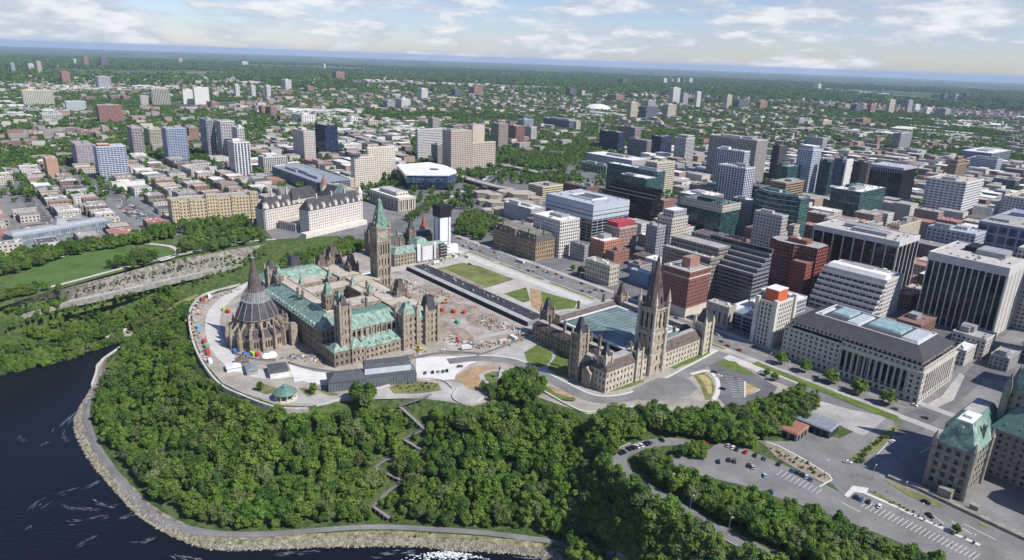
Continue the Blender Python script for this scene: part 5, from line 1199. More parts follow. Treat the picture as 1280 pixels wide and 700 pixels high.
# ---- hotels and towers left of the canal
B = tb('cream hotel tower with rows of punched windows, lower front slab', (443, 197), 438, 473, base=234, sty='G', wall=(.60, .54, .46), gl='o', bay=3.6, fl=3.3, pf=.5, sf=.5, cat='hotel', name='hotel', roof=FLAT_B)
q = B.mb(); q.lathe(4, B.a * .5, [(9, B.h + .1), (9, B.h + 3.5), (10, B.h + 3.6), (10, B.h + 4.6)], 14); B.put('dark_crown', q, FLAT_D)
tb('taller rear slab of the cream hotel with punched windows', (459.5, 185), 457, 494, base=226, sty='G', wall=(.60, .54, .46), gl='o', bay=3.6, fl=3.3, pf=.5, sf=.5, cat='hotel', name='hotel', roof=FLAT_B)
tb('dark blue glass tower with glittering windows left of the cream hotel', (406, 157), 393.4, 421.7, base=195, sty='C', wall=(.03, .045, .075), gl='n', roof=FLAT_B, **TN)
tb('white gridded tower with an orange edge and mauve side', (379.3, 164.5), 365, 393.4, base=201, sty='G', wall=(.55, .50, .47), gl='o', **TN)
tb('white ribbed office slab behind the market roofs', (329, 197), 322, 359, base=216, sty='P', wall=(.54, .52, .49), gl='d', bay=3.4)
tb('dark glazed shopping mall with sawtooth roofs', (395, 228), 340, 438, h=18, sty='C', wall=(.25, .28, .32), gl='b', roof=mat('blue_grey_roof', (.22, .25, .29), .6, .12), plant=3)
tb('brick mall block behind the chateau hotel', (420, 240), 392, 448, h=14, sty='R', wall=(.34, .22, .19), roof=FLAT_B, plant=2)
tb('red brick block below the white gridded tower', (398, 205), 380, 416, h=12, sty='R', wall=(.38, .19, .15), roof=mat('brick_roof', (.34, .20, .17)))
tb('green roofed old stone block left of the cream hotel', (432, 224), 416, 443, h=16, sty='R', wall=CRM, gl='o', roof=mat('pale_green_roof', (.34, .42, .36), .7, .1))
tb('white drum roofed market hall left of the dark blue glass tower', (430, 181), 422, 452, h=14, sty='G', wall=WHT, roof=FLAT_W)
# condominiums over the market
tb('blue glass condominium tower over the market', (207, 161), 201, 232.7, base=204, sty='K', wall=(.34, .39, .48), gl='b', **AP)
tb('pink and grey condominium tower left of the blue glass one', (164, 160), 158, 178, base=198, sty='K', wall=(.40, .36, .37), gl='d', roof=mat('rose_roof', (.42, .25, .25)), **AP)
tb('dark sided tall condominium left of the white cluster', (257, 150), 248.5, 268, base=198, sty='K', wall=(.32, .34, .38), gl='d', **AP)
tb('white tall condominium in the middle of the cluster', (275, 152), 269, 293, base=200, sty='K', wall=(.55, .54, .53), gl='d', **AP)
tb('white stepped condominium at the right of the cluster', (296, 160), 289, 305, base=204, sty='K', wall=(.58, .57, .56), gl='d', **AP)
tb('white ribbed condominium tower standing in front of the cluster', (292, 178.5), 284, 312, base=221, sty='P', wall=(.62, .60, .57), gl='b', bay=5, **AP)
tb('brown brick mid rise right of the blue glass condominium', (236, 160), 231, 248, base=180, sty='R', wall=(.30, .18, .155))
tb('blue and white gridded apartment block with an orange penthouse', (120, 184), 115.6, 157, base=225, sty='K', wall=(.44, .48, .55), gl='b', roof=mat('lilac_roof', (.45, .45, .50)), tiers=[(.08, .2, .5, .8, 3.2, (.45, .2, .13), 'd')], plant=0, **AP)
tb('pink and grey apartment block left of the blue and white gridded one', (94, 181), 88, 116, base=211, sty='K', wall=(.40, .33, .34), gl='s', **AP)
tb('plain brown narrow apartment block near the left edge', (57, 199), 53, 71.5, base=222, sty='R', wall=(.38, .25, .17), pf=.9, sf=.9, **AP)
tb('dark brick apartment slab above the market condominiums', (122, 132), 119, 152, base=157, sty='R', wall=(.27, .15, .13), **AP)
tb('big pale yellow apartment slab at far left', (27, 113), 25, 66, base=134, sty='P', wall=(.56, .50, .36), gl='s', bay=5, **AP)
tb('white and pale blue stepped apartment block right of the pale yellow slab', (82, 127), 80, 107, base=141, sty='K', wall=(.55, .58, .60), gl='s', **AP)
tb('long low white block below the pale yellow slab', (52, 143), 49, 78, base=153, sty='K', wall=WHT, **AP)
tb('first of two blank white slab towers, left and lower', (228, 112.5), 227, 240.5, base=130, sty='P', wall=(.66, .65, .62), gl='s', pf=.8, **AP)
tb('second of two blank white slab towers, right and taller', (242, 109.5), 241, 260.5, base=131, sty='P', wall=(.66, .65, .62), gl='s', pf=.8, **AP)
tb('pale ribbed apartment slab with a brown top left of the white slabs', (188.5, 111), 186, 211.5, base=131, sty='P', wall=(.50, .46, .40), gl='d', bay=6, **AP)
tb('small pale block left of the ribbed brown topped slab', (175, 120), 173, 185, base=133, sty='G', wall=(.5, .45, .40), **AP)
tb('low white windowless warehouse by the market street', (140, 229), 138, 181, h=12, sty='G', wall=(.66, .64, .60), pf=.97, sf=.95, roof=FLAT_D)
tb('yellow and grey apartment row right of the pink and grey condominium', (186, 162), 179, 205, base=187, sty='K', wall=(.50, .46, .34), **AP)

# ================================================================== named landmark buildings around the hill
# mansard government block facing the lawn
o_, b_, a_, h_ = place((669.9, 303), 616.5, 693.8, base=326.4); take(o_, b_, a_, GRID)
B = Bld('government_block', 'old sandstone government block with grey mansard roof and dormers across the street from the lawn', 'building', (*o_, 0), GRID)
B.block(0, 0, b_, a_, 0, h_, wall=mat('brown_sandstone', (.27, .205, .135), .9, .2, .3, fine=(1.4, .2)), bay=3.0, fl=4.6, pf=.55, sf=.45, plinth=1)
rf = B.mansard(0, 0, b_, a_, h_, h_ + 7, 3.0, mat('mansard_slate', (.075, .073, .07), .7, .2), mat('mansard_deck', (.17, .165, .14), .9, .2))
for f, n in (('w', 9), ('s', 5)): B.dormers(rf, .6, .6, b_ - .6, a_ - .6, h_ + 1, f, n, STONE_D, 1.8, 3, 2.5)
B.block(-1.2, a_ * .45, 6, a_ * .58, 0, h_ + 8, wall=STONE_D, bay=3, fl=4.6, roof=FLAT_G, par=.6); B.chimneys([(3, a_ * .2), (3, a_ * .8), (b_ - 3, a_ * .3), (b_ - 3, a_ * .7), (b_ * .5, 3)], h_ + 3, h_ + 12)
# colonnaded bank building with slate hipped roof
o_, b_, a_, h_ = place((1156.5, 462), 981, 1199, base=505.5); take(o_, b_, a_, GRID)
B = Bld('bank_building', 'long pale stone bank building with a giant colonnade and dark hipped roof facing the street', 'building', (*o_, 0), GRID)
PS = mat('pale_bank_stone', (.47, .445, .405), .9, .07, .2, fine=(.9, .06)); yc0, yc1 = 9, a_ * .56
zb, zt = 5.2, h_ - 5.0
B.block(0, 0, b_, a_, 0, zb, wall=PS, glass=WIN_OLD, bay=4.2, fl=5, pf=.55, sf=.4, cor=.6, wname='base_storey')
B.block(.3, yc1, b_ - .3, a_ - .3, zb, h_ - 1, wall=PS, glass=WIN_OLD, bay=4.0, fl=4.1, pf=.55, sf=.5, cor=1.0)
B.block(.3, .3, b_ - .3, yc0, zb, zt, wall=PS, glass=WIN_OLD, bay=4.0, fl=4.1, pf=.6, sf=.5, cor=.4)
B.block(3.0, yc0 + .02, b_ - 3, yc1 - .02, zb, zt, wall=PS, glass=GL['k'], bay=4.6, fl=12, pf=.16, sf=.1, cor=.3, wname='recess_wall')
q = B.mb(); q.box(0, 0, zt, b_, yc1 - .01, zt + 1.9, True); ring(q, 0, 0, b_, yc1 - .01, zt + 1.9, zt + 2.3, .6, .5); B.put('entablature', q, PS)
B.block(.9, .9, b_ - .9, yc1 - .03, zt + 2.3, h_ + 1.2, wall=PS, glass=WIN_OLD, bay=3.6, fl=3.6, pf=.5, sf=.5, cor=.7, wname='attic_storey')
n = 12
for i in range(n):
    q = B.mb(); y = yc0 + .8 + (yc1 - yc0 - 1.6) * i / (n - 1); q.box(.15, y - .85, zb, 1.85, y + .85, zb + .5, True); q.lathe(1.0, y, [(.72, zb + .5), (.66, zt - .8), (.85, zt - .5), (.9, zt - .05)], 12); B.put('column', q, PS)
for i in range(n):
    q = B.mb(); x = 8 + (b_ - 16) * i / (n - 1); q.box(x - .6, -.35, zb, x + .6, .35, zt); B.put('pilaster', q, PS)
B.block(3.2, 3.2, b_ - 3.2, a_ - 3.2, h_, h_ + 3.6, wall=PS, glass=WIN_OLD, bay=3.2, fl=3.4, pf=.4, sf=.4, cor=.4, wname='setback_storey')
SR = mat('grey_slate_roof', (.052, .051, .056), .6, .1, .2)
r = B.mb(); r.frustum(2.2, 2.2, b_ - 2.2, a_ - 2.2, h_ + 3.6, b_ * .30, 13, b_ * .86, a_ - 13, h_ + 8.2, True); rf = B.put('roof', r, SR)
for i, (y0, y1, x0, x1) in enumerate(((14, 26, .34, .8), (28, 52, .46, .8), (54, 64, .32, .78), (66, 80, .5, .82), (82, 92, .34, .7))):
    y1 = min(y1, a_ - 14); 
    if y1 <= y0: continue
    q = B.mb(); q.frustum(b_ * x0, y0, b_ * x1, y1, h_ + 8.2, b_ * x0 + 1, y0 + 1, b_ * x1 - 1, y1 - 1, h_ + 9.6); B.put('skylight', q, mat('skylight_glass', (.22, .33, .33), .15, .15, .3, spec=.6) if i in (1, 3) else mat('skylight_frame', (.38, .41, .43), .3, .2, .8), rf)
q = B.mb(); ring(q, b_ * .30, 13, b_ * .86, a_ - 13, h_ + 8.15, h_ + 8.8, .8); B.put('roof_kerb', q, METAL_W, rf)
# copper roofed ministry by the forecourt
o_, b_, a_, h_ = place((1218, 568), 1170, 1239.6, base=626); take(o_, b_, a_, GRID)
GST = mat('grey_ministry_stone', (.225, .208, .18), .9, .2, .3, fine=(1.3, .2))
B = Bld('ministry_building', 'tall stone ministry with steep green copper roofs at the right edge', 'building', (*o_, 0), GRID)
B.block(0, 0, b_, a_, 0, h_, wall=GST, glass=WIN_OLD, bay=4.4, fl=4.6, pf=.5, sf=.42, plinth=2.5, d=.7)
r = B.mb(); r.frustum(-.6, -.6, b_ + .6, a_ + .6, h_, 5.0, 5.0, b_ - 5.0, a_ - 5.0, h_ + 13, True); rf = B.put('roof', r, COPPER); q = B.mb(); q.box(5.6, 5.6, h_ + 12.9, b_ - 5.6, a_ - 5.6, h_ + 13.3); q.box(b_ * .4, a_ * .4, h_ + 13.3, b_ * .6, a_ * .6, h_ + 14.6); B.put('roof_deck', q, FLAT_W, rf)
for f, n, z in (('w', 4, 1), ('s', 6, 1), ('s', 5, 5.4), ('w', 3, 5.4)):
    k = .9 + z * .42; B.dormers(rf, k, k, b_ - k, a_ - k, h_ + z, f, n, COPPER, 1.5, 2.2, 2.2)
for x, y in ((b_ * .55, 1.6), (3, a_ * .5)): B.chimneys([(x, y)], h_ + 2, h_ + 11, COPPER, 1.6, 1.8)
for x, y in ((0, 0), (0, a_), (b_, 0)):
    q = B.mb(); q.lathe(x, y, [(1.5, 0), (1.5, h_ + 1), (1.8, h_ + 1.2), (.1, h_ + 6)], 8); B.put('corner_turret', q, GST)
B.block(b_, 4, b_ + 34, a_ + 4, 0, h_ - 1.5, wall=GST, bay=3.6, fl=4, pf=.58, sf=.5); B.mansard(b_, 4, b_ + 34, a_ + 4, h_ - 1.5, h_ + 8, 5, COPPER_D, FLAT_G)
B.block(b_ + 14, -90, b_ + 34, 4.5, 0, h_, wall=GST, bay=3.6, fl=4, pf=.58, sf=.5); r2 = B.mansard(b_ + 14, -90, b_ + 34, 4.5, h_, h_ + 12, 7, COPPER_D, FLAT_G); B.dormers(r2, b_ + 15.5, -68, b_ + 30, 2, h_ + 1.4, 'w', 10, COPPER, 1.6, 2.2, 2.2)
B.block(b_ - 6, -60, b_ + 14, -34, 0, h_ - 2, wall=GST, bay=3.6, fl=4, pf=.58, sf=.5); B.mansard(b_ - 6, -60, b_ + 14, -34, h_ - 2, h_ + 11, 6, COPPER, FLAT_G)
q = B.mb(); q.box(-7, a_ * .2, 0, -2, a_ * .55, 6); q.box(-6.5, -9, 0, -3, -5, 4); B.put('porch', q, GST)
_t = un(1286, 492, 46)[:2] - o_; B.tower(float(_t @ _bx), float(_t @ _by), 16, 48, 38, .1, GST, COPPER, fl=4.4, bay=3.6, cap=False)
# tall blocks just past the right edge; their shade falls across the side street
for cx, cy, w, l, hh, lb_ in ((430, 470, 34, 40, 62, 'tall pale office block beyond the right edge behind the ministry'), (395, 405, 30, 34, 48, 'grey office block beyond the right edge beside the ministry'), (470, 545, 40, 46, 70, 'glass office tower beyond the right edge near the white pilastered slab')):
    B = Bld('office_tower', lb_, 'tower', (cx, cy, 0), GRID); B.block(0, 0, w, l, 0, hh, wall=wallm(LGR), glass=GL['d'], bay=3.6, fl=3.8, pf=.4, sf=.45, roof=FLAT_G, par=.9); q = B.mb(); q.box(w * .3, l * .3, hh, w * .7, l * .7, hh + 4); B.put('plant_room', q, METAL_G); take((cx, cy), w, l, GRID)
# grand railway hotel
rt = R(57)
o_, b_, a_, h_ = place((385.6, 264), 374, 452.5, base=294, rot=rt); take(o_, b_, a_, rt)
B = Bld('grand_hotel', 'cream limestone chateau style hotel with steep dark roofs and white dormer gables', 'hotel', (*o_, 0), rt)
HL = mat('hotel_limestone', (.58, .54, .50), .9, .07, .15, fine=(.9, .07)); HR = mat('hotel_roof', (.052, .05, .056), .7, .2, .2, fine=(.7, .2)); HG = mat('hotel_copper', (.15, .22, .19), .7, .12)
a_ = max(a_, 17)
B.block(0, 0, b_, a_, 0, h_, wall=HL, bay=3.4, fl=3.5, pf=.6, sf=.55, plinth=1, cor=1.4)
def hroof(x0, y0, x1, y1, z, rh, m, axis):
    r = B.mb(); k = 5.5
    r.gable(x0 - .5, y0 - .5, x1 + .5, y1 + .5, z, z + rh, axis, k); return B.put('roof', r, m)
def gables(rf, x0, x1, y, z, n, hh=7.5):
    for i in range(n):
        x = x0 + (x1 - x0) * (i + .5) / n; big = i % 2 == 0; w = 2.0 if big else 1.3; k = hh if big else hh * .65
        q = B.mb(); q.box(x - w, y - .1, z - .5, x + w, y + 1.2, z + k * .55); q.gable(x - w, y - .15, x + w, y + 5, z + k * .55, z + k, 'y'); q.tube((x, y + .3, z + k), (x, y + .3, z + k + 2.2), .25, .05, 5); B.put('dormer_gable', q, HL, rf)
rf = hroof(0, 0, b_, a_, h_, 13, HR, 'x'); gables(rf, 0, b_, 0, h_, 9)
q = B.mb(); q.box(-14, -10, 0, b_ - 2, -.1, 5.6); B.put('terrace_arcade', q, HL)
q = B.mb()
for i in range(18): q.box(-1 + i * (b_ - 8) / 18, -9.06, .8, 1.2 + i * (b_ - 8) / 18, -8.98, 4.4, True)
B.put('arcade_opening_shade', q, BLACK, None, 'stuff')  # solid black plates paint the shade within the arcade
o2, b2, a2, h2 = place((331, 262.5), 318, 377.5, base=287.5, rot=rt); _dv = o2 - o_; _c, _s2 = math.cos(rt), math.sin(rt)
X2, y2 = _dv[0] * _c + _dv[1] * _s2, -_dv[0] * _s2 + _dv[1] * _c; FOOT.append([tuple(un(a, b)[:2]) for a, b in [(322, 300), (372, 306), (455, 285), (452, 262), (400, 262), (318, 275)]])   # second wing across the court
B.block(X2, y2, X2 + b2, y2 + 18, 0, h2, wall=HL, bay=3.4, fl=3.5, pf=.6, sf=.55, cor=1.4); rf = hroof(X2, y2, X2 + b2, y2 + 18, h2, 13, HR, 'x'); gables(rf, X2, X2 + b2, y2, h2, 7)
B.block(b_ - 22, a_ + .1, b_ - 4, y2 + 14, 0, h_ + 2, wall=HL, bay=3.4, fl=3.5, pf=.6, sf=.55); hroof(b_ - 22, a_ - 2, b_ - 4, y2 + 16, h_ + 2, 15, HR, 'y'); B.block(X2 + b2 - 14, y2 + 1, b_ - 22.1, y2 + 14, 0, h_ + 1, wall=HL, bay=3.4, fl=3.5, pf=.6, sf=.55); hroof(X2 + b2 - 14, y2 + 1, b_ - 22, y2 + 14, h_ + 1, 14, HR, 'x')
B.block(-2, a_ + 6, 30, y2 - 4, 0, 10, wall=HL, bay=4.2, fl=9, pf=.5, sf=.2, roof=FLAT_B, par=.8); B.block(b_ - 26, a_, b_ + 2, a_ + 16, 0, h_ + 2, wall=HL, bay=3.4, fl=3.5, pf=.6, sf=.55); hroof(b_ - 26, a_ - 1, b_ + 2, a_ + 16, h_ + 2, 17, HG, 'y')
for x, y, zt, rm, rr in ((b_ - 14, y2 - 4, h_ + 14, mat('rust_cone', (.22, .12, .11), .7, .15), 5.2), (b_ + 2, 6, h_ + 9, HL, 3.4), (X2 + b2 * .5, y2 + 9, h_ + 8, HR, 3.4), (X2 + 2, y2 + 3, h_ + 3, HR, 2.6)):
    q = B.mb(); q.lathe(x, y, [(rr, 0), (rr, zt), (rr + .5, zt + .3), (rr + .5, zt + 1)], 12); t_ = B.put('round_turret', q, HL); q = B.mb(); q.lathe(x, y, [(rr + .3, zt + 1), (.15, zt + 1 + rr * 2.6)], 12); q.tube((x, y, zt + rr * 2.6), (x, y, zt + rr * 2.6 + 4), .15, .05); B.put('cone_roof', q, rm, t_)
B.chimneys([(20, a_ * .5), (44, a_ * .5), (66, a_ * .5), (X2 + b2 * .3, y2 + 8), (X2 + b2 * .7, y2 + 8)], h_ + 8, h_ + 17, HL)
# castellated customs building
rt = R(37)
o_, b_, a_, h_ = place((214, 252.5), 208.5, 322, base=286, rot=rt); take(o_, b_, a_, rt)
B = Bld('castellated_building', 'long buff stone castellated office building with corner and middle towers behind the park', 'building', (*o_, 0), rt); a_ = max(a_, 18)
CST = mat('buff_castle_stone', (.46, .385, .265), .9, .08, .2, fine=(1, .1))
B.block(0, 0, b_, a_, 0, h_, wall=CST, bay=3.9, fl=4.1, pf=.55, sf=.5, roof=FLAT_G, par=1.0)
for x, w, dh in ((4, 9, 2.5), (b_ * .45, 13, 6), (b_ - 5, 10, 4), (b_ * .22, 5, 1.5), (b_ * .7, 5, 1.5)):
    B.block(x - w / 2, -1.6, x + w / 2, 9, 0, h_ + dh, wall=CST, bay=3.1, fl=4.1, pf=.55, sf=.5, roof=FLAT_G, wname='tower')
    q = B.mb(); 
    for i in range(int(w / 1.6)): q.box(x - w / 2 + i * 1.6, -1.7, h_ + dh, x - w / 2 + i * 1.6 + .8, -1.1, h_ + dh + 1.1)
    B.put('battlements', q, CST, None, 'stuff')
B.clutter(2, 3, b_ - 2, a_ - 2, h_ + .06, 12, 5)
# old station with columned front
o_, b_, a_, h_ = place((498, 248.5), 462, 520, base=265); take(o_, b_, a_, GRID)
B = Bld('old_station', 'cream classical old railway station with columned front beside the canal', 'building', (*o_, 0), GRID)
B.block(1.5, 1.5, b_, a_, 0, h_ - 3, wall=LIME, glass=GL['o'], bay=5, fl=11, pf=.5, sf=.2, cor=.5); q = B.mb(); q.box(0, 0, h_ - 3, b_, a_, h_ - .4, True); ring(q, 0, 0, b_, a_, h_ - .4, h_ + .6, .6, .5); B.put('entablature', q, LIME)
q = B.mb(); q.box(.6, .6, h_ - .45, b_ - .6, a_ - .6, h_); B.put('roof', q, FLAT_W)
for i in range(9):
    q = B.mb(); q.lathe(.75, 1.2 + (a_ - 2.4) * i / 8, [(.75, 0), (.62, h_ - 3.4), (.85, h_ - 3.05)], 10); B.put('column', q, LIME)
for i in range(8):
    q = B.mb(); q.lathe(3 + (b_ - 6) * i / 7, .75, [(.7, 0), (.6, h_ - 3.4), (.8, h_ - 3.05)], 10); B.put('column', q, LIME)
B.block(b_ * .25, a_ * .2, b_ * .9, a_ * .8, h_, h_ + 5, wall=LIME, glass=GL['o'], bay=5, fl=4, pf=.5, sf=.4, roof=mat('lead_roof', (.36, .38, .42), .6, .1), par=.5); B.clutter(b_ * .3, a_ * .25, b_ * .85, a_ * .75, h_ + 5.1, 8, 9, METAL_W)
# convention centre with bulging glass front
rp = [un(a, b, 25)[:2] for a, b in [(497, 206.5), (536, 203.5), (556, 207.5), (569, 213), (570, 216), (560, 219.5), (540, 219.5), (508, 219)]]
c = np.mean(rp, axis=0); B = Bld('convention_centre', 'convention centre with white roof and bulging dark blue glass front', 'convention centre', (*c, 0), 0.0)
lp = [p - c for p in rp]; lp = lp if sum((lp[i][0] * lp[(i + 1) % 8][1] - lp[(i + 1) % 8][0] * lp[i][1]) for i in range(8)) > 0 else lp[::-1]
q = B.mb(); n = 8
rings = [(0, .86), (6, .95), (13, 1.02), (20, 1.01), (24.5, .95)]
vs = [(p[0] * k, p[1] * k, z) for z, k in rings for p in lp]; q.add(vs, [(j * n + i, j * n + (i + 1) % n, (j + 1) * n + (i + 1) % n, (j + 1) * n + i) for j in range(4) for i in range(n)]); B.put('glass_front', q, GL['b'])
q = B.mb(); q.prism([tuple(p * 1.03) for p in lp], 24.5, 26, True); B.put('roof', q, FLAT_W)
q = B.mb(); q.box(-6, -4, 26, 8, 2, 28); B.put('plant_room', q, FLAT_D)
FOOT.append([tuple(p) for p in rp])
# arts centre of stepped hexagons
c = un(636, 250)[:2]; B = Bld('arts_centre', 'low brown arts centre made of stepped hexagonal blocks by the canal', 'theatre', (*c, 0), GRID)
AC = mat('brown_aggregate', (.30, .255, .215), .95, .1, .2); AR = mat('arts_roof', (.36, .315, .265), .95, .08, .1); k = 0
for (px, py, rr, hh) in ((604, 240, 15, 9), (618, 243, 13, 13), (634, 239, 17, 12), (652, 241, 22, 15), (640, 250, 15, 11), (620, 252, 16, 8), (606, 250, 13, 6), (655, 253, 16, 9), (628, 261, 15, 7), (612, 262, 12, 5), (646, 262, 12, 6), (668, 247, 13, 10)):
    p = un(px, py, hh)[:2] - c; u = np.array([p @ _bx, p @ _by]); q = B.mb(); q.lathe(u[0], u[1], [(rr, 0), (rr, hh + k * .01), (rr + .3, hh + k * .01), (rr + .3, hh + .8)], 6, R(15 + 7 * (k % 3))); w = B.put('hexagon_block', q, AC)
    q = B.mb(); q.lathe(u[0], u[1], [(rr - .6, hh + .78 + k * .01), (rr - .7, hh + .9 + k * .01)], 6, R(15 + 7 * (k % 3))); B.put('roof', q, AR, w); k += 1
FOOT.append([tuple(un(a, b)[:2]) for a, b in [(590, 232), (660, 230), (690, 258), (630, 280), (590, 268)]])
# long glass embassy-like building by the park
rt = R(59)
o_, b_, a_, h_ = place((16.3, 296), 5.5, 139.5, base=309, rot=rt); take(o_, b_, a_, rt)
B = Bld('long_glass_building', 'long low grey building with a ribbed glass front and turret roof facing the park', 'building', (*o_, 0), rt); a_ = max(a_, 22)
B.block(0, 0, b_, a_, 0, h_, wall=wallm((.33, .37, .41)), glass=GL['s'], bay=2.2, fl=6, pf=.2, sf=.1, roof=mat('zinc_roof', (.30, .32, .34), .5, .08), par=.6)
q = B.mb(); q.frustum(2, 6, b_ - 2, a_ - 1, h_ + .05, 4, 9, b_ - 4, a_ - 3, h_ + 2.2); rz = B.put('upper_roof', q, mat('zinc_roof', (.30, .32, .34)))
q = B.mb(); x = b_ * .52; q.frustum(x - 7, a_ - 14, x + 7, a_, h_ + 2, x - 3.5, a_ - 10.5, x + 3.5, a_ - 3.5, h_ + 9); q.lathe(x, a_ - 7, [(4.2, h_ + 9), (4.2, h_ + 10.4)], 10); B.put('turret_roof', q, METAL_G, rz)
# new grey clad works building
c = un(411, 491)[:2]; d = un(521, 478)[:2] - c; rt = math.atan2(d[1], d[0]); L_ = np.hypot(*d)
B = Bld('works_building', 'long dark grey metal clad temporary building below the parliament', 'building', (*c, 0), rt)
CL = mat('dark_cladding', (.13, .14, .155), .6, .08, .3); CR = mat('dark_membrane', (.075, .08, .09), .8, .1, .2)
B.block(0, 0, L_, 15, 0, 7.0, wall=CL, glass=GL['s'], bay=1.9, fl=6.5, pf=.66, sf=.06, cor=.9, plinth=.6)
q = B.mb(); q.frustum(-.4, -.4, 24, 15.4, 7, 4.5, 7, 23, 10, 10.2, True); B.put('roof', q, CR)
q = B.mb(); q.box(24.2, 5.5, 7.02, L_ - 3, 14.6, 12.2); us = B.put('upper_storey', q, mat('pale_cladding', (.55, .57, .62), .5, .05)); q = B.mb(); q.frustum(23.8, 4.9, L_ - 2.6, 15, 12.2, 24.4, 7.5, L_ - 3, 14.8, 13.8, True); B.put('upper_roof', q, CR, us)
q = B.mb(); q.box(24.2, .4, 7.02, L_ - .4, 5.4, 7.3); B.put('roof', q, CR)
# huts on the library terrace
for (px, py, b_, a_, h_, wl_, rm, lb_) in ((338, 474, 12, 15, 4.2, mat('white_hut', (.62, .61, .6)), CR, 'white site hut with a dark navy roof below the round library'), (309, 470, 7, 14, 3.4, METAL_G, mat('steel_roof', (.20, .22, .25), .6, .1), 'grey metal roofed store left of the white site hut'),
                                         (284, 466, 9, 8, 3.0, METAL_W, METAL_W, 'small white site cabin at the bend of the terrace wall'), (296, 459, 8, 8, 3.6, STONE_D, mat('umber_roof', (.14, .11, .10)), 'small brown stone plinth house with a flagpole on the terrace')):
    g = un(px, py)[:2]; B = Bld('site_hut', lb_, 'hut', (*g, 0), GRID + R(-14)); q = B.mb(); q.box(0, 0, 0, b_, a_, h_); w = B.put('walls', q, wl_); q = B.mb(); q.gable(-.5, -.5, b_ + .5, a_ + .5, h_, h_ + 1.3, 'y', 2.5); B.put('roof', q, rm)
    q = B.mb()
    for i in range(3): q.box(-.06, 1.5 + i * a_ / 3.4, 1, .02, 2.7 + i * a_ / 3.4, 2.2, True)
    B.put('windows', q, WIN_OLD, w, 'stuff')
    if 'flagpole' in lb_: q = B.mb(); q.tube((4, 4, 4.5), (4, 4, 12), .16, .1); B.put('flagpole', q, METAL_G)
# green roofed summer pavilion
g = un(357, 498)[:2]; B = Bld('garden_pavilion', 'open stone pavilion with green copper roof on the cliff edge lawn', 'pavilion', (*g, 0), R(10))
q = B.mb(); q.lathe(0, 0, [(7.5, 0), (7.5, .6)], 10); B.put('base', q, LIME)
for i in range(10):
    t = R(36) * i; q = B.mb(); q.tube((6.4 * math.cos(t), 6.4 * math.sin(t), .6), (6.4 * math.cos(t), 6.4 * math.sin(t), 4.3), .35, n=8); B.put('column', q, LIME)
q = B.mb(); q.lathe(0, 0, [(7.4, 4.3), (7.6, 4.7), (4.6, 7.0), (2.2, 8.2), (2.2, 8.9), (.1, 10.4)], 10); B.put('roof', q, COPPER_D)
# bronze statue on a white plinth
g = un(624, 473)[:2]; B = Bld('statue', 'bronze standing statue on a tall white stepped plinth in the round garden', 'statue', (*g, 0), GRID)
q = B.mb(); q.box(-2.6, -2.6, 0, 2.6, 2.6, .7); q.box(-1.9, -1.9, .7, 1.9, 1.9, 1.6); q.frustum(-1.3, -1.3, 1.3, 1.3, 1.6, -1.0, -1.0, 1.0, 1.0, 5.4); q.box(-1.3, -1.3, 5.4, 1.3, 1.3, 5.9, True); B.put('plinth', q, CONC_W)
q = B.mb(); q.lathe(0, 0, [(.55, 5.9), (.42, 7.0), (.5, 7.9), (.62, 8.5), (.25, 8.75), (.28, 9.1), (.1, 9.45)], 10); q.tube((0, .5, 8.4), (.2, .75, 7.4), .16); q.tube((0, -.5, 8.4), (.4, -.7, 7.6), .16); B.put('figure', q, mat('bronze', (.05, .06, .05), .5, .2))
# low hall with rust coloured roof and grey carport
for (px, py, b_, a_, h_, rm, wl_, lb_) in ((995, 553, 16, 24, 5.0, mat('rust_roof', (.27, .125, .085), .8, .1), wallm((.22, .20, .19)), 'low hall with a rust brown roof beside the forecourt'), (1036, 549, 15, 22, 5.2, mat('steel_roof', (.20, .22, .25)), wallm((.10, .10, .11)), 'grey metal roofed carport open toward the forecourt')):
    o_ = un(px, py)[:2]; B = Bld('low_hall', lb_, 'hall', (*o_, 0), GRID + R(4)); q = B.mb(); q.box(0, 0, 0, b_, a_, h_); w = B.put('walls', q, wl_); q = B.mb(); q.frustum(-.6, -.6, b_ + .6, a_ + .6, h_, .4, .4, b_ - .4, a_ - .4, h_ + .8, True); B.put('roof', q, rm)
    q = B.mb()
    for i in range(5): q.box(-.07, 1.4 + i * (a_ - 2) / 5, .1, .02, 1.4 + i * (a_ - 2) / 5 + 3, 3.8, True)
    for i in range(3): q.box(1.4 + i * (b_ - 2) / 3, -.07, .1, 1.4 + i * (b_ - 2) / 3 + 3, .02, 3.8, True)
    B.put('bay_opening_shade', q, BLACK, w, 'stuff')  # black plates on solid walls paint the shade inside the bays
# long membrane roofed visitor shed across the front lawn
B = Bld('visitor_shed', 'long low shed with black membrane roof and pale side strip across the front lawn', 'shed', W(61, -136), GRID)
q = B.mb(); q.box(0, 0, 0, 21, 190, 3.2); B.put('walls', q, mat('shed_wall', (.20, .21, .22), .7, .1)); q = B.mb(); q.box(7.4, 3, 3.2, 20.6, 189, 3.9); B.put('roof', q, mat('black_membrane', (.035, .037, .045), .7, .25, .1))
q = B.mb(); q.box(.8, 2, 3.2, 7.2, 189, 3.5); B.put('pale_strip', q, mat('pale_membrane', (.31, .32, .34), .7, .12, .2)); q = B.mb(); q.box(-.5, 0, 0, -.3, 190, 4.0, True); B.put('fence', q, BLACK)
B.clutter(8, 4, 20, 186, 3.9, 26, 5, METAL_G, 1.6)
B = Bld('site_tent', 'long white marquee roof beside the clock tower', 'tent', W(4, 52), GRID); q = B.mb(); q.box(0, 0, 0, 22, 5, 3); q.gable(-.3, -.3, 22.3, 5.3, 3, 4.6, 'x'); B.put('canvas', q, WRAP)
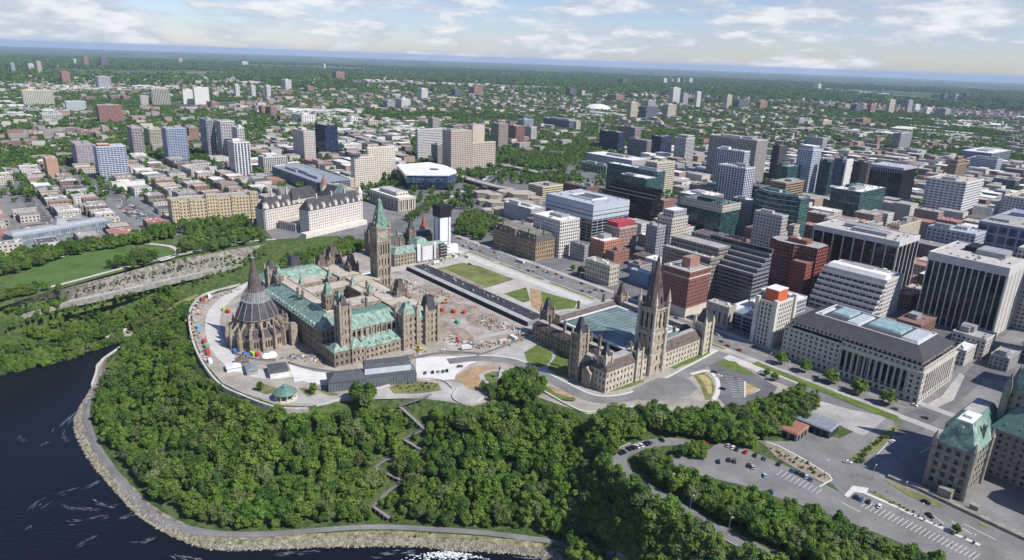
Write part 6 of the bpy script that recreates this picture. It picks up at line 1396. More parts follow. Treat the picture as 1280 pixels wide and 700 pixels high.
B = Bld('site_tent', 'second white marquee parallel to the long one beside the clock tower', 'tent', W(-18, 60), GRID); q = B.mb(); q.box(0, 0, 0, 22, 4, 3); q.gable(-.3, -.3, 22.3, 4.3, 3, 4.2, 'x'); B.put('canvas', q, WRAP)
# terrace walls
PW = mat('parapet_stone', (.44, .42, .385), .9, .1, .2)
t_ = smooth_line([un(a, b)[:2] for a, b in edge_hill[3:14]], 6); q = MB(); wall_line(t_, 1.4, lambda x, y: -5.0, 1.1, q); tag(q.build('terrace_wall', PW), 'curved pale parapet wall around the library terrace', 'wall')
t_ = smooth_line([un(a, b)[:2] for a, b in [(395, 508), (415, 503), (438, 494)]], 4); q = MB(); wall_line(t_, 1.2, -5.5, .9, q); w = tag(q.build('retaining_wall', PW), 'pale arched retaining wall under the lawn right of the pavilion', 'wall')
q = MB(); a, b = offset_line(t_, 1.4)
for i in range(1, len(b) - 1):
    for s_ in (b, a):
        p = s_[i]; q.box(p[0] - .8, p[1] - .3, -4.2, p[0] + .8, p[1] + .3, -1.2)
q.build('arch_opening_shade', BLACK, w, kind='stuff')  # solid black blocks painted as the shade in the arches
t_ = smooth_line([un(a, b)[:2] for a, b in [(664, 480), (690, 496), (718, 511), (734, 516), (765, 513), (800, 508)]], 4); q = MB(); wall_line(t_, 1.4, -7, 1.0, q); w = tag(q.build('retaining_wall', PW), 'high pale retaining wall with dark openings below the west block', 'wall')
q = MB(); a, b = offset_line(t_, 1.6)
for i in (5, 7, 9, 15):
    for s_ in (a, b): p = s_[i]; q.box(p[0] - 1.1, p[1] - .5, -4.6, p[0] + 1.1, p[1] + .5, -1.4)
q.build('wall_opening_shade', BLACK, w, kind='stuff')  # black blocks colour in the shade of the wall's openings
t_ = smooth_line([un(a, b)[:2] for a, b in [(572, 486), (566, 497), (578, 505), (596, 503), (604, 497)]], 4); q = MB(); wall_line(t_, 1.0, -6, 1.0, q); tag(q.build('lookout_wall', PW), 'rounded pale lookout wall on the cliff edge below the round garden', 'wall')
t_ = smooth_line([un(a, b)[:2] for a, b in [(466, 488), (486, 482), (520, 474), (552, 476), (566, 486)]], 4); q = MB(); wall_line(t_, .8, -2, 1.0, q); tag(q.build('garden_wall', PW), 'curved pale garden wall above the cliff stair', 'wall')
t_ = [un(a, b)[:2] for a, b in [(1110, 596), (1150, 612), (1205, 638), (1290, 678)]]; q = MB(); wall_line(t_, 3.6, -.2, 1.6, q); tag(q.build('planter_wall', GST), 'long stone planter wall before the ministry', 'wall')
# wooden stair winding down the cliff through the wood
st_px = [(538, 497), (526, 503), (499, 511.6), (514, 525), (531, 541), (504, 553), (528, 567), (519, 572.5), (482, 579), (468, 589), (505.6, 606), (488.5, 616), (466, 637), (487, 652)]
STAIR = [hit(a, b) for a, b in st_px]; WOODM = mat('grey_boards', (.20, .19, .18), .9, .15, 1.0)
B = thing('cliff_stair', 'grey wooden stair zigzagging down the wooded cliff to the riverside path', 'stair', tuple(STAIR[-1])); o_ = STAIR[-1]
for a, b in zip(STAIR[:-1], STAIR[1:]):
    q = MB(*o_); dz = np.array([0, 0, 2.6]); q.beam(a + dz, b + dz, 2.0, .3)
    d = (b - a)[:2] / (np.hypot(*(b - a)[:2]) + 1e-6); nn = np.array([-d[1], d[0], 0]) * 1.2; nn = np.array([-d[1] * 1.2, d[0] * 1.2, 0])
    f = q.build('flight', WOODM, B); q = MB(*o_)
    for s_ in (-1, 1): q.beam(a + dz + nn * s_ + [0, 0, 1.1], b + dz + nn * s_ + [0, 0, 1.1], .14, .18)
    n = max(2, int(np.linalg.norm(b - a) / 3))
    for i in range(n + 1):
        p = a + (b - a) * i / n
        for s_ in (-1, 1): q.tube(p + nn * s_ - [0, 0, 1], p + dz + nn * s_ + [0, 0, 1.1], .1, n=4)
    q.build('railing', WOODM, f, kind='stuff')
# canal and its bridges
psheet('canal', [(546, 264), (553, 258), (594, 237), (614, 226), (640, 206), (668, 190), (676, 191), (648, 210), (622, 228), (601, 241), (566, 262), (556, 268)], 0.14, mat('canal_water', (.012, .02, .022), .08, .1, spec=.5))
ribbon('canal_walk', smooth_line([un(a, b)[:2] for a, b in [(530, 262), (552, 252), (585, 236), (612, 220), (640, 203)]], 4), 7, .2, CONC_W)
def bridge(label, px, w, z, hb):
    line = smooth_line([un(a, b, z)[:2] for a, b in px], 5); t = thing('road_bridge', label, 'bridge', (*line[0], 0)); q = MB(*line[0]); wall_line(line, w, z - 1.6, z, q); q.build('deck', CONC, t)
    q = MB(*line[0])
    for l in offset_line(line, w - .4): wall_line(l, .35, z, z + 1.1, q)
    q.build('parapets', LIME, t, kind='stuff')
    for p in line[2::3]:
        q = MB(*line[0]); q.box(p[0] - 1.5, p[1] - 1.5, 0, p[0] + 1.5, p[1] + 1.5, z - 1.5); q.build('pier', CONC, t)
bridge('broad grey road bridge over the canal beside the convention centre', [(568, 218), (592, 225), (622, 233), (640, 236)], 18, 6, 0)
bridge('second road bridge over the canal before the woods', [(619, 204), (640, 208), (668, 214), (695, 222)], 14, 5, 0)

# ================================================================== trees
LEAF = [leaf_mat('leaves_maple', (.066, .138, .017), (.175, .300, .044)), leaf_mat('leaves_mixed', (.076, .142, .021), (.220, .315, .058)), leaf_mat('leaves_olive', (.085, .125, .032), (.185, .235, .075)), leaf_mat('leaves_dark', (.038, .090, .017), (.105, .195, .036))]
BARK = mat('bark', (.10, .08, .065), .95, .2, 1.0)
def crown_mesh(name, seed, m, H=10.0, rx=3.9, lobes=19, leaves=125, size=.46, z0=.16):
    r_ = np.random.default_rng(seed); vs = []; fs = []
    zc = H * (z0 + 1) / 2; rz = H * (1 - z0) / 2
    cs = []
    for _ in range(lobes):
        while True:
            p = r_.uniform(-1, 1, 3)
            if p @ p < 1: break
        p = p / (np.linalg.norm(p) + 1e-6) * (np.linalg.norm(p) ** .5) * r_.uniform(.55, 1.0)
        cs.append((p[0] * rx, p[1] * rx, zc + p[2] * rz, r_.uniform(.20, .50) * rx))
    cs.append((0, 0, zc, rx * .62))
    for cx, cy, cz, rr in cs:
        u = r_.uniform(-.55, 1, leaves); t = r_.uniform(0, 2 * math.pi, leaves); q = np.sqrt(np.maximum(0, 1 - u * u)); N = np.stack([q * np.cos(t), q * np.sin(t), u], 1)
        rad = rr * r_.uniform(.60, 1.24, leaves)
        P = np.array([cx, cy, cz]) + N * rad[:, None] * np.array([1, 1, .9])
        D = N + r_.normal(0, .6, (leaves, 3)) + np.array([0, 0, .45]); D /= np.linalg.norm(D, axis=1)[:, None]
        A = np.cross(D, r_.normal(0, 1, (leaves, 3))); A /= np.linalg.norm(A, axis=1)[:, None] + 1e-9; Bv = np.cross(D, A)
        s1 = size * r_.uniform(.6, 1.3, leaves)[:, None]; s2 = size * r_.uniform(.45, 1.0, leaves)[:, None]
        for i in range(leaves):
            n = len(vs); vs += [tuple(P[i] + A[i] * s1[i]), tuple(P[i] + Bv[i] * s2[i]), tuple(P[i] - A[i] * s1[i]), tuple(P[i] - Bv[i] * s2[i])]; fs.append((n, n + 1, n + 2, n + 3))
        n = len(vs); k = .66 * rr                          # a leafy body inside each lobe
        for (a, b, c) in ((1, 0, 0), (0, 1, 0), (-1, 0, 0), (0, -1, 0), (0, 0, .9), (0, 0, -.7)): vs.append((cx + a * k, cy + b * k, cz + c * k))
        fs += [(n, n + 1, n + 4), (n + 1, n + 2, n + 4), (n + 2, n + 3, n + 4), (n + 3, n, n + 4), (n + 1, n, n + 5), (n + 2, n + 1, n + 5), (n + 3, n + 2, n + 5), (n, n + 3, n + 5)]
    me = bpy.data.meshes.new(name); me.from_pydata(vs, [], fs); me.update(); me.materials.append(m)
    return me
def trunk_mesh(seed, H=10.0):
    r_ = random.Random(seed); q = MB(); q.tube((0, 0, -1.0), (.1, .05, H * .42), .30, .2, 7)
    for i in range(5):
        t = i * 1.26 + r_.random(); z = H * (.24 + .05 * i); l = r_.uniform(1.6, 2.6); q.tube((0, 0, z), (l * math.cos(t), l * math.sin(t), z + l * .9), .13, .04, 5)
    return q.mesh('trunk', BARK)
CROWN = [crown_mesh('crown', 11, LEAF[0]), crown_mesh('crown', 12, LEAF[1], rx=4.4), crown_mesh('crown', 13, LEAF[0], rx=3.4, H=10.5), crown_mesh('crown', 14, LEAF[1], rx=4.0, lobes=22), crown_mesh('crown', 15, LEAF[2], rx=4.3, lobes=22), crown_mesh('crown', 16, LEAF[3], rx=3.8), crown_mesh('crown', 17, LEAF[1], rx=3.7, H=9), crown_mesh('crown', 18, leaf_mat('leaves_pale', (.090, .135, .045), (.200, .260, .105)), rx=4.0, lobes=22), crown_mesh('crown', 19, LEAF[3], rx=3.0, H=11, lobes=16)]
TRUNK = [trunk_mesh(1), trunk_mesh(2)]
CROWN_OBJ = {}
NTREE = [0]
def tree(x, y, z, h, v, label, group, name='tree', wide=1.0):
    t = thing(name, label, 'tree', (x, y, z), random.random() * 6.28, group); s = h / 10.0; t.scale = (s * wide, s * wide, s)
    c = obj('crown', CROWN[v], t); obj('trunk', TRUNK[v % 2], t); CROWN_OBJ.setdefault(v, c); NTREE[0] += 1
    return t
def ptree(px, py, h, v, label, group, wide=1.0):
    p = un(px, py); tree(p[0], p[1], 0, h, v, label, group, wide=wide)
# trees along the main street, each under its own shade
for i, (px, py, h, v, lb_) in enumerate(((975.6, 455.6, 10, 0, 'first round street tree from the left in front of the colonnaded bank'), (1006, 465.6, 10, 0, 'second street tree from the left in front of the colonnaded bank'), (1039, 479, 11, 3, 'third street tree from the left in front of the colonnaded bank'),
                                        (1073, 492.5, 12, 3, 'fourth street tree from the left in front of the colonnaded bank'), (1110.6, 506.5, 11, 1, 'fifth street tree from the left in front of the colonnaded bank'))):
    ptree(px, py, h, v, lb_, 'street trees before the bank', 1.15)
ptree(727, 343, 9, 1, 'bright green tree at the corner plaza left of the old stone embassy', 'street trees', 1.2); ptree(716, 339, 7, 0, 'small tree left of the bright green corner plaza tree', 'street trees')
ptree(1195, 667, 5.5, 0, 'small tree in the parking island below the ministry', 'street trees'); ptree(392, 492, 8, 3, 'slim bushy tree at the left of the dark grey works building', 'terrace trees', .8)
ptree(326, 489, 7, 0, 'small tree on the terrace below the white site hut', 'terrace trees', .75)
ptree(958, 470, 6, 0, 'small tree on the verge right of the parking court', 'street trees'); ptree(968, 476, 6.5, 3, 'second small tree on the verge right of the parking court', 'street trees')
def scatter(poly_px, spacing, hmin, hmax, z=0.0, ground=None, jitter=.35, excl=()):
    """roughly even random stand inside a surveyed outline"""
    P = np.array([un(a, b, z)[:2] for a, b in poly_px]); lo = P.min(0); hi = P.max(0); out = []
    X = np.arange(lo[0], hi[0] + spacing, spacing); Y = np.arange(lo[1], hi[1] + spacing * .87, spacing * .87)
    for j, y in enumerate(Y):
        for x in X: out.append((x + (j % 2) * spacing / 2 + random.uniform(-jitter, jitter) * spacing, y + random.uniform(-jitter, jitter) * spacing))
    out = np.array(out); out = out[inpoly(out, [tuple(p) for p in P])]
    for ln, d in excl: out = out[dist_line(out, ln) > d]
    return [(x, y, 0.0, random.uniform(hmin, hmax)) for x, y in out]
WOOD = []                                                 # (x, y, z, h)
# wooded river slope
_c = []
sp = 5.6
for y in np.arange(215, 620, sp * .87):
    for x in np.arange(-380, 230, sp): _c.append((x + random.uniform(-.38, .38) * sp + (int(y) % 2) * sp / 2, y + random.uniform(-.38, .38) * sp))
_c = np.array(_c); _c = _c[inpoly(_c, LOW)]; _c = _c[~inpoly(_c, WATER)]; _d1 = dist_line(_c, CLIFF); _d2 = dist_line(_c, SHORE_L); _dp = dist_line(_c, PATH); _ds = dist_line(_c, STAIR); _dr = dist_line(_c, low_road)
_z = terrain(_c); _px, _ = prs(np.column_stack([_c, _z]))
hillside = [(166, 428), (185, 417), (212, 400), (240, 384), (242, 410), (250, 455), (300, 500), (400, 520), (600, 517), (700, 515), (770, 525), (780, 575), (815, 640), (1010, 760), (700, 720), (300, 672), (185, 650), (110, 570), (98, 520), (122, 465)]
ok = inpoly(_px, hillside) & (_dp > 4.5) & (_d2 > 13) & (_ds > 1.9) & (_dr > 6.0) & (_d1 > 3.0)
gr_strip = inpoly(_px, [(236, 405), (243, 400), (262, 460), (305, 500), (345, 512), (330, 520), (285, 500), (250, 470), (236, 430)])
ok &= ~(gr_strip & (vnoise(_c[:, 0], _c[:, 1], 9) < .8))
for (x, y), z, ds, d1, dp in zip(_c[ok], _z[ok], _ds[ok], _d1[ok], _dp[ok]):
    h = random.uniform(7.0, 15.0)
    if ds < 7: h *= .5 + .06 * ds
    if d1 < 9: h *= .6
    if dp < 8: h *= .7
    WOOD.append((x, y, z - .4, h))
_e = []                                                  # tall close stand on the steep bank below the lower road
for y in np.arange(215, 360, 3.4):
    for x in np.arange(10, 230, 3.4): _e.append((x + random.uniform(-1.4, 1.4), y + random.uniform(-1.4, 1.4)))
_e = np.array(_e); _e = _e[inpoly(_e, LOW) & ~inpoly(_e, WATER)]; _ez = terrain(_e); _ep, _ = prs(np.column_stack([_e, _ez]))
_k = (dist_line(_e, PATH) > 5) & (dist_line(_e, SHORE_L) > 12) & (dist_line(_e, low_road) > 5.5) & (_ep[:, 0] > 690)
WOOD = [w for w in WOOD if not (w[0] > 10 and w[1] < 358 and pr(w[:3])[0] > 690)]
for (x, y), z in zip(_e[_k], _ez[_k]): WOOD.append((x, y, z - .4, random.uniform(9, 15)))
EX = ((low_road, 6.5),)
for poly, sp, a, b in (([(738, 532), (800, 522), (850, 524), (925, 524), (975, 504), (1000, 498), (1022, 506), (1006, 528), (975, 544), (946, 552), (932, 560), (898, 553), (882, 563), (850, 560), (838, 546), (800, 549), (776, 560), (765, 548)], 5.6, 9, 13),
                       ([(824, 584), (866, 611), (930, 627), (985, 645), (1040, 663), (1110, 693), (1200, 732), (1030, 730), (985, 704), (905, 658), (842, 622), (800, 597), (806, 580)], 5.6, 8, 12.5), ([(846, 568), (878, 564), (884, 572), (852, 576)], 5, 6, 9), ([(800, 574), (818, 570), (828, 590), (805, 592)], 5, 6, 9),
                       ([(630, 490), (648, 478), (672, 482), (678, 502), (650, 508)], 5, 10, 15), ([(604, 488), (632, 484), (640, 500), (616, 503)], 4.5, 5, 8), ([(432, 502), (450, 496), (470, 502), (450, 512)], 4.5, 9, 14)):
    WOOD += [(x, y, 0, h) for x, y, _, h in scatter(poly, sp, a, b, excl=EX)]
# slope below the park, park trees, canal trees
SLOPE = []
for poly, sp, a, b in (([(-20, 450), (-20, 416), (40, 404), (100, 392), (165, 380), (215, 368), (222, 374), (190, 386), (160, 398), (138, 410), (60, 432)], 6.2, 7, 12), ([(240, 366), (262, 360), (300, 350), (335, 341), (335, 336), (290, 345), (250, 356)], 6, 2.5, 5)):
    _s = scatter(poly, sp, a, b, z=-28)
    for (x, y, _, h), z in zip(_s, terrain(np.array([q[:2] for q in _s]))): SLOPE.append((x, y, z - .3, h))
PARK = []
for poly, sp, a, b in (([(-10, 350), (-10, 328), (60, 318), (150, 304), (210, 290), (226, 297), (190, 305), (120, 314), (60, 330), (25, 342)], 8.5, 10, 15), ([(132, 338), (150, 328), (182, 320), (200, 325), (170, 338)], 8, 8, 13), ([(222, 318), (228, 300), (262, 286), (330, 290), (342, 302), (300, 308), (262, 316)], 11, 7, 12),
                       ([(210, 288), (232, 278), (300, 276), (330, 284), (280, 288), (232, 296)], 10, 9, 14), ([(10, 372), (40, 362), (45, 370)], 9, 7, 10), ([(66, 366), (90, 358), (86, 366)], 9, 6, 9), ([(150, 345), (175, 340), (230, 326), (236, 330)], 11, 4, 7)):
    PARK += scatter(poly, sp, a, b)
EAST = scatter([(350, 346), (355, 330), (400, 316), (440, 302), (458, 310), (420, 326), (390, 338)], 6, 7, 11)
CANAL = []
for poly, sp, a, b in (([(568, 292), (580, 268), (606, 270), (618, 290), (598, 302)], 8, 8, 12), ([(506, 274), (530, 258), (556, 244), (566, 246), (540, 262), (516, 280)], 9, 6, 9), ([(590, 280), (620, 262), (636, 276), (615, 292)], 8, 8, 12), ([(570, 262), (598, 250), (600, 262)], 8, 7, 10),
                       ([(618, 202), (640, 194), (700, 180), (745, 172), (756, 186), (722, 198), (705, 210), (664, 214), (640, 206)], 9, 9, 14), ([(565, 222), (600, 212), (640, 214), (630, 222)], 11, 6, 9), ([(640, 222), (690, 218), (730, 226), (700, 232), (660, 230)], 10, 7, 11)):
    CANAL += scatter(poly, sp, a, b)
CANAL = [t for t, k in zip(CANAL, free_many([t[:2] for t in CANAL])) if k]
random.shuffle(PARK)
# the largest as single trees
CRN = ['mid green', 'broad yellow green', 'slender mid green', 'full bright green', 'olive grey', 'dark green', 'small bright green', 'pale grey green', 'narrow dark green']
def singles(lst, n, key, label, group, vs):
    lst.sort(key=key); used, rest = lst[:n], lst[n:]
    for x, y, z, h in used:
        v = random.choice(vs); tree(x, y, z, h, v, CRN[v] + ' ' + label, group, wide=random.uniform(.75, 1.25))
    return rest
nearcam = lambda t: math.hypot(t[0], t[1]) / t[3]
rest = []
rest += singles(WOOD, 215, nearcam, 'broadleaf tree in the dense wood on the near river slope', 'trees of the river slope wood', [0, 1, 2, 3, 3, 6, 0, 1, 4, 5, 7, 8])
rest += singles(SLOPE, 16, nearcam, 'tree on the slope between the park and the canal mouth', 'trees below the park', [0, 3, 5, 4])
rest += singles(PARK, 36, nearcam, 'rounded tree standing around the park lawn at left', 'park trees', [0, 5, 3, 5, 4])
rest += singles(EAST, 8, nearcam, 'tree in the green band behind the parliament building', 'trees behind the parliament', [0, 3])
rest += singles(CANAL, 6, nearcam, 'tree beside the canal near the wrapped tower', 'canal trees', [0, 5])
def stuff_scatter(name, label, pts, meshes):
    """one object: points carrying many copies of the given crowns"""
    me = bpy.data.meshes.new(name); me.from_pydata([(float(p[0]), float(p[1]), float(p[2])) for p in pts], [], []); n = len(pts)
    for an, ty, vals in (('rot', 'FLOAT', [random.random() * 6.28 for _ in pts]), ('idx', 'INT', [random.randrange(len(meshes)) for _ in pts])):
        at = me.attributes.new(an, ty, 'POINT'); at.data.foreach_set('value', vals)
    at = me.attributes.new('scl', 'FLOAT_VECTOR', 'POINT'); sv = []
    for p in pts: k = random.uniform(.75, 1.25); sv += [p[3] * k, p[3] * k * random.uniform(.85, 1.15), p[3]]
    at.data.foreach_set('vector', sv)
    o = obj(name, me, None, 'stuff'); o['label'] = label
    ng = bpy.data.node_groups.new(name, 'GeometryNodeTree'); ng.interface.new_socket('Geometry', in_out='INPUT', socket_type='NodeSocketGeometry'); ng.interface.new_socket('Geometry', in_out='OUTPUT', socket_type='NodeSocketGeometry')
    gi = ng.nodes.new('NodeGroupInput'); go = ng.nodes.new('NodeGroupOutput'); jn = ng.nodes.new('GeometryNodeJoinGeometry')
    for src in reversed(meshes):
        oi = ng.nodes.new('GeometryNodeObjectInfo'); oi.inputs['Object'].default_value = src; oi.transform_space = 'ORIGINAL'; oi.inputs['As Instance'].default_value = False
        g2 = ng.nodes.new('GeometryNodeGeometryToInstance'); ng.links.new(oi.outputs['Geometry'], g2.inputs[0]); ng.links.new(g2.outputs[0], jn.inputs[0])
    ip = ng.nodes.new('GeometryNodeInstanceOnPoints'); ip.inputs['Pick Instance'].default_value = True
    def attr(nm, ty):
        a = ng.nodes.new('GeometryNodeInputNamedAttribute'); a.data_type = ty; a.inputs['Name'].default_value = nm; return a.outputs['Attribute']
    cx = ng.nodes.new('ShaderNodeCombineXYZ'); ng.links.new(attr('rot', 'FLOAT'), cx.inputs[2])
    ng.links.new(gi.outputs[0], ip.inputs['Points']); ng.links.new(jn.outputs[0], ip.inputs['Instance']); ng.links.new(attr('idx', 'INT'), ip.inputs['Instance Index']); ng.links.new(cx.outputs[0], ip.inputs['Rotation']); ng.links.new(attr('scl', 'FLOAT_VECTOR'), ip.inputs['Scale'])
    ng.links.new(ip.outputs[0], go.inputs[0]); md = o.modifiers.new('copies', 'NODES'); md.node_group = ng
    return o
allc = [CROWN_OBJ[v] for v in sorted(CROWN_OBJ)]
stuff_scatter('river_slope_wood', 'dense green wood covering the river slope and canal banks', [(x, y, z, h / 10) for x, y, z, h in rest], [CROWN_OBJ[v] for v in sorted(CROWN_OBJ) if v not in (4, 7)] * 2 + [CROWN_OBJ[v] for v in (4, 7) if v in CROWN_OBJ])
# low growth on the slope and verge
UND = []
for (x, y), z, d1, ds in zip(_c, _z, _d1, _ds):
    pass
_u = _c[(_d2 > 4.5) & (_d2 < 20) & (_dp > 3.2)]; _uz = terrain(_u)
for (x, y), z in zip(_u, _uz):
    if random.random() < .30: UND.append((x, y, z - .3, random.uniform(.08, .22)))
for (x, y), z, g in zip(_c, _z, gr_strip):
    if g and random.random() < .5: UND.append((x, y, z - .3, random.uniform(.06, .16)))
for x, y, _, h in scatter([(1066, 576), (1100, 550), (1122, 532), (1112, 546), (1085, 566), (1074, 582)], 3, 1, 1): UND.append((x, y, 0, random.uniform(.2, .35)))
for x, y, _, h in scatter([(958, 556), (1000, 574), (1036, 596), (1030, 601), (1000, 586), (966, 566)], 3.2, 1, 1): UND.append((x, y, 0, random.uniform(.08, .2)))
for x, y, _, h in scatter([(486, 485), (520, 478), (550, 480), (548, 488), (500, 492)], 4, 1, 1): UND.append((x, y, 0, random.uniform(.08, .2)))
for x, y, _, h in scatter([(1086, 613), (1136, 638), (1225, 682), (1222, 684), (1130, 640)], 2.6, 1, 1): UND.append((x, y, .2, random.uniform(.08, .16)))
for x, y, _, h in scatter([(-10, 384), (60, 367), (150, 345), (290, 314), (290, 322), (150, 352), (60, 374), (-10, 392)], 4.6, 1, 1, z=-5): UND.append((x, y, -6, random.uniform(.12, .32)))
for x, y, _, h in scatter([(-10, 404), (60, 388), (150, 368), (290, 336), (290, 340), (150, 376), (60, 398), (-10, 416)], 6, 1, 1, z=-19): UND.append((x, y, -20, random.uniform(.2, .6)))
stuff_scatter('undergrowth', 'low shrubs and undergrowth along paths, banks and verges', UND, allc)

# ================================================================== low streets, suburbs and the far plain
LOWC = [(.27, .16, .13), (.34, .25, .21), (.44, .41, .37), (.28, .265, .255), (.48, .44, .38), (.55, .54, .52), (.20, .14, .125)]
ROOFC = [FLAT_G, FLAT_W, FLAT_B, FLAT_D, mat('tar_roof', (.20, .195, .19), .95, .15, .2), mat('brick_red_roof', (.33, .15, .12), .9, .12, .2), FLAT_G]
LOWN = ['dark brick', 'brown brick', 'pale stone', 'grey', 'cream', 'white', 'maroon brick']; ROOFN = ['grey', 'white', 'beige', 'black', 'tar grey', 'red', 'grey']
lots = []
def lot_grid(poly_px, bw, bl, street, hlo, hhi, lotlo, lotmax, gang=GRID):
    P = [tuple(un(a, b)[:2]) for a, b in poly_px]; G = np.array([[(np.array(p) - ORG) @ _bx, (np.array(p) - ORG) @ _by] for p in P]); lo = G.min(0); hi = G.max(0)
    x = lo[0]
    while x < hi[0]:
        y = lo[1]
        while y < hi[1]:
            for side in (0, 1):                          # two rows back to back in each block
                yy = y + 2; dep = (bw - 4) / 2
                while yy < y + bl - 8:
                    w = random.uniform(lotlo, lotmax); w = min(w, y + bl - yy); d = dep * random.uniform(.65, .98)
                    x0 = x + 2 if side == 0 else x + bw - 2 - d
                    c = W(x0 + d / 2, yy + w / 2)
                    if inpoly([c[:2]], P)[0] and random.random() < .9: lots.append((x0, yy, d, w - random.choice((.3, .3, 3)), random.uniform(hlo, hhi)))
                    yy += w
            y += bl + street
        x += bw + street
lot_grid([(-10, 322), (150, 298), (205, 290), (330, 262), (345, 228), (330, 205), (200, 196), (60, 196), (-30, 225)], 62, 105, 14, 6, 12, 12, 34)
n_market = len(lots)
lot_grid([(1000, 262), (1290, 262), (1290, 212), (1130, 192), (980, 192), (840, 186), (800, 192), (830, 240)], 62, 105, 16, 7, 20, 14, 40)
lot_grid([(830, 262), (1290, 262), (1290, 400), (1170, 330), (900, 330), (830, 320)], 62, 105, 14, 14, 30, 20, 44)
lot_grid([(340, 262), (460, 232), (510, 205), (520, 170), (330, 176), (300, 205)], 62, 105, 16, 7, 15, 14, 40)
lot_grid([(600, 300), (700, 262), (830, 262), (830, 340), (760, 330)], 60, 100, 14, 10, 20, 14, 30)
lot_grid([(880, 345), (1010, 345), (1290, 470), (1290, 400), (1170, 330), (900, 320)], 60, 100, 14, 9, 18, 14, 34)
def lot_ok(l):
    x0, y0, d, w, h = l
    if not free_many([W(x0 + d * fx, y0 + w * fy)[:2] for fx, fy in ((0, 0), (1, 0), (1, 1), (0, 1), (.5, .5))]).all(): return False
    c = Wc(l)
    if inpoly([pr(c)], [(-20, 400), (-20, 330), (60, 318), (150, 300), (215, 284), (340, 290), (345, 310)])[0]: return False
    if inpoly([pr(c)], [(560, 300), (600, 240), (700, 215), (760, 205), (700, 235), (650, 290), (600, 300)])[0]: return False
    return x0 > 186 or c[0] < -150
def Wc(l): return W(l[0] + l[2] / 2, l[1] + l[3] / 2)
mark = [l for l in lots[:n_market] if lot_ok(l)]; town = [l for l in lots[n_market:] if lot_ok(l)]
# the two market streets stay open
for ln in ([(18, 233), (66, 285)], [(103, 220), (195, 276)]):
    S = [un(a, b)[:2] for a, b in ln]; mark = [l for l in mark if dist_line([Wc(l)[:2]], S)[0] > 9 + l[3] * .3]
    ribbon('market_street', [S[0] + (S[0] - S[1]) * .4, S[1]], 14, .09, ASPH)
for L_, lim, lab, grp, nm in ((mark, 190, 'low %s shop building with flat %s roof in the market quarter at left', 'market quarter buildings', 'market_building'), (town, 110, 'low %s building with flat %s roof between the office towers', 'low town buildings', 'town_building')):
    L_.sort(key=lambda l: math.hypot(*Wc(l)[:2]))
    for i, (x0, y0, d, w, h) in enumerate(L_[:lim]):
        c = W(x0, y0); k = random.randrange(7); kr = random.randrange(7); B = Bld(nm, lab % (LOWN[k], ROOFN[kr]), 'building', (c[0], c[1], 0), GRID, grp)
        B.block(0, 0, d, w, 0, h, wall=wallm(LOWC[k]), glass=WIN_OLD, bay=random.choice((3.2, 4, 5)), fl=3.5, pf=.55, sf=.5, roof=ROOFC[kr], par=.6, cor=.8, d=.25)
        B.clutter(1, 1, d - 1, w - 1, h + .06, random.randint(2, 7), i, random.choice((METAL_G, METAL_W, METAL_G)), 2.4)
far_lots = mark[190:] + town[110:]
# ------------------------------------------------------------------ houses and sheds beyond: one mass
def houses(name, label, items, mats):
    vs = []; fs = []; mi = []
    for (x, y, z, L, Wd, H, rot, k, rh) in items:
        c, s = math.cos(rot), math.sin(rot); n = len(vs); P = lambda a, b, zz: (x + c * a - s * b, y + s * a + c * b, z + zz)
        a, b = L / 2, Wd / 2
        vs += [P(-a, -b, 0), P(a, -b, 0), P(a, b, 0), P(-a, b, 0), P(-a, -b, H), P(a, -b, H), P(a, b, H), P(-a, b, H)]
        fs += [(n, n + 1, n + 5, n + 4), (n + 1, n + 2, n + 6, n + 5), (n + 2, n + 3, n + 7, n + 6), (n + 3, n, n + 4, n + 7)]; mi += [k[0]] * 4
        if rh:
            vs += [P(-a * .75, 0, H + rh), P(a * .75, 0, H + rh)]; fs += [(n + 4, n + 5, n + 9, n + 8), (n + 6, n + 7, n + 8, n + 9), (n + 7, n + 4, n + 8), (n + 5, n + 6, n + 9)]; mi += [k[1]] * 4
        else: fs.append((n + 4, n + 5, n + 6, n + 7)); mi.append(k[1])
    me = bpy.data.meshes.new(name); me.from_pydata(vs, [], fs); me.update()
    for m in mats: me.materials.append(m)
    me.polygons.foreach_set('material_index', mi); o = obj(name, me, None, 'stuff'); o['label'] = label
HM = [wallm(c) for c in LOWC] + [FLAT_W, FLAT_G, mat('shingle_dark', (.11, .10, .10), .95, .2, .1), mat('shingle_brown', (.21, .15, .12), .95, .2, .1), mat('shingle_grey', (.27, .26, .26), .95, .2, .1), mat('white_shed', (.6, .6, .6), .8, .05, .1)]
items = [(*Wc(l)[:2], 0, l[2], l[3], l[4], GRID, (random.randrange(7), random.choice((8, 8, 11, 9, 8, 7))), 0) for l in far_lots]
def wedge(n, r0, r1, amax=41):
    r = np.sqrt(rng.uniform(r0 * r0, r1 * r1, n)); t = np.radians(90 + rng.uniform(-amax, amax, n)); return np.stack([r * np.cos(t), r * np.sin(t)], 1)
TOWN_PX = [(-60, 345), (150, 305), (330, 300), (480, 300), (700, 400), (1000, 520), (1340, 700), (1340, 214), (1150, 194), (960, 192), (830, 186), (752, 196), (640, 196), (610, 170), (520, 172), (420, 182), (330, 200), (200, 202), (60, 208), (-40, 232)]
def thin(P, keep_out=True):
    q, dd = prs(np.column_stack([P, np.zeros(len(P))])); m = ~inpoly(q, TOWN_PX)
    return P[m]
HP = thin(wedge(34000, 900, 5600)); dens = vnoise(HP[:, 0], HP[:, 1], 420); dn2 = vnoise(HP[:, 0] + 999, HP[:, 1], 150)
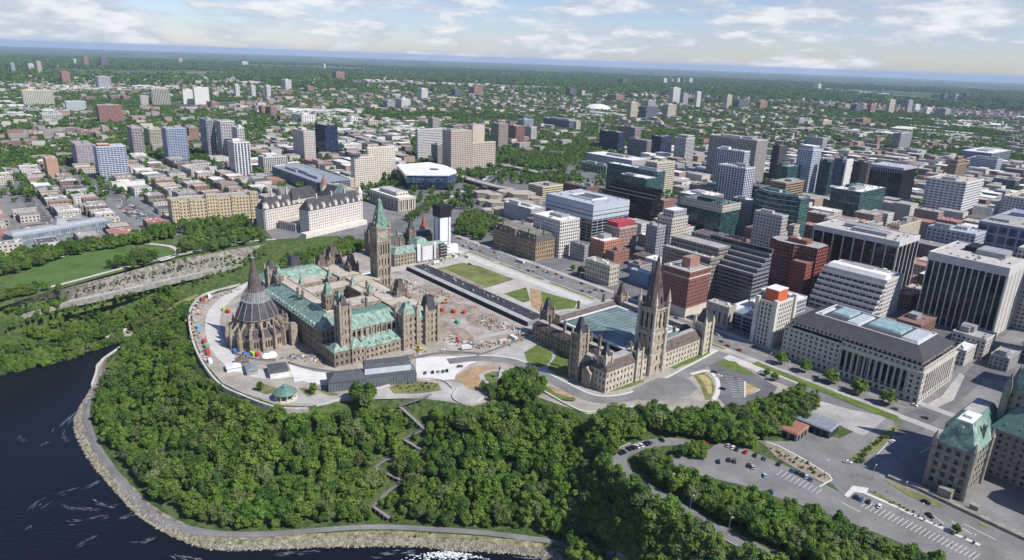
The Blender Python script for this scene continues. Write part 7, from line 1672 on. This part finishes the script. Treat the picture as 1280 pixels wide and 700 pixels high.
HP = HP[(dens > .24) & (dn2 > .2)]; HP = HP[free_many(HP)]; _h1 = vnoise(HP[:, 0], HP[:, 1], 1500); _h2 = vnoise(HP[:, 0] + 5000, HP[:, 1], 500)
for p, h1, u in zip(HP, _h1, _h2):
    r = math.hypot(*p); rot = GRID + R(90) * random.randrange(2) + R(20) * (h1 - .5)
    if u > .72 and random.random() < .35: items.append((p[0], p[1], 0, random.uniform(30, 90), random.uniform(20, 45), random.uniform(7, 12), rot, (random.choice((4, 5, 2, 3)), random.choice((7, 8, 8, 11, 12))), 0))
    elif random.random() < .12: items.append((p[0], p[1], 0, random.uniform(18, 40), random.uniform(12, 20), random.uniform(9, 20), rot, (random.choice((0, 1, 3, 6, 2, 3, 4)), random.choice((8, 11, 9, 8))), 0))
    else: items.append((p[0], p[1], 0, random.uniform(10, 16), random.uniform(8, 11), random.uniform(5, 7.5), rot, (random.choice((0, 1, 3, 6, 2, 3, 6, 1)), random.choice((9, 10, 11, 9, 10))), random.uniform(2, 3.5)))
# pale big boxes of the far trading estates
_w = wedge(900, 3000, 9000)
for p, u in zip(_w, vnoise(_w[:, 0] + 777, _w[:, 1] + 333, 1300)):
    if u > .62: items.append((p[0], p[1], 0, random.uniform(40, 150), random.uniform(30, 80), random.uniform(7, 13), GRID + R(random.choice((0, 90, 10))), (random.choice((5, 4, 12, 2)), random.choice((7, 12, 12, 8))), 0))
houses('distant_houses', 'countless small houses and sheds of the suburbs beyond the centre', items, HM)
# ------------------------------------------------------------------ suburban trees
far_crowns = []
proto = []
for i, (m, px, py) in enumerate(((LEAF[0], 40, 300), (LEAF[3], 420, 170), (LEAF[1], 700, 170))):
    pass
def low_crown(seed, m): return crown_mesh('crown', seed, m, 10, 4.6, 5, 16, 1.35, .1)
LC = [low_crown(31, LEAF[0]), low_crown(32, LEAF[3]), low_crown(33, LEAF[0]), low_crown(34, LEAF[3])]
for i, (px, py) in enumerate(((402, 262), (196, 214), (1262, 240), (838, 196))):
    p = un(px, py); t = thing('tree', ('small tree in the hotel forecourt behind the clock tower', 'small tree by the market street below the blue glass condominium', 'small tree between office blocks near the right edge', 'small tree beside the slim white apartment tower')[i], 'tree', (p[0], p[1], 0), 0, 'town trees'); t.scale = (.8, .8, .8); far_crowns.append(obj('crown', LC[i], t)); obj('trunk', TRUNK[0], t)
TP = wedge(112000, 850, 4400); q, _ = prs(np.column_stack([TP, np.zeros(len(TP))])); intown = inpoly(q, TOWN_PX); d = vnoise(TP[:, 0] + 300, TP[:, 1] + 80, 260); keep = ~intown & (d > .16)
mk = intown & (rng.random(len(TP)) < .22) & (q[:, 1] < 260) & (q[:, 1] > 140)
TP = np.vstack([TP[keep], TP[mk]]); TP = TP[free_many(TP)]
woods = wedge(9000, 1500, 4200); wz = vnoise(woods[:, 0] + 50, woods[:, 1] + 900, 700); qw, _ = prs(np.column_stack([woods, np.zeros(len(woods))])); woods = woods[(wz > .62) & ~inpoly(qw, TOWN_PX)]
pts = [(p[0], p[1], -1.0, random.uniform(.75, 1.45)) for p in TP] + [(p[0], p[1], -1.0, random.uniform(1.3, 2.0)) for p in woods]
stuff_scatter('suburban_trees', 'thousands of trees among the distant suburbs', pts, far_crowns)
FP = wedge(34000, 4200, 12000, 40); d = vnoise(FP[:, 0] + 77, FP[:, 1] + 21, 900); FP = FP[d > .30]
stuff_scatter('far_woodland', 'far woodland stretching to the horizon', [(p[0], p[1], -3.0 - max(math.hypot(p[0], p[1]) - 7000, 0) ** 2 / 1.28e7, random.uniform(1.8, 4.2)) for p in FP], far_crowns)
# ------------------------------------------------------------------ far tower blocks, one by one
FT = [(10, 18, 79, 92, 'g'), (42, 51, 77, 95, 'b'), (31, 42, 80, 87, 'w'), (90, 95, 74, 82, 'w'), (100, 110, 70, 83, 'r'), (120, 135, 72, 84, 'd'), (70, 87, 90, 106, 'r'), (112, 138, 96, 112, 'g'), (220, 228, 73, 80, 'b'), (297, 312, 77, 84, 'w'),
      (291, 299, 106, 123, 'w'), (311, 319, 107, 123, 'w'), (330, 338, 107, 124, 'w'), (352, 364, 100, 115, 'w'), (409, 438, 90, 101, 'r'), (403, 407, 80, 88, 'w'), (478, 494, 126, 137, 'g'), (495, 513, 124, 136, 'w'), (522, 535, 111, 125, 'w'), (586, 604, 109, 121, 'r'), (564, 577, 112, 122, 'd'),
      (323, 333, 133, 146, 'r'), (333, 346, 134, 147, 'r'), (366, 395, 144, 157, 'w'), (454, 472, 151, 161, 'b'), (433, 447, 147, 158, 'w'), (784, 798, 128, 150, 'b'), (799, 823, 134, 150, 'd'), (805, 820, 126, 141, 'g'), (829, 846, 131, 148, 'b'), (837, 851, 110, 132, 'w'), (851, 861, 117, 133, 'g'),
      (869, 877, 115, 136, 'w'), (906, 916, 119, 136, 'b'), (917, 936, 126, 137, 'd'), (945, 960, 127, 138, 'r'), (828, 834, 98, 106, 'w'), (838, 842, 99, 106, 'g'), (846, 850, 98, 106, 'w'), (852, 858, 97, 106, 'd'), (860, 866, 98, 106, 'w'), (708, 720, 111, 121, 'd'), (726, 731, 114, 122, 'w'),
      (760, 787, 119, 127, 'r'), (771, 792, 99, 106, 'd'), (1064, 1082, 131, 141, 'd'), (1085, 1096, 131, 143, 'r'), (1109, 1120, 125, 143, 'b'), (1133, 1142, 126, 143, 'g'), (1141, 1151, 131, 139, 'w'), (1155, 1166, 135, 145, 'w'), (1170, 1203, 136, 146, 'g'), (1176, 1190, 117, 125, 'd'), (1191, 1203, 118, 125, 'g'), (1204, 1217, 117, 125, 'd'),
      (1100, 1105, 111, 117, 'd'), (1069, 1096, 149, 159, 'r'), (992, 1011, 149, 157, 'g'), (1022, 1041, 151, 159, 'b'), (1094, 1101, 174, 186, 'r'), (717, 726, 153, 166, 'b'), (648, 666, 145, 158, 'd'), (1018, 1032, 105, 111, 'w'), (985, 995, 107, 112, 'd'), (380, 392, 108, 116, 'r'), (258, 274, 128, 136, 'r'), (150, 160, 120, 128, 'r')]
FC = {'g': ((.36, .36, .38), 'grey'), 'b': ((.50, .44, .35), 'beige'), 'w': ((.62, .61, .59), 'white'), 'r': ((.33, .20, .17), 'brick red'), 'd': ((.13, .14, .18), 'dark')}
ORD = ['first', 'second', 'third', 'fourth', 'fifth', 'sixth', 'seventh', 'eighth', 'ninth', 'tenth', 'eleventh', 'twelfth', 'thirteenth', 'fourteenth', 'fifteenth', 'sixteenth', 'seventeenth', 'eighteenth', 'nineteenth', 'twentieth']
FT.sort(); cnt = {}
def zone(x): return 'on the far left skyline' if x < 170 else 'in the suburbs above the parliament' if x < 480 else 'in the middle suburbs' if x < 900 else 'in the far suburbs at right'
for x0, x1, yt, yb, c in FT:
    zz = zone(x0); k = cnt.get((c, zz), 0); cnt[(c, zz)] = k + 1
    near = (x0 + (x1 - x0) * .38, yt); o_, b_, a_, h_ = place(near, x0, x1, base=yb); b_ = min(b_, 70); a_ = min(a_, 70)
    B = Bld('apartment_tower', '%s %s tower block from the left %s' % (ORD[k], FC[c][1], zz), 'apartment tower', (*o_, 0), GRID, 'distant tower blocks')
    B.block(0, 0, b_, a_, 0, h_, wall=wallm(FC[c][0]), glass=GL['d'], bay=7, fl=4.5, pf=.45, sf=.4, roof=FLAT_G, par=1, d=.8)
    q = B.mb(); q.box(b_ * .3, a_ * .3, h_, b_ * .7, a_ * .7, h_ + 4); B.put('plant_room', q, wallm(FC[c][0]))
# white dome of the arena
p = un(747, 138); B = Bld('arena_dome', 'broad white arena dome far off in the suburbs', 'arena', (p[0], p[1], 0), 0); q = B.mb(); q.lathe(0, 0, [(62, 0), (62, 6), (56, 14), (42, 22), (24, 27), (4, 29)], 24); B.put('dome', q, FLAT_W, smooth=True); q = B.mb(); q.lathe(0, 0, [(63, 0), (63, 4)], 24); B.put('wall', q, LIME)
# far roads
for px, w in (([(735, 175), (752, 160), (775, 150), (800, 147), (830, 149)], 16), ([(706, 176), (735, 160), (752, 148), (745, 138)], 14), ([(395, 100), (402, 118), (410, 140)], 18)):
    ribbon('far_road', smooth_line([un(a, b)[:2] for a, b in px], 4), w, .3, CONC)
ribbon('far_river', smooth_line([un(a, b)[:2] for a, b in [(960, 136), (1010, 136), (1060, 141), (1100, 143), (1110, 145)]], 4), 90, .25, mat('sand_field', (.30, .30, .20), .9, .1))

# ================================================================== vehicles and small things
PAINT = {'black': (.018, .018, .022), 'white': (.70, .70, .70), 'silver': (.36, .37, .39), 'grey': (.12, .125, .135), 'red': (.42, .02, .025), 'blue': (.05, .10, .26), 'navy': (.02, .03, .08), 'maroon': (.16, .03, .04), 'pale blue': (.35, .48, .62)}
RUB = mat('tyre_rubber', (.02, .02, .02), .9, .1); CGL = mat('car_glass', (.012, .015, .02), .08, .1, spec=.6)
def car_protos():
    P = {}
    prof = [(-2.2, .35), (-2.25, .75), (-1.9, .9), (-.95, .98), (.1, .98), (1.25, .92), (2.1, .78), (2.22, .55), (2.2, .35)]
    for c, v in PAINT.items():
        q = MB(); n = len(prof); vs = [(x, -.88 + (.06 if z > .8 else 0), z) for x, z in prof] + [(x, .88 - (.06 if z > .8 else 0), z) for x, z in prof]
        q.add(vs, [tuple(range(n)), tuple(range(2 * n - 1, n - 1, -1))] + [(i, n + i, n + (i + 1) % n, (i + 1) % n) for i in range(n)])
        q.frustum(-1.75, -.78, .75, .78, .96, -1.25, -.64, .2, .64, 1.0); P[c] = q.mesh('body', mat('paint_' + c.replace(' ', '_'), v, .25, .03, spec=.6))
        q = MB(); q.box(-1.22, -.66, 1.40, .18, .66, 1.46, True); P[c + 'r'] = q.mesh('roof', MATS['paint_' + c.replace(' ', '_')])
    q = MB(); q.frustum(-1.85, -.80, .95, .80, .95, -1.25, -.66, .2, .66, 1.42); P['glass'] = q.mesh('cabin', CGL)
    q = MB(); q.tube((0, -.1, 0), (0, .1, 0), .33, n=10); P['wheel'] = q.mesh('wheel', RUB)
    return P
CP = car_protos()
def car(x, y, rot, c, label, group=None, z=.12, k=1.0):
    t = thing('car', label, 'car', (x, y, z), rot, group); t.scale = (k, k, k)
    obj('body', CP[c], t); obj('cabin', CP['glass'], t); obj('roof', CP[c + 'r'], t)
    for sx in (-1.4, 1.4):
        for sy in (-.8, .8): obj('wheel', CP['wheel'], t, loc=(sx, sy, .33))
    return t
BAY = GRID + R(90)
G_ = {}
def cars(lst, ang, place_, grp):
    seen = {}
    for _, _, c in lst: seen[c] = seen.get(c, 0) + 1
    cnt_ = {}
    for px, py, c in sorted(lst):
        p = un(px, py); k = cnt_.get(c, 0); cnt_[c] = k + 1
        lab = ('%s car %s' % (c, place_)) if seen[c] == 1 else '%s of the %s cars from the left %s' % (ORD[k], c, place_)
        car(p[0], p[1], ang + R(random.uniform(-4, 4)), c, lab, grp)
cars([(775, 567, 'black'), (779, 565.5, 'black'), (786, 562, 'black'), (791, 560.5, 'black'), (796, 559, 'white'), (801, 557.5, 'white'), (808, 555.5, 'black'), (812, 554, 'grey'), (827, 551, 'black')], R(120), 'parked at the bend of the lower road', 'cars at the road bend')
cars([(882, 556, 'red'), (878, 555, 'silver'), (910, 558, 'silver'), (916, 560.5, 'white'), (921, 562.5, 'black'), (932, 566, 'red'), (944, 570, 'black'), (955.6, 574, 'grey'), (973.6, 581, 'black'), (991, 589, 'blue'), (997, 591.6, 'black'), (1003, 594.4, 'black'), (1008, 597, 'pale blue'), (1014, 600, 'grey')], R(60), 'in the upper row of the lower lot', 'cars in the lower lot')
cars([(898, 578, 'navy'), (911, 576, 'black'), (918, 577.6, 'maroon'), (936, 583, 'black'), (941, 585, 'silver'), (956, 595.6, 'pale blue'), (963.6, 616, 'navy')], R(75), 'in the middle of the lower lot', 'cars in the lower lot middle')
cars([(1070, 622.4, 'black'), (1076, 625, 'blue'), (1085.6, 628.4, 'black'), (1099, 634, 'white')], R(55), 'beside the pale apron of the lower lot', 'cars by the apron')
for px, py, c, a, lb_ in ((1157, 629, 'black', -48, 'black car driving past the ministry planter'), (1162, 645.6, 'black', -80, 'black car turning into the lot below the ministry'), (1115.6, 553, 'white', 40, 'white car on the side street before the ministry'), (1060, 579, 'white', -20, 'white car at the corner of the shrub bank'),
                          (587, 331, 'black', -40, 'black car on the drive beside the front lawn'), (575, 459, 'maroon', 15, 'maroon car at the edge of the white tarpaulin'), (892, 466, 'black', -5, 'black car at the top of the parking court'), (899, 471, 'white', -5, 'white car at the top of the parking court'), (903, 487, 'black', -10, 'black car at the lower kerb of the parking court'),
                          (553, 438, 'white', 10, 'white van shaped car by the construction yard gate')):
    p = un(px, py); car(p[0], p[1], R(a), c, lb_, None, .24)
cars([(531.6, 467, 'grey'), (541, 466, 'black'), (548, 465.4, 'silver'), (554, 465, 'grey'), (559, 464, 'black')], R(95), 'parked on the white tarpaulin', 'cars on the tarpaulin')
cars([(950, 502, 'navy'), (956, 500, 'black'), (944, 505, 'blue')], R(40), 'under the trees of the parking court', 'cars under the court trees')
pool = ['black', 'white', 'silver', 'grey', 'red', 'blue', 'white', 'grey', 'black', 'silver']
for i in range(46):
    y = random.uniform(-430, 150); x = random.choice((164.2, 167.6, 177.2, 180.6)); c = random.choice(pool); p = W(x, y); car(p[0], p[1], GRID + R(90 if x < 172 else -90), c, '%s car driving along the broad main street' % c, 'cars on the main street', .1)
for ln in ([(30, 246), (64, 283)], [(108, 223), (192, 274)]):
    a = un(*ln[0]); b = un(*ln[1]); d = (b - a)[:2]; rt = math.atan2(d[1], d[0]); nn = np.array([-d[1], d[0]]) / np.hypot(*d)
    for i in range(26):
        f = random.random(); s_ = random.choice((-5.5, 5.5, -5.5, 5.5, 1.8, -1.8)); p = a[:2] + d * f + nn * s_; c = random.choice(pool); car(p[0], p[1], rt, c, '%s car along a market quarter street' % c, 'cars in the market quarter', .12)
for i in range(4):
    for j in range(11):
        p = un(147 + i * 5.5 + j * 1.9, 258 + j * 1.6 - i * .6); c = random.choice(pool)
        if random.random() < .85: car(p[0], p[1], GRID, c, '%s car in the open market parking lot' % c, 'cars in the market lot', .12)
# city bus on the main street
p = W(177.5, 10); B = Bld('city_bus', 'long white city bus on the main street before the mansard block', 'bus', (p[0], p[1], .1), GRID + R(90)); q = B.mb(); q.box(-6, -1.25, .5, 6, 1.25, 3.1, True); B.put('body', q, METAL_W); q = B.mb(); q.box(-5.7, -1.28, 1.5, 5.7, 1.28, 2.5, True); B.put('windows', q, CGL)
for x in (-4, 4):
    for y in (-1.1, 1.1): q = B.mb(); q.tube((x, y - .12, .5), (x, y + .12, .5), .5, n=10); B.put('wheel', q, RUB)
# construction plant
def container(px, py, col, rot, label, L=6.0, group='site containers'):
    p = un(px, py); B = Bld('site_container', label, 'container', (p[0], p[1], .12), rot, group); q = B.mb(); q.box(-L / 2, -1.2, 0, L / 2, 1.2, 2.5)
    for i in range(int(L / .8)): x = -L / 2 + .4 + i * .8; q.box(x - .12, -1.26, .1, x + .12, -1.2, 2.4); q.box(x - .12, 1.2, .1, x + .12, 1.26, 2.4)
    m = mat('box_%d_%d_%d' % tuple(int(v * 99) for v in col), col, .6, .08); B.put('shell', q, m); q = B.mb(); q.box(L / 2, -1.1, .1, L / 2 + .06, -.05, 2.4, True); q.box(L / 2, .05, .1, L / 2 + .06, 1.1, 2.4, True); B.put('doors', q, m)
RDC, GRN, BLU, CYA, LIM, ORG_, WHC = (.42, .05, .05), (.12, .32, .2), (.05, .16, .42), (.08, .42, .62), (.35, .5, .05), (.55, .2, .05), (.66, .66, .66)
for px, py, c, L, lb_ in ((260, 442, RDC, 9, 'large red container by the curved terrace wall'), (258, 435, GRN, 6, 'green container between two red ones by the terrace wall'), (256, 429, RDC, 6, 'smaller red container by the terrace wall'), (248, 411, CYA, 5, 'cyan tarpaulined crate by the terrace wall'), (253, 376, RDC, 7, 'red container at the far end of the terrace wall'),
                          (294, 441, BLU, 5, 'left blue container at the foot of the round library'), (308, 445, BLU, 7, 'right blue container at the foot of the round library'), (316, 444, LIM, 5, 'lime green skip at the foot of the round library'), (322, 445, RDC, 4, 'dark red skip right of the lime green one'), (280, 388, LIM, 5, 'lime green machine crate behind the round library'), (285, 391, RDC, 4, 'red crate behind the round library'),
                          (263, 453, WHC, 5, 'white container near the bend of the terrace wall'), (340, 352, WHC, 8, 'white cabin at the far end of the terrace road'), (262, 372, WHC, 6, 'white container at the top of the terrace wall'), (553, 389, RDC, 3.5, 'first red machine box in the construction yard'), (567, 391, RDC, 4, 'second red machine box in the construction yard'), (580, 392, RDC, 3.5, 'third red machine box in the construction yard'), (572, 404, GRN, 5, 'pale green crate in the construction yard')):
    container(px, py, c, GRID + R(random.choice((90, 80, 100))), lb_, L)
for i, (px, py) in enumerate(((545, 329), (552, 326), (560, 323), (568, 321), (577, 319), (584, 322), (500, 356), (509, 353), (628, 428), (642, 424))):
    container(px, py, (WHC, (.4, .4, .41), (.5, .46, .38))[i % 3], GRID + R((0, 90)[i % 2]), '%s of the pale site trailers, counted from the left along the yard edge' % ORD[sorted((545, 552, 560, 568, 577, 584, 500, 509, 628, 642)).index(px)], 7)
for px, py, lb_, sc in ((332, 447, 'left white sheeted heap below the round library', 1.0), (340, 445, 'right white sheeted heap below the round library', 1.2)):
    p = un(px, py); B = Bld('sheeted_heap', lb_, 'heap', (p[0], p[1], .1), 0); q = B.mb(); q.lathe(0, 0, [(3.2 * sc, 0), (3 * sc, 1.6), (1.8 * sc, 2.8), (.3, 3.3)], 9); B.put('sheet', q, WRAP, smooth=True)
def excavator(px, py, col, rot, label):
    p = un(px, py); B = Bld('excavator', label, 'excavator', (p[0], p[1], .1), rot); m = mat('plant_%d_%d' % (int(col[0] * 99), int(col[1] * 99)), col, .5, .08)
    for y in (-1.1, 1.1):
        q = B.mb(); q.box(-2, y - .3, .1, 2, y + .3, .9, True); q.tube((-2, y - .3, .5), (-2, y + .3, .5), .4); q.tube((2, y - .3, .5), (2, y + .3, .5), .4); B.put('track', q, RUB)
    q = B.mb(); q.box(-2.2, -1.3, 1.0, 1.4, 1.3, 2.1, True); B.put('body', q, m); q = B.mb(); q.frustum(-.2, .1, 1.5, 1.25, 2.1, 0, .2, 1.2, 1.2, 3.3, True); B.put('cab', q, CGL)
    q = B.mb(); q.tube((1.2, -.4, 1.8), (4.2, -.4, 4.6), .3, .25); q.tube((4.2, -.4, 4.6), (6.4, -.4, 2.2), .25, .18); B.put('boom', q, m); q = B.mb(); q.frustum(6, -.9, 7, .1, .9, 6.1, -.8, 6.6, 0, 2.2, True); B.put('bucket', q, METAL_G)
excavator(556, 379, (.55, .22, .03), R(20), 'orange excavator beside the long visitor shed'); excavator(524, 438, (.6, .42, .03), R(160), 'yellow excavator at the foot of the corner tower'); excavator(572, 427, (.5, .04, .04), R(100), 'red excavator near the yard gate'); excavator(300, 452, (.55, .35, .05), R(60), 'yellow loader on the terrace road')
p = un(583, 437); B = Bld('delivery_truck', 'white box truck by the construction yard gate', 'truck', (p[0], p[1], .2), R(20)); q = B.mb(); q.box(-4, -1.25, .8, 2.2, 1.25, 3.6, True); B.put('box_body', q, METAL_W); q = B.mb(); q.frustum(2.4, -1.15, 4.2, 1.15, .6, 2.5, -1.05, 3.7, 1.05, 2.8, True); B.put('cab', q, METAL_W)
for x in (-2.8, 3.2):
    for y in (-1.1, 1.1): q = B.mb(); q.tube((x, y - .12, .5), (x, y + .12, .5), .5, n=10); B.put('wheel', q, RUB)
# heaps of site material: too small and jumbled to count
q = [MB() for _ in range(6)]; r_ = random.Random(4)
zones = [([(250, 378), (243, 395), (246, 420), (258, 450)], 4.5, 170), ([(300, 362), (270, 372), (255, 378)], 4, 90), ([(505, 352), (520, 362), (560, 372)], 9, 130), ([(560, 425), (600, 432), (640, 425), (660, 415)], 7, 190), ([(540, 330), (560, 322), (580, 318)], 7, 190), ([(360, 447), (385, 446), (400, 452)], 6, 120), ([(440, 466), (470, 460), (500, 448), (530, 440)], 3.5, 70), ([(670, 398), (690, 404), (675, 412)], 6, 60), ([(600, 400), (640, 412)], 9, 110)]
for px, w, n in zones:
    ln = smooth_line([un(a, b)[:2] for a, b in px], 8)
    for _ in range(n):
        c = ln[r_.randrange(len(ln))]; x, y = c[0] + r_.gauss(0, w * .45), c[1] + r_.gauss(0, w * .45); a, b, h = r_.uniform(.4, 2.2), r_.uniform(.4, 1.6), r_.uniform(.3, 1.7); mbk = q[r_.randrange(6)]
        t = r_.random() * 3; cc, ss = math.cos(t), math.sin(t); mbk.add([(x + cc * u * a - ss * v * b, y + ss * u * a + cc * v * b, z) for z in (.1, h) for u, v in ((-.5, -.5), (.5, -.5), (.5, .5), (-.5, .5))], [(0, 1, 5, 4), (1, 2, 6, 5), (2, 3, 7, 6), (3, 0, 4, 7), (4, 5, 6, 7)])
for k, c in enumerate(((.40, .36, .29), (.30, .15, .11), (.55, .55, .54), (.16, .20, .27), (.18, .175, .17), (.34, .28, .18))):
    o = q[k].build('site_materials', mat('site_mat_%d' % k, c, .8, .15), None, kind='stuff'); o['label'] = 'scattered pallets, crates and materials of the building site'
# fences round the yard
def fence(px, label):
    ln = smooth_line([un(a, b)[:2] for a, b in px], 4); t = thing('site_fence', label, 'fence', (*ln[0], 0)); q = MB(*ln[0]); wall_line(ln, .12, .9, 2.1, q); q.build('mesh_panel', mat('fence_mesh', (.17, .17, .18), .7, .1), t); q = MB(*ln[0])
    for p in ln: q.box(p[0] - .08, p[1] - .08, 0, p[0] + .08, p[1] + .08, 2.3)
    q.build('posts', METAL_G, t, kind='stuff')
fence([(360, 455), (380, 461), (410, 466), (440, 468), (470, 462), (520, 448), (560, 442), (600, 444)], 'long dark site fence below the parliament'); fence([(596, 446), (630, 434), (670, 416), (690, 404)], 'site fence across the west side of the yard')
fence([(285, 420), (288, 436), (300, 446), (320, 451), (345, 452)], 'dark fence around the foot of the round library')
# street lamps
def lamp(x, y, label, z=0):
    t = thing('street_lamp', label, 'street lamp', (x, y, z), GRID, 'street lamps'); obj('post', LAMP[0], t); obj('lamp_head', LAMP[1], t)
q = MB(); q.tube((0, 0, 0), (0, 0, 8.5), .14, .08, 6); q.tube((0, 0, 8.4), (1.6, 0, 8.9), .07, .05, 5); LP0 = q.mesh('post', METAL_G); q = MB(); q.box(1.2, -.18, 8.8, 2.2, .18, 9.0, True); LAMP = [LP0, q.mesh('lamp_head', METAL_W)]
for i in range(15):
    p = W(160 if i % 2 else 185.5, -330 + i * 32); lamp(p[0], p[1], 'tall grey street lamp along the broad main street')
for px, py in ((786, 612), (838, 612), (862, 640), (910, 668)): p = un(px, py); lamp(p[0], p[1], 'street lamp beside the winding lower road')
for px, py in ((1030, 594), (1128, 622), (1148, 650), (1212, 690), (1090, 600)): p = un(px, py); lamp(p[0], p[1], 'street lamp in the forecourt before the ministry')
# ------------------------------------------------------------------ air
q = MB(); q.box(-60500, -900, -700, 60500, 62500, 236, True); hz = q.build('haze', None, None, kind='stuff')
m = bpy.data.materials.new('summer_haze'); m.use_nodes = True; t = m.node_tree; t.nodes.clear(); vo = _n(t, 'ShaderNodeOutputMaterial'); pv = _n(t, 'ShaderNodeVolumePrincipled'); pv.inputs['Color'].default_value = (.58, .76, 1.0, 1); pv.inputs['Density'].default_value = 3.4e-5; pv.inputs['Anisotropy'].default_value = 0.0
t.links.new(pv.outputs[0], vo.inputs['Volume']); hz.data.materials.append(m)
